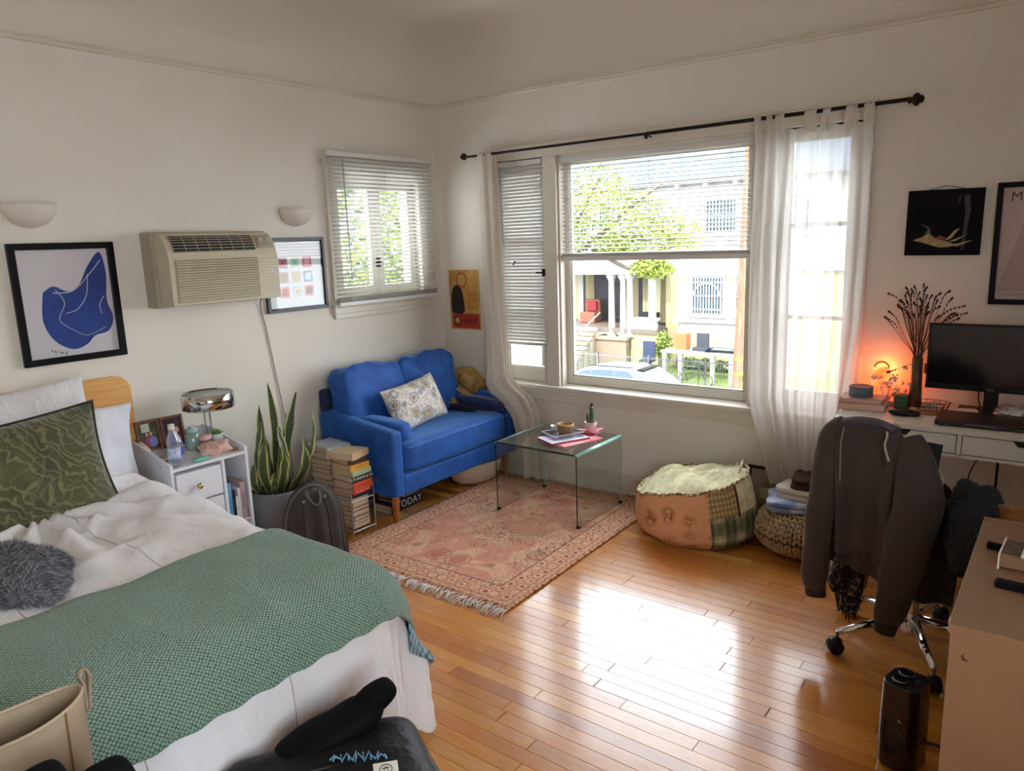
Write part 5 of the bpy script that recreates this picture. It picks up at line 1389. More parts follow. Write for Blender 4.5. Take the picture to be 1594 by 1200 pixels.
def bean(th, ph, r=0):
    # th around, ph 0 bottom to 1 top edge, slumped drum: low at the left, high at the right rear
    c, s = math.cos(th), math.sin(th)
    prof = [(0, .62, 0), (.12, .83, .02), (.3, .97, .16), (.5, 1.0, .36), (.7, .99, .58), (.88, .95, .82), (1, .90, 1.0)]
    rr, hh = interp(prof, ph)
    hgt = .288 + .080 * (c * .8 + s * .25) + .012 * math.sin(th * 3 + .6)
    rx, ry = .295, .275
    sw = 1 + .025 * math.sin(3 * th + 1) + .015 * math.sin(7 * th + 3 * ph)
    shx = -.035 * hh + .02 * c
    return bc + Vector((rx * rr * sw * c + shx, ry * rr * sw * s, hgt * hh + .004 * math.sin(th * 11 + ph * 5) * hh))
def wallpatch(a0, a1, n, z0=0, z1=1):
    return MB().grid(lambda u, v: bean(math.radians(a0 + (a1 - a0) * u), z0 + (z1 - z0) * v), n, 24, uvs=lambda u, v: (math.radians(a0 + (a1 - a0) * u) * .31, (z0 + (z1 - z0) * v) * .36))
part('floral_panel', wallpatch(176, 306, 50), beanm('floral'), bb)
m_pl = beanm('plaid'); m_ck = beanm('check'); m_cr = beanm('cream')
part('plaid_panel', wallpatch(306, 372, 28, 0, .70), m_pl, bb)
part('check_panel', wallpatch(306, 338, 14, .70, 1), m_ck, bb)
part('cream_side_panel', wallpatch(338, 372, 16, .70, 1), m_cr, bb)
part('cream_side_panel', wallpatch(12, 176, 60), m_cr, bb)
def topf(u, v):
    th = u * 2 * PI; e = bean(th, 1); cc = bc + Vector((-.035, 0, .335))
    p = cc.lerp(e, v ** .8)
    p.z = cc.z + (e.z - cc.z) * v ** 1.6 + .018 * math.sin(th * 5 + 1) * v * (1 - v) * 3 + .014 * N3(p.x * 9, p.y * 9) * (1 - v * .6) + .03 * (1 - v) * v
    return p
part('top_panel', MB().grid(topf, 72, 20, closeu=True, uvs=lambda u, v: (math.cos(u * 2 * PI) * v * .3, math.sin(u * 2 * PI) * v * .3)), m_cr, bb)
part('bottom_panel', MB().grid(lambda u, v: (bc + Vector((0, 0, .001))).lerp(bean(u * 2 * PI, 0), v), 40, 4, closeu=True), m_cr, bb)
m_pip = mat('checked_piping', '8c6a44', .8, c2='ddd6b0', sc=60, lo=.48, hi=.52)
part('top_piping', MB().tube([bean(math.radians(a), 1.0) + Vector((0, 0, .004)) for a in range(0, 361, 5)], .0085, n=8), m_pip, bb)
part('bottom_piping', MB().tube([bean(math.radians(a), .06) + Vector((0, 0, .006)) for a in range(0, 361, 6)], .006, n=8), m_pip, bb)
part('carry_loop', MB().tube(sm([bean(math.radians(35), 1) + Vector((-.01, 0, .0)), bean(math.radians(20), 1) + Vector((-.02, -.02, .05)), bean(math.radians(5), 1) + Vector((-.03, -.03, .01))], 6), .008, n=8, flat=.5), m_pip, bb)
part('seam_band', MB().tube([bean(math.radians(338), .66 + .34 * k / 8) + Vector((.002, -.004, 0)) for k in range(9)], .006, n=6, flat=.6), mat('seam_brown', '4a3626', .8), bb)
part('care_tag', MB().box(-.02, -.001, 0, .005, .001, .028, M=Matrix.Translation(bean(math.radians(184), .62)) @ Matrix.Rotation(.4, 4, 'Y')), m_paper, bb)

# ------------------------------------------------------------------ knitted pouf and folded clothes
kp_ = thing('knitted_pouf', 'round beige chunky-knit pouf under a pile of folded clothes', 'pouf', (2.56, -.235, 0))
pcx, pcy, pr_, phh = 2.580, -.24, .245, .105
m_knit = mat('jute_knit', 'b7a183', .9, c2='a18a6a', sc=10, bmp=.3, bsc=140)
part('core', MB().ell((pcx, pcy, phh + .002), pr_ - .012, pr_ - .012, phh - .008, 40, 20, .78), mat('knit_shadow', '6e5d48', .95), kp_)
km = MB(); ncol = 38
for k in range(ncol):
    th = 2 * PI * k / ncol
    for j in range(12):
        for s in (-1, 1):
            ph = -1.15 + 2.42 * (j + .12 * (s > 0)) / 12
            e = .78
            cp = math.copysign(abs(math.cos(ph)) ** e, math.cos(ph)); sp_ = math.copysign(abs(math.sin(ph)) ** e, math.sin(ph))
            a = th + s * .040
            p = Vector((pcx + pr_ * cp * math.cos(a), pcy + pr_ * cp * math.sin(a), phh + .004 + phh * sp_))
            nrm_ = Vector((math.cos(a) * cp, math.sin(a) * cp, sp_ * 1.6)).normalized()
            up_ = Vector((-math.cos(a) * sp_, -math.sin(a) * sp_, cp + .05)).normalized(); tg = up_.cross(nrm_).normalized()
            wd = pr_ * cp * .030 + .003
            dr_ = (up_ + tg * s * -.42).normalized()
            M = basis(p, dr_, nrm_.cross(dr_))
            km.ell((0, 0, 0), .0175, .0098 * (.45 + .55 * cp), .0095, 7, 5, M=M)
for p in km.v: p.z = max(p.z, .001)
part('stitches', km, m_knit, kp_, stuff=True)
def folded(name, label, c, sx_, sy_, sz_, m, rz, seed, nz=.012, layers=2, grp=None):
    mb = MB()
    for k in range(layers):
        h = sz_ / layers
        mb.ell((c[0], c[1], c[2] + h * (k + .5)), sx_ * (1 - .05 * k), sy_ * (1 - .04 * k), h * .56, 44, 16, .34, M=Matrix.Rotation(math.radians(rz + 4 * k), 4, 'Z'), nz=nz, seed=seed + k, nsc=9)
    lo = min(p.z for p in mb.v)
    for p in mb.v: p.z += c[2] - lo if p.z < c[2] else 0
    for p in mb.v: p.z = max(p.z, c[2])
    return solo(name, mb, m, label, 'clothes', grp)
m_skyb = mat('blue_print_cotton', '7b97c9', .85, c2='c4cfe4', sc=14, lo=.45, hi=.58)
folded('folded_garment', 'sky-blue patterned garment folded directly on the knitted pouf', (2.545, -.23, .209), .165, .13, .052, m_skyb, 12, 3, .022, 2, 'folded clothes on the pouf')
folded('folded_garment', 'cream knitwear folded in the middle of the clothes pile on the pouf', (2.585, -.20, .262), .150, .12, .055, mat('cream_knit', 'cfc6bd', .9, bmp=.3, bsc=80), -8, 9, .018, 2, 'folded clothes on the pouf')
folded('folded_garment', 'dark brown fleece folded topmost on the clothes pile', (2.615, -.19, .318), .125, .11, .050, mat('brown_fleece', '3f2a20', .95, bmp=.8, bsc=120), 6, 15, .022, 2, 'folded clothes on the pouf')
# leaning picture on the floor
M = basis((2.30, -.040, .185), (1, 0, 0), (0, .11, 1))
lf = thing('leaning_picture', 'dark wood framed picture of a cream pot standing on the floor against the wall', 'picture', (2.30, -.06, 0))
w, h, b_ = .225, .315, .018
M = basis((2.315, -.035, .164), (1, 0, 0), (0, .11, 1))
mb = MB()
for (p, q, r, s) in ((-w / 2, -h / 2, -w / 2 + b_, h / 2), (w / 2 - b_, -h / 2, w / 2, h / 2), (-w / 2, -h / 2, w / 2, -h / 2 + b_), (-w / 2, h / 2 - b_, w / 2, h / 2)): mb.box(p, q, -.006, r, s, .008, M=M)
part('frame', mb, mat('mahogany_frame', '3d241b', .4), lf, bev=.002)
part('print', MB().box(-w / 2 + b_, -h / 2 + b_, -.003, w / 2 - b_, h / 2 - b_, 0, M=M), mat('print_taupe', 'a39787', .7), lf)
q = MB(); q.prism([(-.045, .03), (.045, .03), (.040, -.02), (-.040, -.02)], .0008, M, 0); q.prism([(-.050, .04), (.050, .04), (.050, .028), (-.050, .028)], .0012, M, 0); q.prism([(-.03, .045), (0, .095), (.03, .045)], .0008, M, 1)
for k in range(7): q.box(-.04 + k * .013, -.09 - .01 * (k % 3), 0, -.034 + k * .013, -.02, .0008, M=M, mi=2)
part('printed_shapes', q, [mat('print_cream', 'cfc49c', .7), mat('print_leaf', '8e8a62', .7), mat('print_brown', '6e5040', .7)], lf)
# smoke-grey pet bed / bag corner under the table by the wall
# ------------------------------------------------------------------ pictures on the right end of the window wall
F0 = FW(0)
m_cv = mat('black_canvas', '151218', .7, c2='0b090c', sc=5, spec=.1)
cvs = thing('canvas', 'square black canvas with a golden frond-like shape hung on a cord', 'picture', (3.04, -.01, 1.42))
M = F0 @ Matrix.Translation((3.04, 1.566, .004)) @ Matrix.Rotation(math.radians(-.5), 4, 'Z')
part('board', MB().box(-.147, -.143, 0, .147, .143, .014, M=M), m_cv, cvs, bev=.001)
part('hanging_cord', MB().tube([M @ Vector(p) for p in ((-.07, .143, .002), (-.03, .152, .002), (0, .158, .002), (.03, .152, .002), (.07, .143, .002))], .0015, n=6), m_iron, cvs)
g = MB(); Mz = lambda z: M @ Matrix.Translation((0, 0, .0142 + z))
g.prism([(-.115, -.075), (-.08, -.062), (-.055, -.045), (-.02, -.072), (.01, -.08), (.05, -.095), (.03, -.106), (-.01, -.108), (-.06, -.092)], .0005, Mz(0), 0)
for P in ([(.01, -.08), (.045, -.035), (.065, -.025), (.035, -.07)], [(.02, -.085), (.09, -.055), (.10, -.05), (.05, -.082)], [(.02, -.10), (.10, -.082), (.118, -.078), (.06, -.104)]): g.prism(P, .0005, Mz(.0003), 1)
g.prism([(-.03, -.068), (-.01, -.055), (.02, -.070), (-.0, -.078)], .0005, Mz(.0006), 2)
g.prism([(-.07, -.05), (-.055, -.02), (-.045, -.045)], .0005, Mz(.0004), 3); g.prism([(-.055, -.02), (-.09, .0), (-.088, -.004), (-.058, -.026)], .0004, Mz(.0002), 3)
g.prism([(.07, .11), (.09, .12), (.10, .06), (.085, -.12), (.075, -.12), (.080, .05)], .0004, Mz(0), 4); g.prism([(.05, .10), (.06, .12), (.055, .07)], .0004, Mz(0), 4)
part('painted_shapes', g, [mat('gold_paint', 'b39a66', .5, c2='8d7548', sc=40), mat('pale_gold', '9c8d63', .5), mat('paint_red', '7e3222', .5), mat('paint_blue', '4e566e', .5), mat('paint_plum', '2c2028', .5)], cvs)
t, M, w, h = frame('framed_poster', 'black-framed pale pink poster with serif capitals at the right edge above the monitor', F0, 3.232, 3.66, 1.21, 1.722, .022, .022, mat('plum_black_frame', '0f0a10', .5, spec=.15), mat('poster_pink', 'c2a9a2', .7), pane=True)
q = MB(); q.prism([(-.19, -.20), (-.10, .12), (.02, .12), (.19, -.20)], .0004, M @ Matrix.Translation((0, 0, .0042)), 0); q.prism([(-.02, -.02), (.05, -.12), (.15, -.02), (.10, .10)], .0004, M @ Matrix.Translation((0, 0, .0048)), 1)
q.prism([(-.085, -.12), (-.03, -.112), (-.03, -.125), (-.075, -.130)], .0004, M @ Matrix.Translation((0, 0, .0052)), 2)
part('printed_shapes', q, [mat('poster_rose', 'b29490', .7), mat('poster_mauve', 'a98884', .7), m_fr], t)
part('lettering', text_mb('ME', .055, M @ Matrix.Translation((-.165, .195, .005)), align='LEFT'), mat('poster_ink', '2a1c20', .6), t)
part('small_print', text_mb('WE OBSERVATIONS', .010, M @ Matrix.Translation((-.172, -.215, .005)), align='LEFT'), mat('poster_ink2', '6e5654', .6), t)

# ------------------------------------------------------------------ desk
DX0, DX1, DY0, DY1, DT = 2.748, 3.70, -.548, -.012, .760
dk = thing('desk', 'off-white writing desk with two shallow drawers along the window wall', 'desk', (3.22, -.28, 0))
part('desktop', MB().box(DX0, DY0, DT - .018, DX1, DY1, DT), m_desk, dk, bev=.0015)
part('side_panel', MB().box(DX0, DY0 + .004, .655, DX0 + .014, DY1, DT - .018), m_desk, dk)
part('side_panel', MB().box(DX1 - .014, DY0 + .004, .655, DX1, DY1, DT - .018), m_desk, dk)
part('middle_panel', MB().box(3.212, DY0 + .004, .655, 3.228, DY1, DT - .018), m_desk, dk)
part('bottom_panel', MB().box(DX0, DY0 + .004, .648, DX1, DY1, .660), m_desk, dk)
part('drawer_shade', MB().box(DX0 + .015, DY0 + .03, .662, DX1 - .015, DY0 + .034, DT - .019), m_dark, dk)  # dark sheet behind the notches, standing in for the shade inside
for a, b_ in ((DX0 + .017, 3.209), (3.231, DX1 - .017)):
    c = (a + b_) / 2; zt, zb = DT - .022, .664
    poly = [(a, zb), (b_, zb), (b_, zt), (c + .062, zt), (c + .045, zt - .022), (c - .045, zt - .022), (c - .062, zt), (a, zt)]
    part('drawer', MB().prism(poly, .012, FW(DY0 + .016)), m_desk, dk)
for x in (DX0 + .03, DX1 - .03):
    for y in (DY0 + .04, DY1 - .04): part('leg', MB().box(x - .018, y - .012, 0, x + .018, y + .012, .65), m_desk, dk, bev=.002)
m_cab = mat('cable_black', '121212', .5)
for P, lab in (([(3.20, -.03, .648), (3.235, -.04, .60), (3.25, -.04, .53), (3.23, -.04, .47), (3.22, -.04, .40), (3.25, -.05, .2), (3.27, -.06, .01)], 'thin black cable hanging below the desk, left of the thicker one'), ([(3.32, -.03, .648), (3.325, -.05, .55), (3.325, -.05, .40), (3.32, -.05, .2), (3.34, -.06, .01)], 'thicker black cable hanging straight down below the desk')):
    solo('cable', MB().tube(sm(P, 5), .003 if 'thin ' in lab else .0055, n=6), m_cab, lab, 'cable')
solo('charging_cable', MB().tube(sm([(3.06, -.30, DT + .004), (3.02, -.42, DT + .004), (2.985, -.545, DT + .004), (2.975, -.556, .70), (2.93, -.565, .60)], 6), .002, n=6), m_paper, 'thin white cable running over the desk front beside the drawer notch', 'cable')
# monitor
mo = thing('monitor', 'large black computer monitor on a square-foot stand on the desk', 'monitor', (3.30, -.20, DT))
m_scr = mat('screen_off', '131018', .12, spec=.6)
mx0, mx1, mz0, mz1 = 3.045, 3.585, .862, 1.145
part('housing', MB().box(mx0, -.235, mz0, mx1, -.215, mz1).box(mx0 + .06, -.215, mz0 + .05, mx1 - .06, -.19, mz1 - .05), m_black, mo, bev=.003)
part('screen', MB().box(mx0 + .010, -.2365, mz0 + .026, mx1 - .010, -.235, mz1 - .010), m_scr, mo)
part('lower_bezel', MB().box(mx0, -.239, mz0, mx1, -.2345, mz0 + .020), m_black, mo, bev=.001)
part('logo', text_mb('ASUS', .012, FW(-.2392) @ Matrix.Translation((3.285, mz0 + .010, 0))), m_steel, mo)
part('stand_neck', MB().box(3.262, -.205, DT + .01, 3.315, -.180, 1.0), m_black, mo, bev=.003)
part('stand_foot', MB().box(3.165, -.285, DT, 3.40, -.10, DT + .012), m_black, mo, bev=.004)
solo('monitor_cable', MB().tube(sm([(3.245, -.20, .88), (3.243, -.195, .83), (3.25, -.19, .79), (3.24, -.21, DT + .012)], 5), .003, n=6), m_cab, 'short black cable hanging behind the monitor edge to its foot', 'cable')
solo('papers', MB().box(-.055, -.04, 0, .055, .04, .003, M=T((3.195, -.235, DT + .0125), rz=8)), m_paper, 'small stack of white papers lying on the monitor foot', 'paper')
# laptop
lt_ = thing('laptop', 'closed dark grey laptop lying on the desk before the monitor', 'laptop', (3.27, -.385, DT))
m_lap = mat('laptop_dark', '221e22', .4)
Ml = T((3.275, -.385, DT), rz=2)
part('base', MB().box(-.155, -.105, .003, .155, .105, .013, M=Ml), m_lap, lt_, bev=.003)
part('lid', MB().box(-.155, -.105, .0145, .155, .105, .021, M=Ml), m_lap, lt_, bev=.002)
part('emblem', MB().lathe([(0, .0212), (.013, .0212), (.013, .0216), (0, .0216)], (0, 0, 0), 16, sx=1.2, M=Ml), m_black, lt_)
part('front_lip', MB().box(-.05, -.1055, .012, .05, -.105, .0155, M=Ml), m_steel, lt_)
for x in (-.13, .13):
    for y in (-.09, .09): part('rubber_foot', MB().cyl(Ml @ Vector((x, y, 0)), Ml @ Vector((x, y, .004)), .008, n=8), m_black, lt_)
# plastic bag, basket, sunglasses case
def crumple(c, rx, ry, rz, seed, nzv):
    mb = MB().ell(c, rx, ry, rz, 60, 30, .8, nz=nzv, seed=seed, nsc=38)
    for p in mb.v: p.z = max(p.z, DT + .001)
    return mb
m_pb = glass('crinkled_plastic', 'e8e2ec', rough=.15)
def pbm():
    m, nt, b = newmat('crinkled_plastic_bag'); nt.nodes.remove(b); out = nt.nodes['Material Output']
    t = NN(nt, 'ShaderNodeBsdfTransparent'); t.inputs[0].default_value = (.8, .78, .82, 1); g = NN(nt, 'ShaderNodeBsdfGlossy'); g.inputs[1].default_value = .25; d = NN(nt, 'ShaderNodeBsdfDiffuse'); d.inputs[0].default_value = (.7, .66, .72, 1)
    a = NN(nt, 'ShaderNodeMixShader'); a.inputs[0].default_value = .4; b2 = NN(nt, 'ShaderNodeMixShader'); b2.inputs[0].default_value = .35
    nt.links.new(t.outputs[0], a.inputs[1]); nt.links.new(d.outputs[0], a.inputs[2]); nt.links.new(a.outputs[0], b2.inputs[1]); nt.links.new(g.outputs[0], b2.inputs[2]); nt.links.new(b2.outputs[0], out.inputs[0]); return m
solo('plastic_bag', crumple((3.385, -.215, DT + .022), .085, .05, .028, 3, .022), pbm(), 'crumpled clear plastic bag on the desk right of the monitor stand', 'bag')
wb_ = thing('wire_basket', 'small oval dark wire basket of trinkets on the desk before the monitor', 'basket', (3.075, -.22, DT))
for z, s in ((.003, .8), (.020, .9), (.038, 1.0)):
    part('wire_ring', MB().tube([(3.075 + .072 * s * math.cos(a), -.22 + .045 * s * math.sin(a), DT + z) for a in [2 * PI * k / 28 for k in range(29)]], .0014, n=5), m_iron, wb_)
for k in range(16):
    a = 2 * PI * k / 16; part('wire_rib', MB().cyl((3.075 + .058 * math.cos(a), -.22 + .036 * math.sin(a), DT + .002), (3.075 + .072 * math.cos(a), -.22 + .045 * math.sin(a), DT + .038), .0012, n=5), m_iron, wb_)
m_pearl = mat('pearl', 'cfc2b4', .25)
rgp = random.Random(5)
for k in range(26):
    a = rgp.uniform(0, 2 * PI); r = rgp.uniform(0, .046); s = rgp.uniform(.006, .010)
    solo('bead', MB().ell((3.075 + r * math.cos(a), -.22 + r * .55 * math.sin(a), DT + .010 + rgp.uniform(0, .02)), s, s, s, 8, 6), m_pearl if k % 3 else m_pink, 'pearly bead heaped in the small wire basket', 'bead', 'beads in the wire basket')
solo('coaster', MB().box(-.07, -.035, 0, .07, .035, .004, M=T((3.045, -.30, DT), rz=6)), mat('coaster_terracotta', '94604c', .6), 'terracotta coloured flat case lying before the wire basket', 'case')
solo('glasses_case', MB().ell((2.995, -.385, DT + .013), .062, .024, .013, 28, 14, .75), m_black, 'black oblong glasses case lying on the desk left of the laptop', 'case')
# speaker on two books
flat = [( (2.815, -.30, DT), .19, .15, .030, 'c08a78', 'thick pink hardback at the bottom of the two under the round speaker', 6), ((2.81, -.29, DT + .0305), .175, .14, .018, 'c79a8c', 'thinner dusty pink book right under the round speaker', 3)]
for (c, L_, W_, th, col, lab, rz) in flat:
    t = thing('book', lab, 'book', c, math.radians(rz), 'pink books under the speaker')
    part('cover', MB().box(-L_ / 2, -W_ / 2, 0, L_ / 2, W_ / 2, .002).box(-L_ / 2, -W_ / 2, th - .002, L_ / 2, W_ / 2, th).box(-L_ / 2, -W_ / 2, 0, -L_ / 2 + .002, W_ / 2, th), C_(col), t, local=True)
    part('pages', MB().box(-L_ / 2 + .002, -W_ / 2 + .004, .002, L_ / 2 - .004, W_ / 2 - .004, th - .002), mat('pink_pages', 'd8b8a4', .8), t, local=True)
sp = thing('smart_speaker', 'round blue-grey fabric smart speaker standing on two pink books', 'speaker', (2.80, -.29, DT + .049))
part('fabric_body', MB().lathe([(0, 0), (.045, 0), (.050, .004), (.050, .042), (.047, .046)], (2.80, -.29, DT + .049), 40), mat('speaker_fabric', '5f6f7a', .9, bmp=.3, bsc=300), sp)
part('top_plate', MB().lathe([(0, .0445), (.044, .0445), (.048, .0465), (.0485, .044)], (2.80, -.29, DT + .049), 40), mat('speaker_top', '3a4046', .4), sp)
# salt lamp with its own warm light
def salt():
    m, nt, b = newmat('salt_crystal'); v = coords(nt, 'Object')
    c = ramp(nt, noi(nt, v, 22, 4), [(.35, hx('ff5a1c')), (.65, hx('ff9a50'))]); nt.links.new(c, b.inputs['Base Color']); nt.links.new(c, b.inputs['Emission Color']); b.inputs['Emission Strength'].default_value = .9; b.inputs['Roughness'].default_value = .5
    bump(nt, b, noi(nt, v, 30, 4), .8, .01); return m
sl_ = thing('salt_lamp', 'glowing orange rock salt lamp at the back corner of the desk', 'lamp', (2.845, -.10, DT))
part('crystal', MB().ell((2.845, -.105, DT + .085), .046, .038, .070, 22, 16, .9, nz=.016, seed=3, nsc=26), salt(), sl_)
part('wooden_base', MB().lathe([(0, 0), (.045, 0), (.047, .008), (.042, .014), (0, .014)], (2.845, -.105, DT), 28), m_sleg, sl_)
part('crown_ring', MB().tube([(2.845 + .030 * math.cos(a), -.105, DT + .155 + .026 * math.sin(a)) for a in [PI * k / 12 for k in range(13)]], .004, n=8), mat('salt_ring', 'b0503a', .6), sl_)
lamp('salt_lamp_light', 'POINT', (2.845, -.045, DT + .13), .9, (1.0, .17, .035), radius=.03)
lamp('salt_lamp_light', 'POINT', (2.90, -.16, DT + .10), .2, (1.0, .17, .035), radius=.03)
# crystal flower ornament
m_cry = mat('crystal_petal', 'e0b8b4', .15, spec=.9); m_cry2 = mat('crystal_clear', 'd8c8c4', .1, spec=.9)
fo = thing('crystal_tree', 'little sparkling pink crystal flower tree before the glowing lamp', 'ornament', (2.89, -.20, DT))
rgc = random.Random(8)
part('ornament_base', MB().lathe([(0, 0), (.030, 0), (.032, .012), (.014, .022), (0, .022)], (2.89, -.20, DT), 12), m_cry2, fo)
for k in range(22):
    a = rgc.uniform(0, 2 * PI); e = rgc.uniform(.35, 1.4); L_ = rgc.uniform(.05, .125)
    d = Vector((math.cos(a) * math.cos(e) * 1.0, math.sin(a) * math.cos(e) * .7, math.sin(e))); p0 = Vector((2.89, -.20, DT + .02)); p1 = p0 + d * L_
    part('twig', MB().tube([p0, p0 + d * L_ * .5 + Vector((0, 0, .004)), p1], .0014, n=5), m_cry2, fo)
    for q_ in range(3):
        s = rgc.uniform(.0045, .008); part('petal', MB().ell(p1 + Vector((rgc.gauss(0, .007), rgc.gauss(0, .007), rgc.gauss(0, .007))), s, s, s * .8, 5, 3), m_cry if rgc.random() < .6 else m_cry2, fo)
# green candle glass
cg = thing('candle', 'green candle in a clear square-shouldered glass beside the dried flowers', 'candle', (2.965, -.26, DT))
part('wax', MB().box(2.935, -.290, DT + .004, 2.992, -.232, DT + .066), mat('green_wax', '4f6b52', .5), cg, bev=.008)
part('glass', MB().box(2.931, -.294, DT, 2.996, -.228, DT + .004).box(2.931, -.294, DT, 2.933, -.228, DT + .080).box(2.994, -.294, DT, 2.996, -.228, DT + .080).box(2.933, -.294, DT, 2.994, -.292, DT + .080).box(2.933, -.230, DT, 2.994, -.228, DT + .080), m_acr, cg)
# dried flowers in a tall dark vase
df = thing('dried_flowers', 'bunch of dried brown lavender stems in a slim dark vase on the desk', 'flowers', (3.0, -.17, DT))
part('vase', MB().lathe([(0, 0), (.026, 0), (.028, .01), (.024, .12), (.022, .22), (.019, .22), (.020, .02), (0, .02)], (3.0, -.17, DT), 20), mat('vase_brown', '5a3d24', .35), df)
m_dry = mat('dried_stem', '4a352c', .9); m_dryh = mat('dried_head', '2f201e', .95)
rgd = random.Random(21)
for k in range(46):
    a = rgd.uniform(0, 2 * PI); sp_ = rgd.uniform(.01, .105); H_ = rgd.uniform(.38, .50) - sp_ * .45
    p0 = Vector((3.0 + .010 * math.cos(a), -.17 + .010 * math.sin(a), DT + .05)); p1 = Vector((3.0 + .014 * math.cos(a), -.17 + .014 * math.sin(a), DT + .22))
    sx_ = sp_ * math.cos(a) * 1.0; 
    p2 = Vector((3.0 + sx_ * .7, -.17 + sp_ * math.sin(a) * .5, DT + .22 + (H_ - .2) * .55)); p3 = Vector((3.0 + sx_ * 1.15, -.17 + sp_ * math.sin(a) * .8, DT + .22 + (H_ - .2) * 1.0)); p4 = p3 + Vector((sx_ * .35 + rgd.gauss(0, .008), 0, .030))
    P = sm([p0, p1, p2, p3, p4], 4)
    st = part('stem', MB().tube(P, .0013, n=4), m_dry, df)
    hd = MB()
    for q_ in range(6):
        pp_ = P[-1 - q_ * 1] if q_ < 5 else P[-6]; s = .0042 - .0003 * q_
        hd.ell(pp_, s, s, s * 1.5, 5, 4)
    part('flower_head', hd, m_dryh, st)
for P in ([(3.0, -.17, DT + .2), (3.05, -.18, DT + .36), (3.10, -.18, DT + .43), (3.165, -.18, DT + .455)], [(3.0, -.17, DT + .2), (3.05, -.18, DT + .34), (3.11, -.18, DT + .40), (3.175, -.18, DT + .425)], [(3.0, -.19, DT + .2), (2.95, -.20, DT + .18), (2.90, -.20, DT + .155), (2.885, -.2, DT + .15)]):
    P = sm(P, 5); st = part('stem', MB().tube(P, .0015, n=4), m_dry, df)
    hd = MB()
    for q_ in range(8): hd.ell(P[-1 - q_], .0035, .0035, .006, 5, 4)
    part('flower_head', hd, m_dryh, st)
part('flower_head', MB().ell((2.955, -.19, DT + .175), .012, .01, .010, 10, 6, nz=.006, nsc=90), m_cry2, df)
part('paper_tag', MB().box(3.03, -.19, DT + .155, 3.048, -.188, DT + .20), mat('red_tag', '9c3a2a', .6), df)

# ------------------------------------------------------------------ desk chair
ch = thing('office_chair', 'swivel desk chair on chrome five-star castor base, hung with clothes', 'chair', (3.14, -.93, 0))
hx_, hy_ = 3.155, -.945
m_seat = mat('chair_fabric', '1b1a1c', .8)
part('gas_column', MB().cyl((hx_, hy_, .12), (hx_, hy_, .40), .024, n=16).cyl((hx_, hy_, .075), (hx_, hy_, .15), .034, .028, n=16), m_chrome, ch)
part('seat', MB().ell((hx_ + .01, hy_ + .10, .43), .19, .16, .045, 36, 16, .5), m_seat, ch)
for k, a in enumerate((-139, -67, 5, 77, 149)):
    d = Vector((math.cos(math.radians(a)), math.sin(math.radians(a)), 0)); L_ = .285
    p0 = Vector((hx_, hy_, .125)) + d * .02; p1 = Vector((hx_, hy_, .085)) + d * L_
    part('star_leg', MB().tube([p0, p0.lerp(p1, .5) + Vector((0, 0, .004)), p1], [.019, .015, .012], n=10, flat=.7), m_chrome, ch)
    cb_ = part('castor', MB().cyl(p1 + Vector((0, 0, -.03)), p1 + Vector((0, 0, .004)), .006, n=10), m_steel, ch)
    side = Vector((-d.y, d.x, 0))
    M = Matrix.Identity(4)
    wc = Vector((p1.x, p1.y, .029)) + d * .006
    for s in (-1, 1): part('wheel', MB().cyl(wc + side * (.004 * s), wc + side * (.022 * s), .028, .026, n=20), m_black, cb_)
    part('hood', MB().ell(wc + Vector((0, 0, .008)), .027, .027, .027, 16, 10, .8), m_black, cb_)
# backrest, tilted, mostly under the clothes
by = -1.03
part('back_post', MB().tube([(hx_, hy_ - .02, .40), (hx_ - .02, by + .02, .45), (hx_ - .04, by + .03, .62)], .018, n=8, flat=.5), m_chrome, ch)
bkM = basis((3.045, by + .028, .665), (1, .08, -.10), (0, .05, 1)); bkM.translation = Vector((3.045, by + .040, .655))
mb = MB(); pillow(mb, bkM, .31, .33, .030, .0, 0, 0, 8.0, 20); part('backrest', mb, m_seat, ch)

# grey-brown hoodie over the chair back ------------------------------------
def knitfab(name, c1, c2, b_=.15):
    m, nt, b = newmat(name); v = coords(nt, 'Object'); nt.links.new(ramp(nt, noi(nt, v, 5, 3), [(.35, hx(c1)), (.7, hx(c2))]), b.inputs['Base Color']); b.inputs['Roughness'].default_value = .85; b.inputs['Sheen Weight'].default_value = .15
    bump(nt, b, noi(nt, v, 260, 3), b_, .002); return m
m_hood = knitfab('hoodie_taupe', '3f3631', '372f2b'); m_hoodd = knitfab('hoodie_dark', '26211f', '221d1c')
hd_ = thing('hoodie', 'dark taupe zip sweatshirt draped over the office chair back, sleeves hanging', 'clothes', (3.03, -1.08, .15))
# table: v, left x, right x, z-left, z-right, y
BT = [(0, 2.895, 3.085, .872, .868, -1.035), (.03, 2.892, 3.10, .862, .850, -1.070), (.25, 2.895, 3.125, .72, .70, -1.078), (.6, 2.905, 3.140, .51, .49, -1.072), (.88, 2.91, 3.150, .385, .345, -1.075), (.90, 2.912, 3.148, .378, .335, -1.070), (1.0, 2.915, 3.140, .335, .285, -1.066)]
def backp(u, v):
    xl, xr, zl, zr, y = interp(BT, v)
    x = xl + (xr - xl) * u; z = zl + (zr - zl) * u
    f = min(1, v * 3)
    y += f * (-.012 * math.sin(u * 9 + 1.2) - .010 * math.sin(u * 17 + 2 * v) - .012 * N3(u * 3, v * 3, 8)) - .05 * math.sin(PI * u) * f * .4
    if .80 < v < .89: y -= .010 * abs(math.sin(u * 26 + 3 * N3(u * 5, 0))) * (v - .80) / .09
    return Vector((x, y, z))
part('back_panel', MB().grid(lambda u, v: backp(u, v * .89), 60, 60), m_hood, hd_, solid=.006)
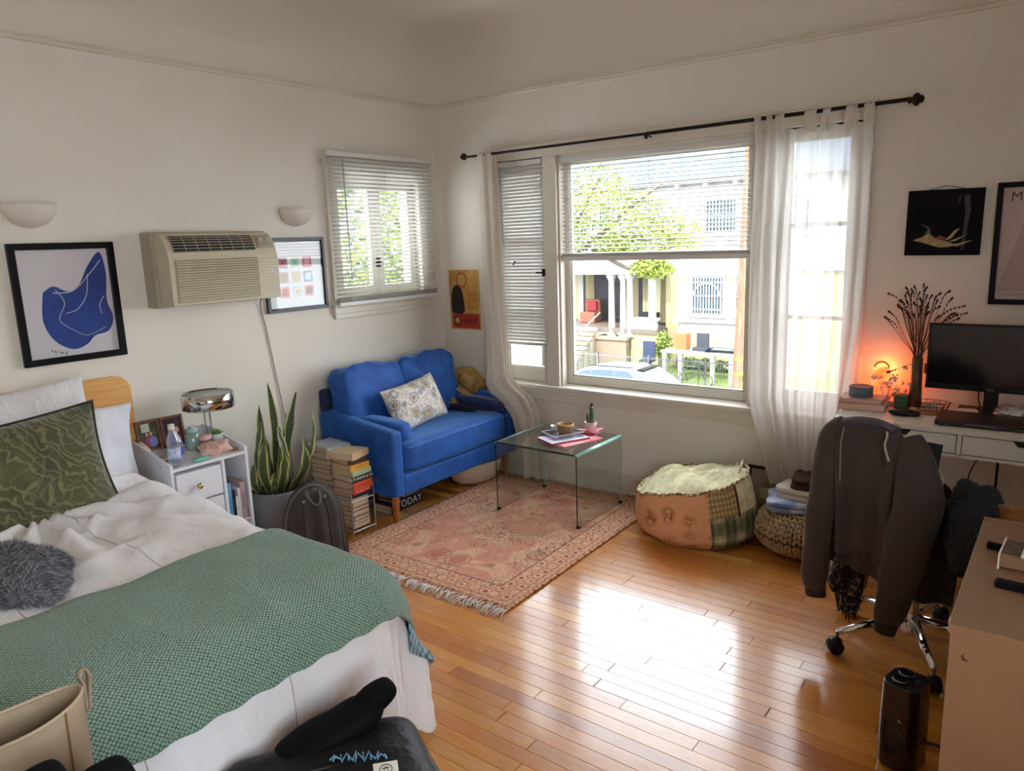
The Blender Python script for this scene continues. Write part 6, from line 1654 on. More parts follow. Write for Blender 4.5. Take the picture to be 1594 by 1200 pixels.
part('hem_band', MB().grid(lambda u, v: backp(u, .89 + .11 * v), 60, 6), knitfab('hoodie_rib', '3b322e', '362e2a', .4), hd_, solid=.008)
def frontp(u, v):
    x = 2.872 + .428 * u - .02 * v; zt = .855 - max(0, u - .32) * .42; z = zt + (.30 - .05 * u - zt) * v
    y = -.955 - .02 * math.sin(v * 2) - .015 * math.sin(u * 12 + v) + .03 * math.sin(v * PI)
    return Vector((x, y, z))
part('front_panel', MB().grid(frontp, 44, 30), m_hoodd, hd_, solid=.006)
def shoulder(u, v):
    # cloth running over the top of the backrest from the rear panel to the front panel
    a = v * PI; x = 2.895 + .36 * u; zt = .868 - max(0, u - .45) * .48 - .012 * math.sin(u * 5)
    return Vector((x, -1.012 - .058 * math.cos(a), zt + .022 * math.sin(a) - .02))
part('yoke', MB().grid(shoulder, 40, 12), m_hood, hd_, solid=.005)
def sleeve(P, R_, seed, fl_=.62):
    P = [Vector(p) for p in P]; S_ = sm(P, 7); n = len(S_); rr = []
    for i in range(n):
        t = i / (n - 1) * (len(R_) - 1); k = min(int(t), len(R_) - 2); rr.append(R_[k] + (R_[k + 1] - R_[k]) * (t - k))
    mb = MB().tube(S_, rr, n=22, flat=fl_, up=(1, 0, 0))
    for i, p in enumerate(mb.v): mb.v[i] = p + Vector((.007 * N3(p.x * 14, p.z * 9, seed), .012 * N3(p.x * 12 + 5, p.z * 10, seed), 0))
    return mb
part('sleeve', sleeve([(2.915, -1.02, .862), (2.872, -1.045, .80), (2.852, -1.065, .62), (2.842, -1.08, .42), (2.838, -1.085, .27), (2.842, -1.085, .215)], [.030, .052, .052, .050, .048, .040], 2), m_hood, hd_)
part('cuff', sleeve([(2.842, -1.085, .232), (2.845, -1.085, .185)], [.041, .038], 2), m_hoodd, hd_)
part('sleeve', sleeve([(3.120, -1.05, .835), (3.150, -1.085, .765), (3.172, -1.135, .64), (3.150, -1.165, .45), (3.125, -1.17, .30), (3.108, -1.17, .20)], [.040, .058, .078, .070, .056, .046], 7), m_hood, hd_)
part('cuff', sleeve([(3.110, -1.17, .215), (3.104, -1.17, .150)], [.046, .036], 7), m_hoodd, hd_)
part('side_panel', MB().grid(lambda u, v: Vector((3.14 + .115 * u + .03 * v + .02 * math.sin(v * 3), -1.06 + .03 * u + .012 * math.sin(u * 8 + v * 3), (.80 - .14 * u) * (1 - v) + (.245 - .0 * u) * v)), 20, 30), m_hoodd, hd_, solid=.008)
part('neck_drawcord', MB().tube(sm([(3.058, -1.10, .86), (3.062, -1.118, .845), (3.058, -1.125, .82), (3.066, -1.13, .79), (3.076, -1.135, .765)], 6), .0038, n=6), mat('drawcord_pale', 'b8a89c', .7), hd_)
part('collar', MB().tube(sm([(2.905, -1.05, .868), (2.95, -1.06, .882), (3.01, -1.065, .884), (3.05, -1.07, .876), (3.075, -1.075, .865)], 6), .012, n=10), knitfab('hoodie_shine', '5a5560', '4b444a'), hd_)
part('piping', MB().tube(sm([(2.918, -1.095, .858), (2.912, -1.105, .80), (2.914, -1.108, .72), (2.916, -1.108, .66)], 6), .0025, n=6), mat('piping_pale', '8d8580', .7), hd_)
part('piping', MB().tube(sm([(3.225, -1.085, .735), (3.238, -1.09, .72), (3.236, -1.092, .70), (3.228, -1.092, .69)], 6), .0025, n=6), mat('piping_pale2', 'a89a90', .7), hd_)
# fringed scarf under the hoodie
m_blkw = mat('boucle_black_white', '1b1719', .9, c2='7d7478', sc=70, bmp=.8, bsc=90, lo=.5, hi=.62)
scf = thing('fringed_scarf', 'black and grey boucle scarf with fringe hanging below the hoodie hem', 'scarf', (2.93, -.99, .1))
part('cloth', MB().grid(lambda u, v: Vector((2.885 + .105 * u + .012 * math.sin(v * 5), -.985 - .02 * math.sin(u * 9) - .01 * N3(u * 5, v * 6), .40 - (.19 + .05 * math.sin(u * PI)) * v)), 24, 24), m_blkw, scf, solid=.02)
for k in range(20):
    x = 2.890 + .100 * k / 19; L_ = .035 + .055 * math.sin(PI * k / 19) + rg.uniform(0, .015); z0 = .205 - .045 * math.sin(PI * k / 19)
    part('tassel', MB().tube([(x, -.985 + rg.uniform(-.012, .012), z0 + .02), (x + rg.uniform(-.006, .006), -.985, z0 - L_ * .5), (x + rg.uniform(-.008, .008), -.985, z0 - L_)], [.004, .004, .0025], n=6), m_blkw, scf)
part('grey_end', MB().grid(lambda u, v: Vector((2.985 + .03 * u - .02 * v, -.97 - .01 * math.sin(u * 8), .36 - .15 * v)), 8, 14), mat('boucle_grey', '6e6460', .9, bmp=.6, bsc=100), scf, solid=.012)
# slate fleece jacket
mfa = mat('fleece_under', '23262c', .95); mfb = mat('fleece_slate', '3d434c', .95); mfc = mat('fleece_dark', '262a31', .95)
fur('fleece_jacket', 'slate grey fluffy fleece jacket heaped on the right side of the chair', 'clothes', (3.335, -1.12, .56), .075, .10, .165, [mfa, mfb, mfc], 16000, .008, 12, .045, .25)
# bentwood chair behind the dresser
wc_ = thing('plywood_chair', 'brown bent plywood chair mostly hidden behind the blond dresser', 'chair', (3.60, -.98, 0))
m_ply = wood('plywood', '7e4e2c', '9a6438', (1, 1, 10), .4, 3)
part('backrest', MB().grid(lambda u, v: Vector((3.60 + .225 * math.sin((u - .5) * 2.2), -1.22 + .12 * (1 - math.cos((u - .5) * 2.2)), .56 + .15 * v * (1 - .5 * abs(u - .5) ** 2 * 4 * .4) )), 30, 8), m_ply, wc_, solid=.012)
part('seat', MB().ell((3.60, -.98, .46), .21, .20, .012, 30, 10, .5), m_ply, wc_)
for x, y in ((3.44, -1.14), (3.76, -1.14), (3.46, -.82), (3.74, -.82)): part('leg', MB().cyl((x, y, 0), (x + (3.6 - x) * .15, y + (-.98 - y) * .15, .455), .012, .014, n=10), m_ply, wc_)
part('back_support', MB().cyl((3.50, -1.14, .45), (3.50, -1.20, .60), .010, n=8).cyl((3.70, -1.14, .45), (3.70, -1.20, .60), .010, n=8), m_ply, wc_)
solo('black_bag', MB().ell((3.62, -1.02, .60), .12, .12, .13, 24, 14, .6, nz=.02, seed=3), m_blackm, 'black bag standing on the plywood chair seat', 'bag')

# ------------------------------------------------------------------ dresser
m_bl2 = wood('blond_wood', '84644a', '8f6d51', (1, .12, 1), .4, 3)
dr = thing('dresser', 'blond wood chest of drawers in the right foreground', 'dresser', (3.64, -1.93, 0))
X0, X1, Y0, Y1, ZT = 3.392, 3.90, -2.262, -1.595, .78
part('top', MB().box(X0, Y0, ZT - .020, X1, Y1, ZT), m_bl2, dr, bev=.001)
part('back_edge', MB().box(X0 + .001, Y1 - .022, ZT, X1, Y1 - .001, ZT + .004), m_bl2, dr)
part('end_panel', MB().box(X0 + .004, Y0 + .002, 0, X1 - .004, Y0 + .022, ZT - .020), m_bl2, dr)
part('end_panel', MB().box(X0 + .004, Y1 - .022, 0, X1 - .004, Y1 - .002, ZT - .020), m_bl2, dr)
part('back_panel', MB().box(X1 - .012, Y0 + .022, .03, X1 - .004, Y1 - .022, ZT - .02), m_bl2, dr)
for k in range(4):
    z0 = .06 + k * .173; d = part('drawer', MB().box(X0 + .004, Y0 + .025, z0, X0 + .022, Y1 - .025, z0 + .168).box(X0 + .022, Y0 + .035, z0 + .01, X1 - .03, Y1 - .035, z0 + .12), m_bl2, dr, bev=.001)
part('plinth', MB().box(X0 + .03, Y0 + .022, 0, X0 + .045, Y1 - .022, .058), m_bl2, dr)
part('knot', MB().lathe([(0, 0), (.006, 0), (.0075, .0004), (0, .0006)], n=14, M=T((3.425, Y0 + .002, .715), rx=90)), mat('knot_brown', '8b6a4c', .6), dr)
part('edge_mark', MB().box(X0 - .001, Y0 + .01, ZT - .012, X0 + .001, Y0 + .03, ZT), mat('edge_white', 'd8c8b4', .6), dr)
solo('remote_control', MB().box(-.085, -.014, 0, .085, .014, .016, M=T((3.535, -2.035, ZT + .0005), rz=-4)), m_blackm, 'long black remote control lying at the front of the dresser top', 'remote control', bev=.005)
solo('marker_pen', MB().cyl((3.418, -1.812, ZT + .0085), (3.53, -1.822, ZT + .0085), .0085, n=14), m_blackm, 'black marker pen half under the small box on the dresser', 'pen')
sb_ = thing('card_box', 'small pale wooden box with a brown photo card and white card on top', 'box', (3.53, -1.86, ZT))
Mb = T((3.525, -1.875, ZT), rz=-3)
part('box', MB().box(-.072, -.055, .004, .072, .055, .032, M=Mb), m_bl2, sb_, bev=.001)
part('side_lip', MB().box(-.075, -.060, .0, -.072, .060, .036, M=Mb), m_paper, sb_)
part('photo_card', MB().box(-.070, -.040, .032, -.035, .050, .034, M=Mb), mat('photo_brown', '6b5344', .4, c2='3f3028', sc=40), sb_)
part('white_card', MB().box(-.034, -.045, .032, .072, .050, .035, M=Mb), m_paper, sb_)
part('card_print', MB().box(-.026, .0, .035, -.023, .042, .0353, M=Mb).box(-.018, .0, .035, -.016, .03, .0353, M=Mb), m_seam, sb_)

# ------------------------------------------------------------------ tower heater
ht_ = thing('fan_heater', 'small black tower fan heater with two top dials on the wood floor', 'heater', (3.245, -1.63, 0))
def rrect(w, d, r, n=6):
    P = []
    for sx_, sy_, a0 in ((1, 1, 0), (-1, 1, 90), (-1, -1, 180), (1, -1, 270)):
        for k in range(n + 1):
            a = math.radians(a0 + 90 * k / n); P.append((sx_ * (w / 2 - r) + r * math.cos(a), sy_ * (d / 2 - r) + r * math.sin(a)))
    return P
m_heat = mat('heater_gloss', '0b0b0d', .18, spec=.6)
Mh = T((3.245, -1.635, 0), rz=-14)
mb = MB(); rings = []
for z, s in ((.002, .90), (.012, .98), (.12, 1.0), (.24, .96), (.262, .94)): rings.append([Mh @ Vector((x * s, y * s, z)) for x, y in rrect(.108, .125, .034)])
n = len(rings[0]); mb.add([p for r in rings for p in r], [(k * n + i, k * n + (i + 1) % n, (k + 1) * n + (i + 1) % n, (k + 1) * n + i) for k in range(len(rings) - 1) for i in range(n)], True)
mb.add(rings[-1], [tuple(range(n))]); mb.add(rings[0], [tuple(range(n))[::-1]])
part('body', mb, m_heat, ht_)
mb = MB(); mb.prism([(x * .93, y * .93) for x, y in rrect(.108, .125, .034)], .008, Mh @ Matrix.Translation((0, 0, .261))); part('top_plate', mb, mat('heater_top', '1d2026', .22, spec=.7), ht_, bev=.003)
for (x, y) in ((-.010, .026), (-.010, -.018)):
    k_ = part('dial', MB().cyl(Mh @ Vector((x, y, .268)), Mh @ Vector((x, y, .275)), .020, n=24), m_black, ht_)
    part('dial_ring', MB().tube([Mh @ Vector((x + .0205 * math.cos(a), y + .0205 * math.sin(a), .2735)) for a in [2 * PI * q_ / 24 for q_ in range(25)]], .0012, n=6), m_chrome, k_)
    part('dial_grip', MB().box(x - .017, y - .003, .275, x + .017, y + .003, .283, M=Mh), m_black, k_, bev=.001)
part('dial_marks', MB().box(.022, .005, .2692, .032, .0065, .2696, M=Mh).box(.022, .012, .2692, .030, .0135, .2696, M=Mh).box(.024, -.004, .2692, .034, -.003, .2696, M=Mh), m_steel, ht_)
for k in range(9): part('front_louvre', MB().box(-.030 + k * .0075, -.0640, .055, -.0275 + k * .0075, -.0605, .155, M=Mh), mat('louvre_plum', '2a1a1e', .4) if k == 0 else bpy.data.materials['louvre_plum'], ht_)
part('logo', MB().prism([(0, 0), (.012, 0), (.004, .012)], .001, Mh @ Matrix(((1, 0, 0, .008), (0, 0, -1, -.0625), (0, 1, 0, .165), (0, 0, 0, 1)))), m_steel, ht_)
solo('heater_cord', MB().tube(sm([(3.27, -1.59, .02), (3.30, -1.55, .03), (3.34, -1.56, .035), (3.37, -1.60, .006), (3.385, -1.64, .005), (3.36, -1.70, .005), (3.33, -1.73, .005), (3.34, -1.80, .005), (3.36, -1.86, .005)], 6), .0045, n=8), m_cab, 'thick black cord curling from the heater towards the dresser', 'cord')
solo('clear_cap', MB().ell((3.315, -1.235, .017), .028, .018, .016, 20, 12, .8, nz=.003), m_pet, 'small clear plastic piece on the floor beside the dresser', 'plastic piece')

# ------------------------------------------------------------------ bags in the foreground
m_nyl = mat('black_nylon', '070708', .5, spec=.3, bmp=.5, bsc=9, bd=.03)
bg_ = thing('duffel_bag', 'black nylon duffel bag with small white crest label at the foot of the bed', 'bag', (2.34, -2.93, 0))
AX = Vector((.55, .84, 0)).normalized()
mbd = MB().ell((2.295, -2.935, .188), .245, .215, .186, 60, 34, .33, M=Matrix.Rotation(math.radians(62), 4, 'Z'), nz=.018, seed=3, nsc=8)
for i, p in enumerate(mbd.v): mbd.v[i] = Vector((p.x, p.y, max(p.z, .001)))
part('body', mbd, m_nyl, bg_)
part('end_gusset', MB().ell((2.400, -2.735, .165), .030, .195, .150, 20, 24, .5, M=Matrix.Rotation(math.radians(62), 4, 'Z'), nz=.008, seed=5, nsc=9), m_nyl, bg_)
part('carry_strap', MB().tube(sm([(2.20, -2.84, .36), (2.215, -2.78, .40), (2.205, -2.72, .435), (2.20, -2.685, .455), (2.235, -2.69, .42), (2.27, -2.72, .375), (2.30, -2.73, .35)], 6), [.030, .030, .030, .030, .028, .028, .028] + [.022] * 30, n=10, flat=.35), m_nyl, bg_) if False else None
sp_pts = sm([(2.16, -2.86, .365), (2.185, -2.79, .405), (2.195, -2.72, .435), (2.195, -2.675, .455)], 6)
part('strap_flap', MB().ell((2.155, -2.83, .372), .14, .065, .035, 30, 16, .8, M=Matrix.Rotation(math.radians(66), 4, 'Z') @ Matrix.Rotation(math.radians(-12), 4, 'Y'), nz=.014, seed=4, nsc=12).ell((2.19, -2.715, .408), .062, .036, .030, 24, 14, .7, M=Matrix.Rotation(math.radians(78), 4, 'Z') @ Matrix.Rotation(math.radians(-22), 4, 'Y'), nz=.008, seed=6, nsc=20), m_blackm, bg_)
part('zip', MB().tube(sm([(2.13, -3.09, .368), (2.22, -2.97, .374), (2.32, -2.83, .366), (2.37, -2.75, .345)], 6), .005, n=6), m_black, bg_)
Ml2 = basis((2.375, -2.850, .3745), (.62, .785, -.04), (-.77, .62, .10))
lb = part('woven_label', MB().box(-.028, -.022, 0, .028, .022, .0022, M=Ml2), m_paper, bg_, bev=.0005)
part('crest', MB().tube([Ml2 @ Vector((.014 * math.cos(a), .014 * math.sin(a), .0026)) for a in [2 * PI * k / 20 for k in range(21)]], .001, n=5).tube([Ml2 @ Vector(p) for p in ((-.006, -.008, .0026), (0, .009, .0026), (.006, -.008, .0026))], .001, n=5).tube([Ml2 @ Vector(p) for p in ((-.009, .003, .0026), (.009, .003, .0026))], .001, n=5), m_fr, lb)
em = MB()
P_ = [Vector((2.245 + .105 * k / 26, -2.905 + .085 * k / 26 + .006 * math.sin(k * 1.9), .379 + (.001 if k % 2 else .0))) for k in range(27)]
em.tube([p + Vector((-.010 if k % 2 else .008, .009 if k % 2 else -.006, .002)) * (.4 + .8 * math.sin(PI * k / 26)) for k, p in enumerate(P_)], .0022, n=5)
part('embroidered_script', em, mat('embroidery_blue', '7fb4dc', .6), bg_)
# tall cream tote
m_can = mat('cream_canvas', 'a39078', .7, c2='9a866d', sc=6, bmp=.15, bsc=70)
tt = thing('canvas_tote', 'tall cream canvas bag with dark seams and a pull loop in the lower left foreground', 'bag', (2.12, -3.455, 0))
tc_ = Vector((2.12, -3.492, 0))
def tote(a, z, k=1.0):
    s = .88 + .12 * z / .76
    r = Matrix.Rotation(math.radians(-8), 3, 'Z')
    q_ = r @ Vector((.058 * math.cos(a) * s * k, .140 * math.copysign(abs(math.sin(a)) ** .85, math.sin(a)) * s * k, 0))
    return tc_ + q_ + Vector((0, 0, z + (.02 * math.sin(a) ** 2 * (z > .7) - .0)))
part('body', MB().grid(lambda u, v: tote(u * 2 * PI, .002 + .748 * v), 60, 24, closeu=True), m_can, tt, solid=.004)
part('bottom', MB().grid(lambda u, v: tc_.lerp(tote(u * 2 * PI, .003), v) + Vector((0, 0, .002 if v < .5 else 0)), 40, 3, closeu=True), m_can, tt)
m_sm = mat('seam_ochre', '6e5426', .7)
for a in (-.62, .72, 2.4, 3.9): part('seam', MB().tube([tote(a, .01 + .74 * k / 14, 1.02) + Vector((.002, 0, 0)) for k in range(15)], .0022, n=6), m_sm, tt)
part('rim', MB().tube([tote(2 * PI * k / 48, .752) for k in range(49)], .0035, n=6), mat('rim_tan', 'b9a58a', .7), tt)
e1 = tote(PI / 2, .735)
part('pull_loop', MB().tube(sm([e1 + Vector((.0, .002, -.03)), e1 + Vector((.0, .004, .02)), e1 + Vector((.0, -.002, .040)), e1 + Vector((.0, .008, .050)), e1 + Vector((.0, .015, .034)), e1 + Vector((.0, .012, .01)), e1 + Vector((0, .008, -.03))], 6), .0095, n=8, flat=.3, up=(1, 0, 0)), m_can, tt)
# black suitcase with two padded grab handles in front of the tote
sc3 = thing('black_suitcase', 'black upright case with two padded handles at the bottom left corner', 'suitcase', (2.42, -3.46, 0))
Ms = T((2.42, -3.455, 0), rz=-6)
part('shell', MB().box(-.085, -.155, .03, .085, .125, .66, M=Ms), m_blackm, sc3, bev=.03)
for y in (-.095, .085):
    w_ = .036 if y < 0 else .045
    part('padded_handle', MB().ell((0, 0, 0), .030, w_, .085, 24, 20, .55, M=Ms @ Matrix.Translation((-.06, -.052 if y < 0 else y - .055, .712 if y < 0 else .668)), nz=.004), m_blackm, sc3)
for x, y in ((-.06, -.12), (.06, -.12), (-.06, .09), (.06, .09)): part('wheel', MB().cyl(Ms @ Vector((x, y - .01, .022)), Ms @ Vector((x, y + .01, .022)), .021, n=14), m_black, sc3)
# ------------------------------------------------------------------ outside: the street below and the house across it
GZ = -5.25
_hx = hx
def hx(h, k=.43):            # street exposure put into its colours: dimmed to offset the bright sky
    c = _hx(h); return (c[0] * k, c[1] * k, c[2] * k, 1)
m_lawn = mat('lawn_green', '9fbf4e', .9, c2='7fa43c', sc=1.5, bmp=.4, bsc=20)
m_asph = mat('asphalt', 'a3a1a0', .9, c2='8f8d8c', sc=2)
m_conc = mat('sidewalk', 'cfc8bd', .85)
struct('street', MB().box(-60, 3, GZ - .2, 30, 25.6, GZ - .10), m_asph)
struct('sidewalk', MB().box(-60, 25.6, GZ - .2, 30, 27.4, GZ), m_conc)
solo('lawn', MB().box(-60, 27.4, GZ - .2, 30, 45, GZ), m_lawn, 'bright green front lawn behind the iron fence outside', 'lawn', kind='stuff')
def siding(name, c1, c2, sc):
    m, nt, b = newmat(name); v = coords(nt, 'Object'); w = wave(nt, v, sc, 0, 'Z', prof='SAW')
    nt.links.new(ramp(nt, w, [(0, hx(c2)), (.12, hx(c1)), (1, hx(c1))]), b.inputs['Base Color']); b.inputs['Roughness'].default_value = .8
    bump(nt, b, w, .5, .02); return m
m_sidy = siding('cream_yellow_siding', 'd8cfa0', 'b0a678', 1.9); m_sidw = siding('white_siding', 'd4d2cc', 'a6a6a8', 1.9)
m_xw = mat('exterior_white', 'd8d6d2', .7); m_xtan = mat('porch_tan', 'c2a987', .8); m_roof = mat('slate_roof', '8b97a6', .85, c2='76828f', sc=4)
m_xd = mat('doorway_dark', '4a3038', .7, c2='3a4456', sc=3); m_xg = mat('far_glass', '5b7b94', .2)
hs = thing('house', 'cream two-storey Victorian house with columned porch across the street', 'building', (-12, 32, GZ))
part('main_wall', MB().box(-13.6, 32, GZ, -2.5, 40, -.2), m_sidy, hs)
part('upper_wall', MB().box(-20.5, 32, -.2, -2.5, 40, 4.3), m_sidw, hs)
part('roof', MB().prism([(-21.2, 4.2), (-2.0, 4.2), (-4.5, 8.2), (-17.5, 8.2)], 9, Matrix(((1, 0, 0, 0), (0, 0, 1, 31.2), (0, 1, 0, 0), (0, 0, 0, 1)))), m_roof, hs)
part('eaves', MB().box(-21, 31.3, 4.1, -2.1, 32, 4.35).box(-20.6, 31.8, -.25, -2.5, 32, .05), m_xw, hs)
for x in range(12): part('eave_bracket', MB().box(-20.4 + x * 1.5, 31.45, 3.85, -20.2 + x * 1.5, 32, 4.1), m_xw, hs)
def hwin(x0, x1, z0, z1, y, bars=0, arch=False):
    f = part('window', MB().box(x0 - .15, y - .08, z0 - .15, x0, y, z1 + .15).box(x1, y - .08, z0 - .15, x1 + .15, y, z1 + .15).box(x0, y - .08, z1, x1, y, z1 + .18).box(x0 - .2, y - .14, z0 - .2, x1 + .2, y, z0), m_xw, hs)
    part('pane', MB().box(x0, y - .03, z0, x1, y - .01, z1), m_xg, f)
    if bars:
        mb = MB(); n_ = bars
        for k in range(n_): xx = x0 + (x1 - x0) * (k + .5) / n_; mb.box(xx - .03, y - .12, z0, xx + .03, y - .08, z1)
        for t_ in (.12, .5, .88): mb.box(x0, y - .12, z0 + (z1 - z0) * t_ - .03, x1, y - .07, z0 + (z1 - z0) * t_ + .03)
        if arch: mb.tube([((x0 + x1) / 2 + (x1 - x0) * .42 * math.cos(a), y - .12, z0 + (z1 - z0) * .5 + (z1 - z0) * .35 * math.sin(a)) for a in [PI * k / 12 for k in range(13)]], .04, n=5)
        part('security_bars', mb, m_xw, f)
hwin(-11.5, -9.95, 1.72, 3.15, 32, 9); hwin(-14.9, -14.0, 2.3, 3.4, 32, 5); hwin(-17.6, -16.9, 1.9, 3.2, 32, 4); hwin(-7.6, -6.2, 1.6, 3.2, 32, 8)
# bay window
part('bay', MB().prism([(-13.0, 32), (-12.4, 31.1), (-8.6, 31.1), (-8.0, 32)], 4.4, T((0, 0, GZ + .2))), m_xw, hs)
part('bay_cornice', MB().box(-12.7, 30.9, -2.75, -8.3, 31.2, -2.55).box(-12.7, 30.9, -.45, -8.3, 31.2, -.2), m_xw, hs)
part('bay_wall', MB().box(-12.2, 31.0, -4.6, -8.8, 31.1, -2.95), m_sidy, hs)
hwin(-11.75, -10.15, -2.3, -.55, 31.08, 11, True); hwin(-9.45, -8.8, -2.3, -.55, 31.08, 4)
# porch
part('porch_roof', MB().box(-21, 30.6, -.35, -13.4, 34, .45), m_xw, hs)
part('porch_floor', MB().box(-21, 30.8, -3.45, -13.5, 34.2, -3.2), mat('porch_floor_grey', '857468', .7), hs)
part('porch_base', MB().box(-15.1, 30.9, GZ, -13.5, 33, -3.45), m_sidy, hs)
part('porch_back_wall', MB().box(-21, 34, -3.2, -13.6, 34.3, -.35), mat('tan_stucco', 'dcc896', .85), hs)
part('doorway', MB().box(-19.1, 33.9, -3.2, -17.2, 34.02, -.5), m_xd, hs)
part('dark_recess', MB().box(-16.2, 33.9, -3.2, -15.0, 34.02, -.5), m_xd, hs)
part('column_base', MB().box(-17.0, 30.5, GZ, -15.15, 31.4, -3.75).box(-17.1, 30.4, -3.8, -15.05, 31.5, -3.65), mat('base_stucco', 'b39a86', .85), hs)
for x in (-16.25, -15.55, -15.15): part('column', MB().lathe([(.26, -3.65), (.26, -3.5), (.18, -3.45), (.15, -.75), (.2, -.6), (.28, -.5), (.28, -.35)], (x, 30.95, 0), 14), m_xw, hs)
for x, w in ((-19.6, .35), (-13.9, .3)): part('post', MB().box(x - w / 2, 33.2 if x < -18 else 30.9, -3.2, x + w / 2, 33.5 if x < -18 else 31.2, -.35), m_xw, hs)
part('porch_rail', MB().box(-15.1, 30.85, -3.4, -13.6, 31.1, -2.75).box(-15.2, 30.8, -2.75, -13.5, 31.15, -2.6), m_xw, hs)
part('side_window', MB().box(-14.9, 31.9, -2.4, -14.75, 32.1, -.5).box(-14.75, 31.95, -2.4, -13.9, 32.02, -.5), m_sidy, hs)
for k in range(9): part('step', MB().box(-21, 30.8 - (k + 1) * .30, -3.2 - (k + 1) * .215, -17.0, 30.8 - k * .30, -3.2 - k * .215 - .04).box(-21, 30.8 - (k + 1) * .30, GZ, -17.0, 30.8 - k * .30, -3.24 - (k + 1) * .215), m_xtan if k % 2 else m_conc, hs)
part('handrail', MB().cyl((-16.9, 30.8, -2.4), (-17.9, 28.3, -4.3), .04, n=8), m_xw, hs)
pa = thing('porch_armchair', 'rust armchair with red cushion on the porch across the street', 'chair', (-18.7, 32.8, -3.2))
part('seat', MB().box(-19.2, 32.4, -3.2, -18.2, 33.2, -2.6), mat('rust_fabric', 'b0684c', .8), pa, bev=.05); part('backrest', MB().box(-19.2, 33.0, -2.7, -18.2, 33.3, -1.9), bpy.data.materials['rust_fabric'], pa, bev=.05)
part('cushion', MB().box(-18.95, 32.85, -2.55, -18.35, 33.05, -2.0), mat('cushion_red', 'c8303a', .8), pa, bev=.05)
# neighbour house seen brightly through the sheer curtain
h2 = thing('house', 'pale house seen through the sheer curtain right of the utility pole', 'building', (4, 31, GZ))
part('wall', MB().box(-1.2, 31, GZ, 12, 40, 3.6), m_xw, h2); part('roof', MB().prism([(-1.8, 3.5), (12.6, 3.5), (5.4, 7.4)], 10, Matrix(((1, 0, 0, 0), (0, 0, 1, 30.6), (0, 1, 0, 0), (0, 0, 0, 1)))), m_roof, h2)
for x in (.6, 4.0, 7.5):
    for z in (-3.4, .8): part('window', MB().box(x, 30.93, z, x + 1.3, 31, z + 1.7), m_xg, h2)
def foliage(t, cs, n, mats, leaf=.12, seed=1, name='foliage'):
    rg_ = random.Random(seed); mb = MB()
    for k in range(n):
        c, r = cs[rg_.randrange(len(cs))]
        u = rg_.uniform(-1, 1); a = rg_.uniform(0, 2 * PI); q = rg_.random() ** .45; s_ = math.sqrt(1 - u * u)
        p = Vector((c[0] + r[0] * q * s_ * math.cos(a), c[1] + r[1] * q * s_ * math.sin(a), c[2] + r[2] * q * u))
        ax_ = Vector((rg_.gauss(0, 1), rg_.gauss(0, 1), rg_.gauss(0, .6))).normalized(); bx = ax_.orthogonal().normalized(); l = leaf * rg_.uniform(.7, 1.4)
        mb.add([p - ax_ * l, p - bx * l * .45, p + ax_ * l, p + bx * l * .45], [(0, 1, 2, 3)], False, rg_.randrange(len(mats)))
    return part(name, mb, mats, t, stuff=True)
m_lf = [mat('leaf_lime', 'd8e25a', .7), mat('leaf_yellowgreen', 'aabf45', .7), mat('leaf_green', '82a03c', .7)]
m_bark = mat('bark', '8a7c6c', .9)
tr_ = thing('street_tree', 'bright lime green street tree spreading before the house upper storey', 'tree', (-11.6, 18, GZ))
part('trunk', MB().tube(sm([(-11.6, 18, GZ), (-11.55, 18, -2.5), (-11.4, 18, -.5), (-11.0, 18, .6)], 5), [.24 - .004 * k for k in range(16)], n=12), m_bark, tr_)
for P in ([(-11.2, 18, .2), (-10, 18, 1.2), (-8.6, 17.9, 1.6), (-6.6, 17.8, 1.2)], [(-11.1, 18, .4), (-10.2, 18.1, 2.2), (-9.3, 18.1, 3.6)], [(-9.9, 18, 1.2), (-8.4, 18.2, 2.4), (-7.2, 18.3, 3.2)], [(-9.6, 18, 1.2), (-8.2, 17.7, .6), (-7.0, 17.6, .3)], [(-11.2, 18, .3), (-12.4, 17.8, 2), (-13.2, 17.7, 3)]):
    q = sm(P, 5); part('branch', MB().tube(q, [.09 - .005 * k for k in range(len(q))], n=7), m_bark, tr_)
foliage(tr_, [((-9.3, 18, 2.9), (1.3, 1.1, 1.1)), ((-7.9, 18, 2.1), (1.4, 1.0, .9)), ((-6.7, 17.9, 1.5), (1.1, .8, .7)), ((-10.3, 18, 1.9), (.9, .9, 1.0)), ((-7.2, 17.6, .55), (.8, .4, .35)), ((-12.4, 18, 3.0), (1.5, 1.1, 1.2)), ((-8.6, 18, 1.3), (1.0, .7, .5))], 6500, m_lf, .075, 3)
up_ = thing('utility_pole', 'weathered reddish brown wooden utility pole by the street', 'pole', (-2.75, 13, GZ))
part('shaft', MB().cyl((-2.78, 13, GZ), (-2.36, 13, 8.0), .115, .095, n=16), mat('pole_wood', 'b98a6a', .9, c2='9a6650', sc=6, stretch=(4, 4, .5), bmp=.6, bsc=8), up_)
for z in (-1.75, -1.4): part('warning_band', MB().cyl((-2.665, 13, z), (-2.66, 13, z + .10), .120, n=16), mat('band_orange', 'd98a3a', .6), up_)
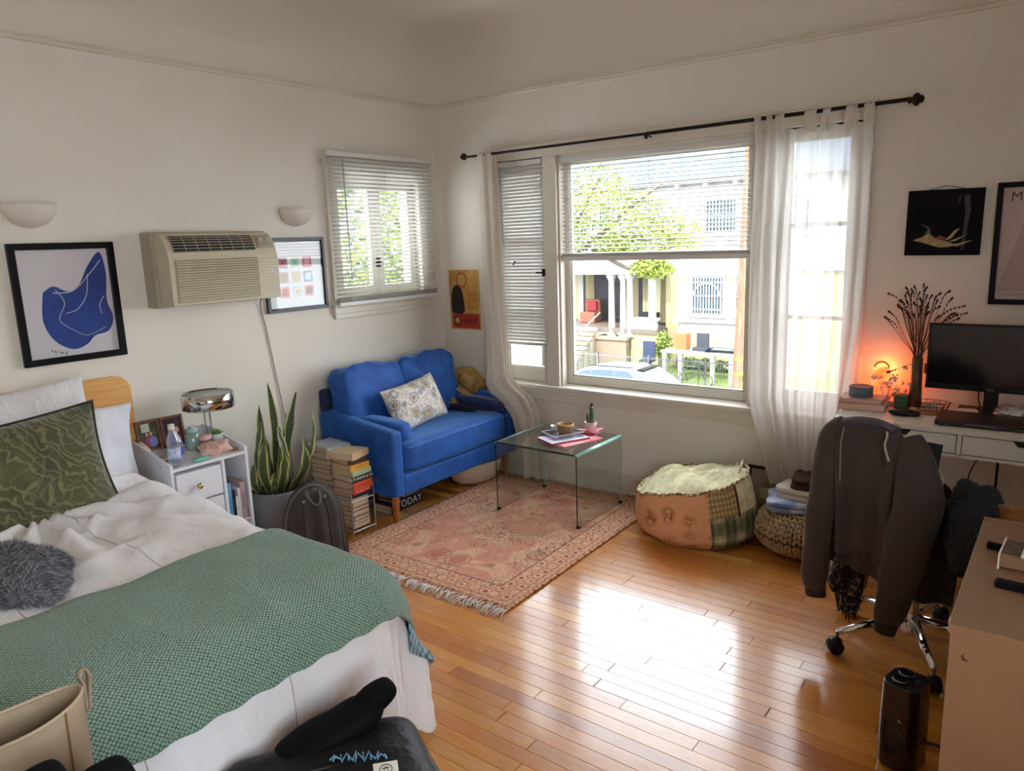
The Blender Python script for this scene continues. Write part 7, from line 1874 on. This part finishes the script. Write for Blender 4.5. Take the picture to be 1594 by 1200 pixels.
# parked car
m_car = mat('car_silver', 'c9ced2', .25, .1, coat=.6); m_cg = mat('car_glass', '9db4c2', .1)
cr = thing('parked_car', 'silver estate car parked at the far kerb below the window', 'car', (-12.2, 23.4, GZ - .1))
cx0 = -14.6; MC = lambda y: Matrix(((1, 0, 0, 0), (0, 0, 1, y), (0, 1, 0, 0), (0, 0, 0, 1)))
bodyp = [(-14.8, -4.95), (-14.75, -4.5), (-13.9, -4.38), (-13.0, -3.90), (-12.2, -3.76), (-10.9, -3.74), (-10.2, -3.84), (-9.35, -4.30), (-9.2, -4.45), (-9.2, -4.95)]
part('body', MB().prism(bodyp, 1.7, MC(22.6)), m_car, cr, bev=.08)
for P in ([(-13.75, -4.38), (-12.95, -3.96), (-12.6, -3.90), (-12.6, -4.36)], [(-12.5, -4.36), (-12.5, -3.88), (-11.5, -3.84), (-11.4, -4.36)], [(-11.3, -4.36), (-11.4, -3.84), (-10.75, -3.86), (-10.35, -4.34)]):
    part('side_window', MB().prism(P, .02, MC(22.585)), m_cg, cr)
part('rear_window', MB().add([(-10.15, 22.75, -3.86), (-10.15, 24.15, -3.86), (-9.40, 24.05, -4.27), (-9.40, 22.85, -4.27)], [(0, 1, 2, 3)]), m_cg, cr, solid=.02)
part('roof_spoiler', MB().box(-10.45, 22.75, -3.80, -10.15, 24.15, -3.765), m_black, cr); part('roof_rail', MB().cyl((-12.6, 22.72, -3.72), (-10.6, 22.72, -3.70), .02, n=6), m_black, cr)
for x in (-13.7, -10.2): part('wheel', MB().cyl((x, 22.58, -5.02), (x, 22.8, -5.02), .33, n=20), m_black, cr)
# iron fence
fe = thing('iron_fence', 'low wire picket fence along the far sidewalk in front of the lawn', 'fence', (-12, 27.4, GZ))
part('rails', MB().box(-24, 27.38, -4.12, -3, 27.42, -4.08).box(-24, 27.38, -5.1, -3, 27.42, -5.06), m_steel, fe)
mb = MB()
for k in range(175): mb.box(-24 + k * .12, 27.39, GZ, -23.98 + k * .12, 27.41, -4.0)
part('pickets', mb, m_steel, fe, stuff=True)
for k in range(8): part('fence_post', MB().box(-23.5 + k * 2.8, 27.35, GZ, -23.42 + k * 2.8, 27.45, -3.95), m_steel, fe)
# bicycle
m_bk = mat('bicycle_black', '3a3f3c', .5)
bi = thing('bicycle', 'black step-through bicycle leaning on the far fence', 'bicycle', (-10.1, 27.15, GZ))
for x in (-10.75, -9.35):
    w_ = part('wheel', MB().tube([(x + .34 * math.cos(a), 27.15, GZ + .36 + .34 * math.sin(a)) for a in [2 * PI * k / 28 for k in range(29)]], .022, n=6, cap=False), m_bk, bi)
    part('spokes', MB().cyl((x - .33, 27.15, GZ + .36), (x + .33, 27.15, GZ + .36), .006, n=4).cyl((x, 27.15, GZ + .03), (x, 27.15, GZ + .69), .006, n=4).cyl((x - .24, 27.15, GZ + .12), (x + .24, 27.15, GZ + .60), .006, n=4).cyl((x + .24, 27.15, GZ + .12), (x - .24, 27.15, GZ + .60), .006, n=4), m_steel, w_)
fz = GZ + .36
part('frame', MB().tube([(-10.75, 27.15, fz), (-10.2, 27.15, fz - .05), (-9.6, 27.15, fz + .42)], .024, n=6).tube([(-10.2, 27.15, fz - .05), (-10.35, 27.15, fz + .42)], .022, n=6).tube([(-10.75, 27.15, fz), (-10.33, 27.15, fz + .32)], .016, n=6).tube([(-10.3, 27.15, fz + .22), (-9.62, 27.15, fz + .5)], .022, n=6).tube([(-9.35, 27.15, fz), (-9.65, 27.15, fz + .62)], .022, n=6), m_bk, bi)
part('saddle', MB().ell((-10.38, 27.15, fz + .47), .14, .07, .035, 10, 6), m_bk, bi); part('handlebar', MB().tube([(-9.85, 27.0, fz + .66), (-9.66, 27.1, fz + .64), (-9.66, 27.25, fz + .64), (-9.85, 27.35, fz + .66)], .02, n=6), m_bk, bi)
# yard things
yt = thing('white_table', 'long white yard table on posts on the lawn across the street', 'table', (-10.3, 29, GZ))
part('tabletop', MB().box(-12.2, 28.5, -3.95, -8.4, 29.7, -3.86), m_xw, yt)
for x in (-12.0, -11.2, -9.6, -8.7): part('leg', MB().box(x - .10, 28.5, GZ, x + .10, 28.7, -3.95), m_xw, yt)
solo('blue_tarp', MB().grid(lambda u, v: Vector((-10.1 + 1.7 * u, 28.6 + 1.0 * v, -3.84 + .28 * math.sin(PI * u) * (1 - .5 * v) + .05 * math.sin(u * 9))), 14, 8), mat('tarp_blue', '2f6fc8', .6), 'bright blue tarp bundled on the white yard table', 'tarp', solid=.01)
solo('yard_chair', MB().box(-10.75, 28.9, -3.86, -10.05, 29.4, -3.70).box(-10.7, 29.3, -3.8, -10.1, 29.4, -3.05), mat('yard_chair_dark', '3f434c', .7), 'dark chair standing on the white yard table', 'chair')
solo('orange_crate', MB().box(-11.7, 29, -3.86, -11.1, 29.5, -3.10), mat('crate_orange', 'c97f45', .8), 'orange-brown crate on the left end of the white yard table', 'crate')
solo('folding_chair', MB().box(-13.6, 29.0, -4.6, -12.95, 29.5, -4.5).box(-13.6, 29.4, -4.6, -12.95, 29.5, -3.6).box(-13.6, 29, GZ, -13.55, 29.05, -4.5).box(-13.0, 29, GZ, -12.95, 29.05, -4.5), mat('folding_navy', '2c3c66', .7), 'navy folding chair beside the porch base across the street', 'chair')
solo('wood_stool', MB().box(-13.3, 28.2, -4.75, -12.5, 28.7, -4.65).box(-13.25, 28.25, GZ, -13.15, 28.35, -4.75).box(-12.65, 28.25, GZ, -12.55, 28.35, -4.75).box(-13.25, 28.6, GZ, -13.15, 28.68, -4.75).box(-12.65, 28.6, GZ, -12.55, 28.68, -4.75), mat('stool_brown', '8a6248', .8), 'low brown wooden stool on the lawn behind the fence', 'stool')
bs = thing('shrub', 'small green shrub growing between the porch and the bay window', 'shrub', (-12.9, 30.3, GZ)); foliage(bs, [((-12.9, 30.3, -4.0), (.5, .4, .9))], 500, m_lf[1:], .10, 5)
hg = thing('hedge', 'row of low dark green plants on the lawn behind the white table', 'hedge', (-10, 30.2, GZ)); foliage(hg, [((-11.4 + k * .8, 30.2, -4.7), (.5, .3, .35)) for k in range(6)], 900, [m_lf[2], mat('leaf_deep', '5f7a34', .8)], .08, 6)
# greenery outside the side window and beyond the narrow window
st_ = thing('garden_tree', 'leafy green tree filling the view of the side window', 'tree', (-5.2, 4.4, GZ))
part('trunk', MB().tube([(-5.2, 4.6, GZ), (-5.1, 4.6, -1), (-5.0, 4.5, 1)], [.2, .16, .12], n=10), m_bark, st_)
foliage(st_, [((-5.0, 4.3, 2.5), (.8, 1.1, 1.2)), ((-5.2, 4.2, .9), (.8, .9, .9)), ((-5.6, 6.0, 2.0), (.8, .7, 1.3)), ((-5.0, 5.2, .6), (.8, .9, .8))], 5200, [mat('leaf_mid', '7f9a4c', .7), m_lf[1], mat('leaf_olive', '5c7440', .7)], .06, 9)
nb = thing('neighbour_building', 'white sided neighbouring building behind the garden tree', 'building', (-13, 7, GZ))
part('wall', MB().box(-18, 0, GZ, -9, 14, 6), m_sidw, nb)
part('eaves', MB().box(-9.1, 0, 5.8, -8.5, 14, 6.1), m_xw, nb)
ns_ = thing('shrub', 'yellow-green bush beyond the narrow window next to the porch', 'shrub', (-20.5, 27.75, GZ)); foliage(ns_, [((-20.0, 27.75, -4.35), (1.0, .25, .85)), ((-21.6, 27.75, -4.2), (.9, .25, 1.0))], 3200, m_lf, .10, 12)
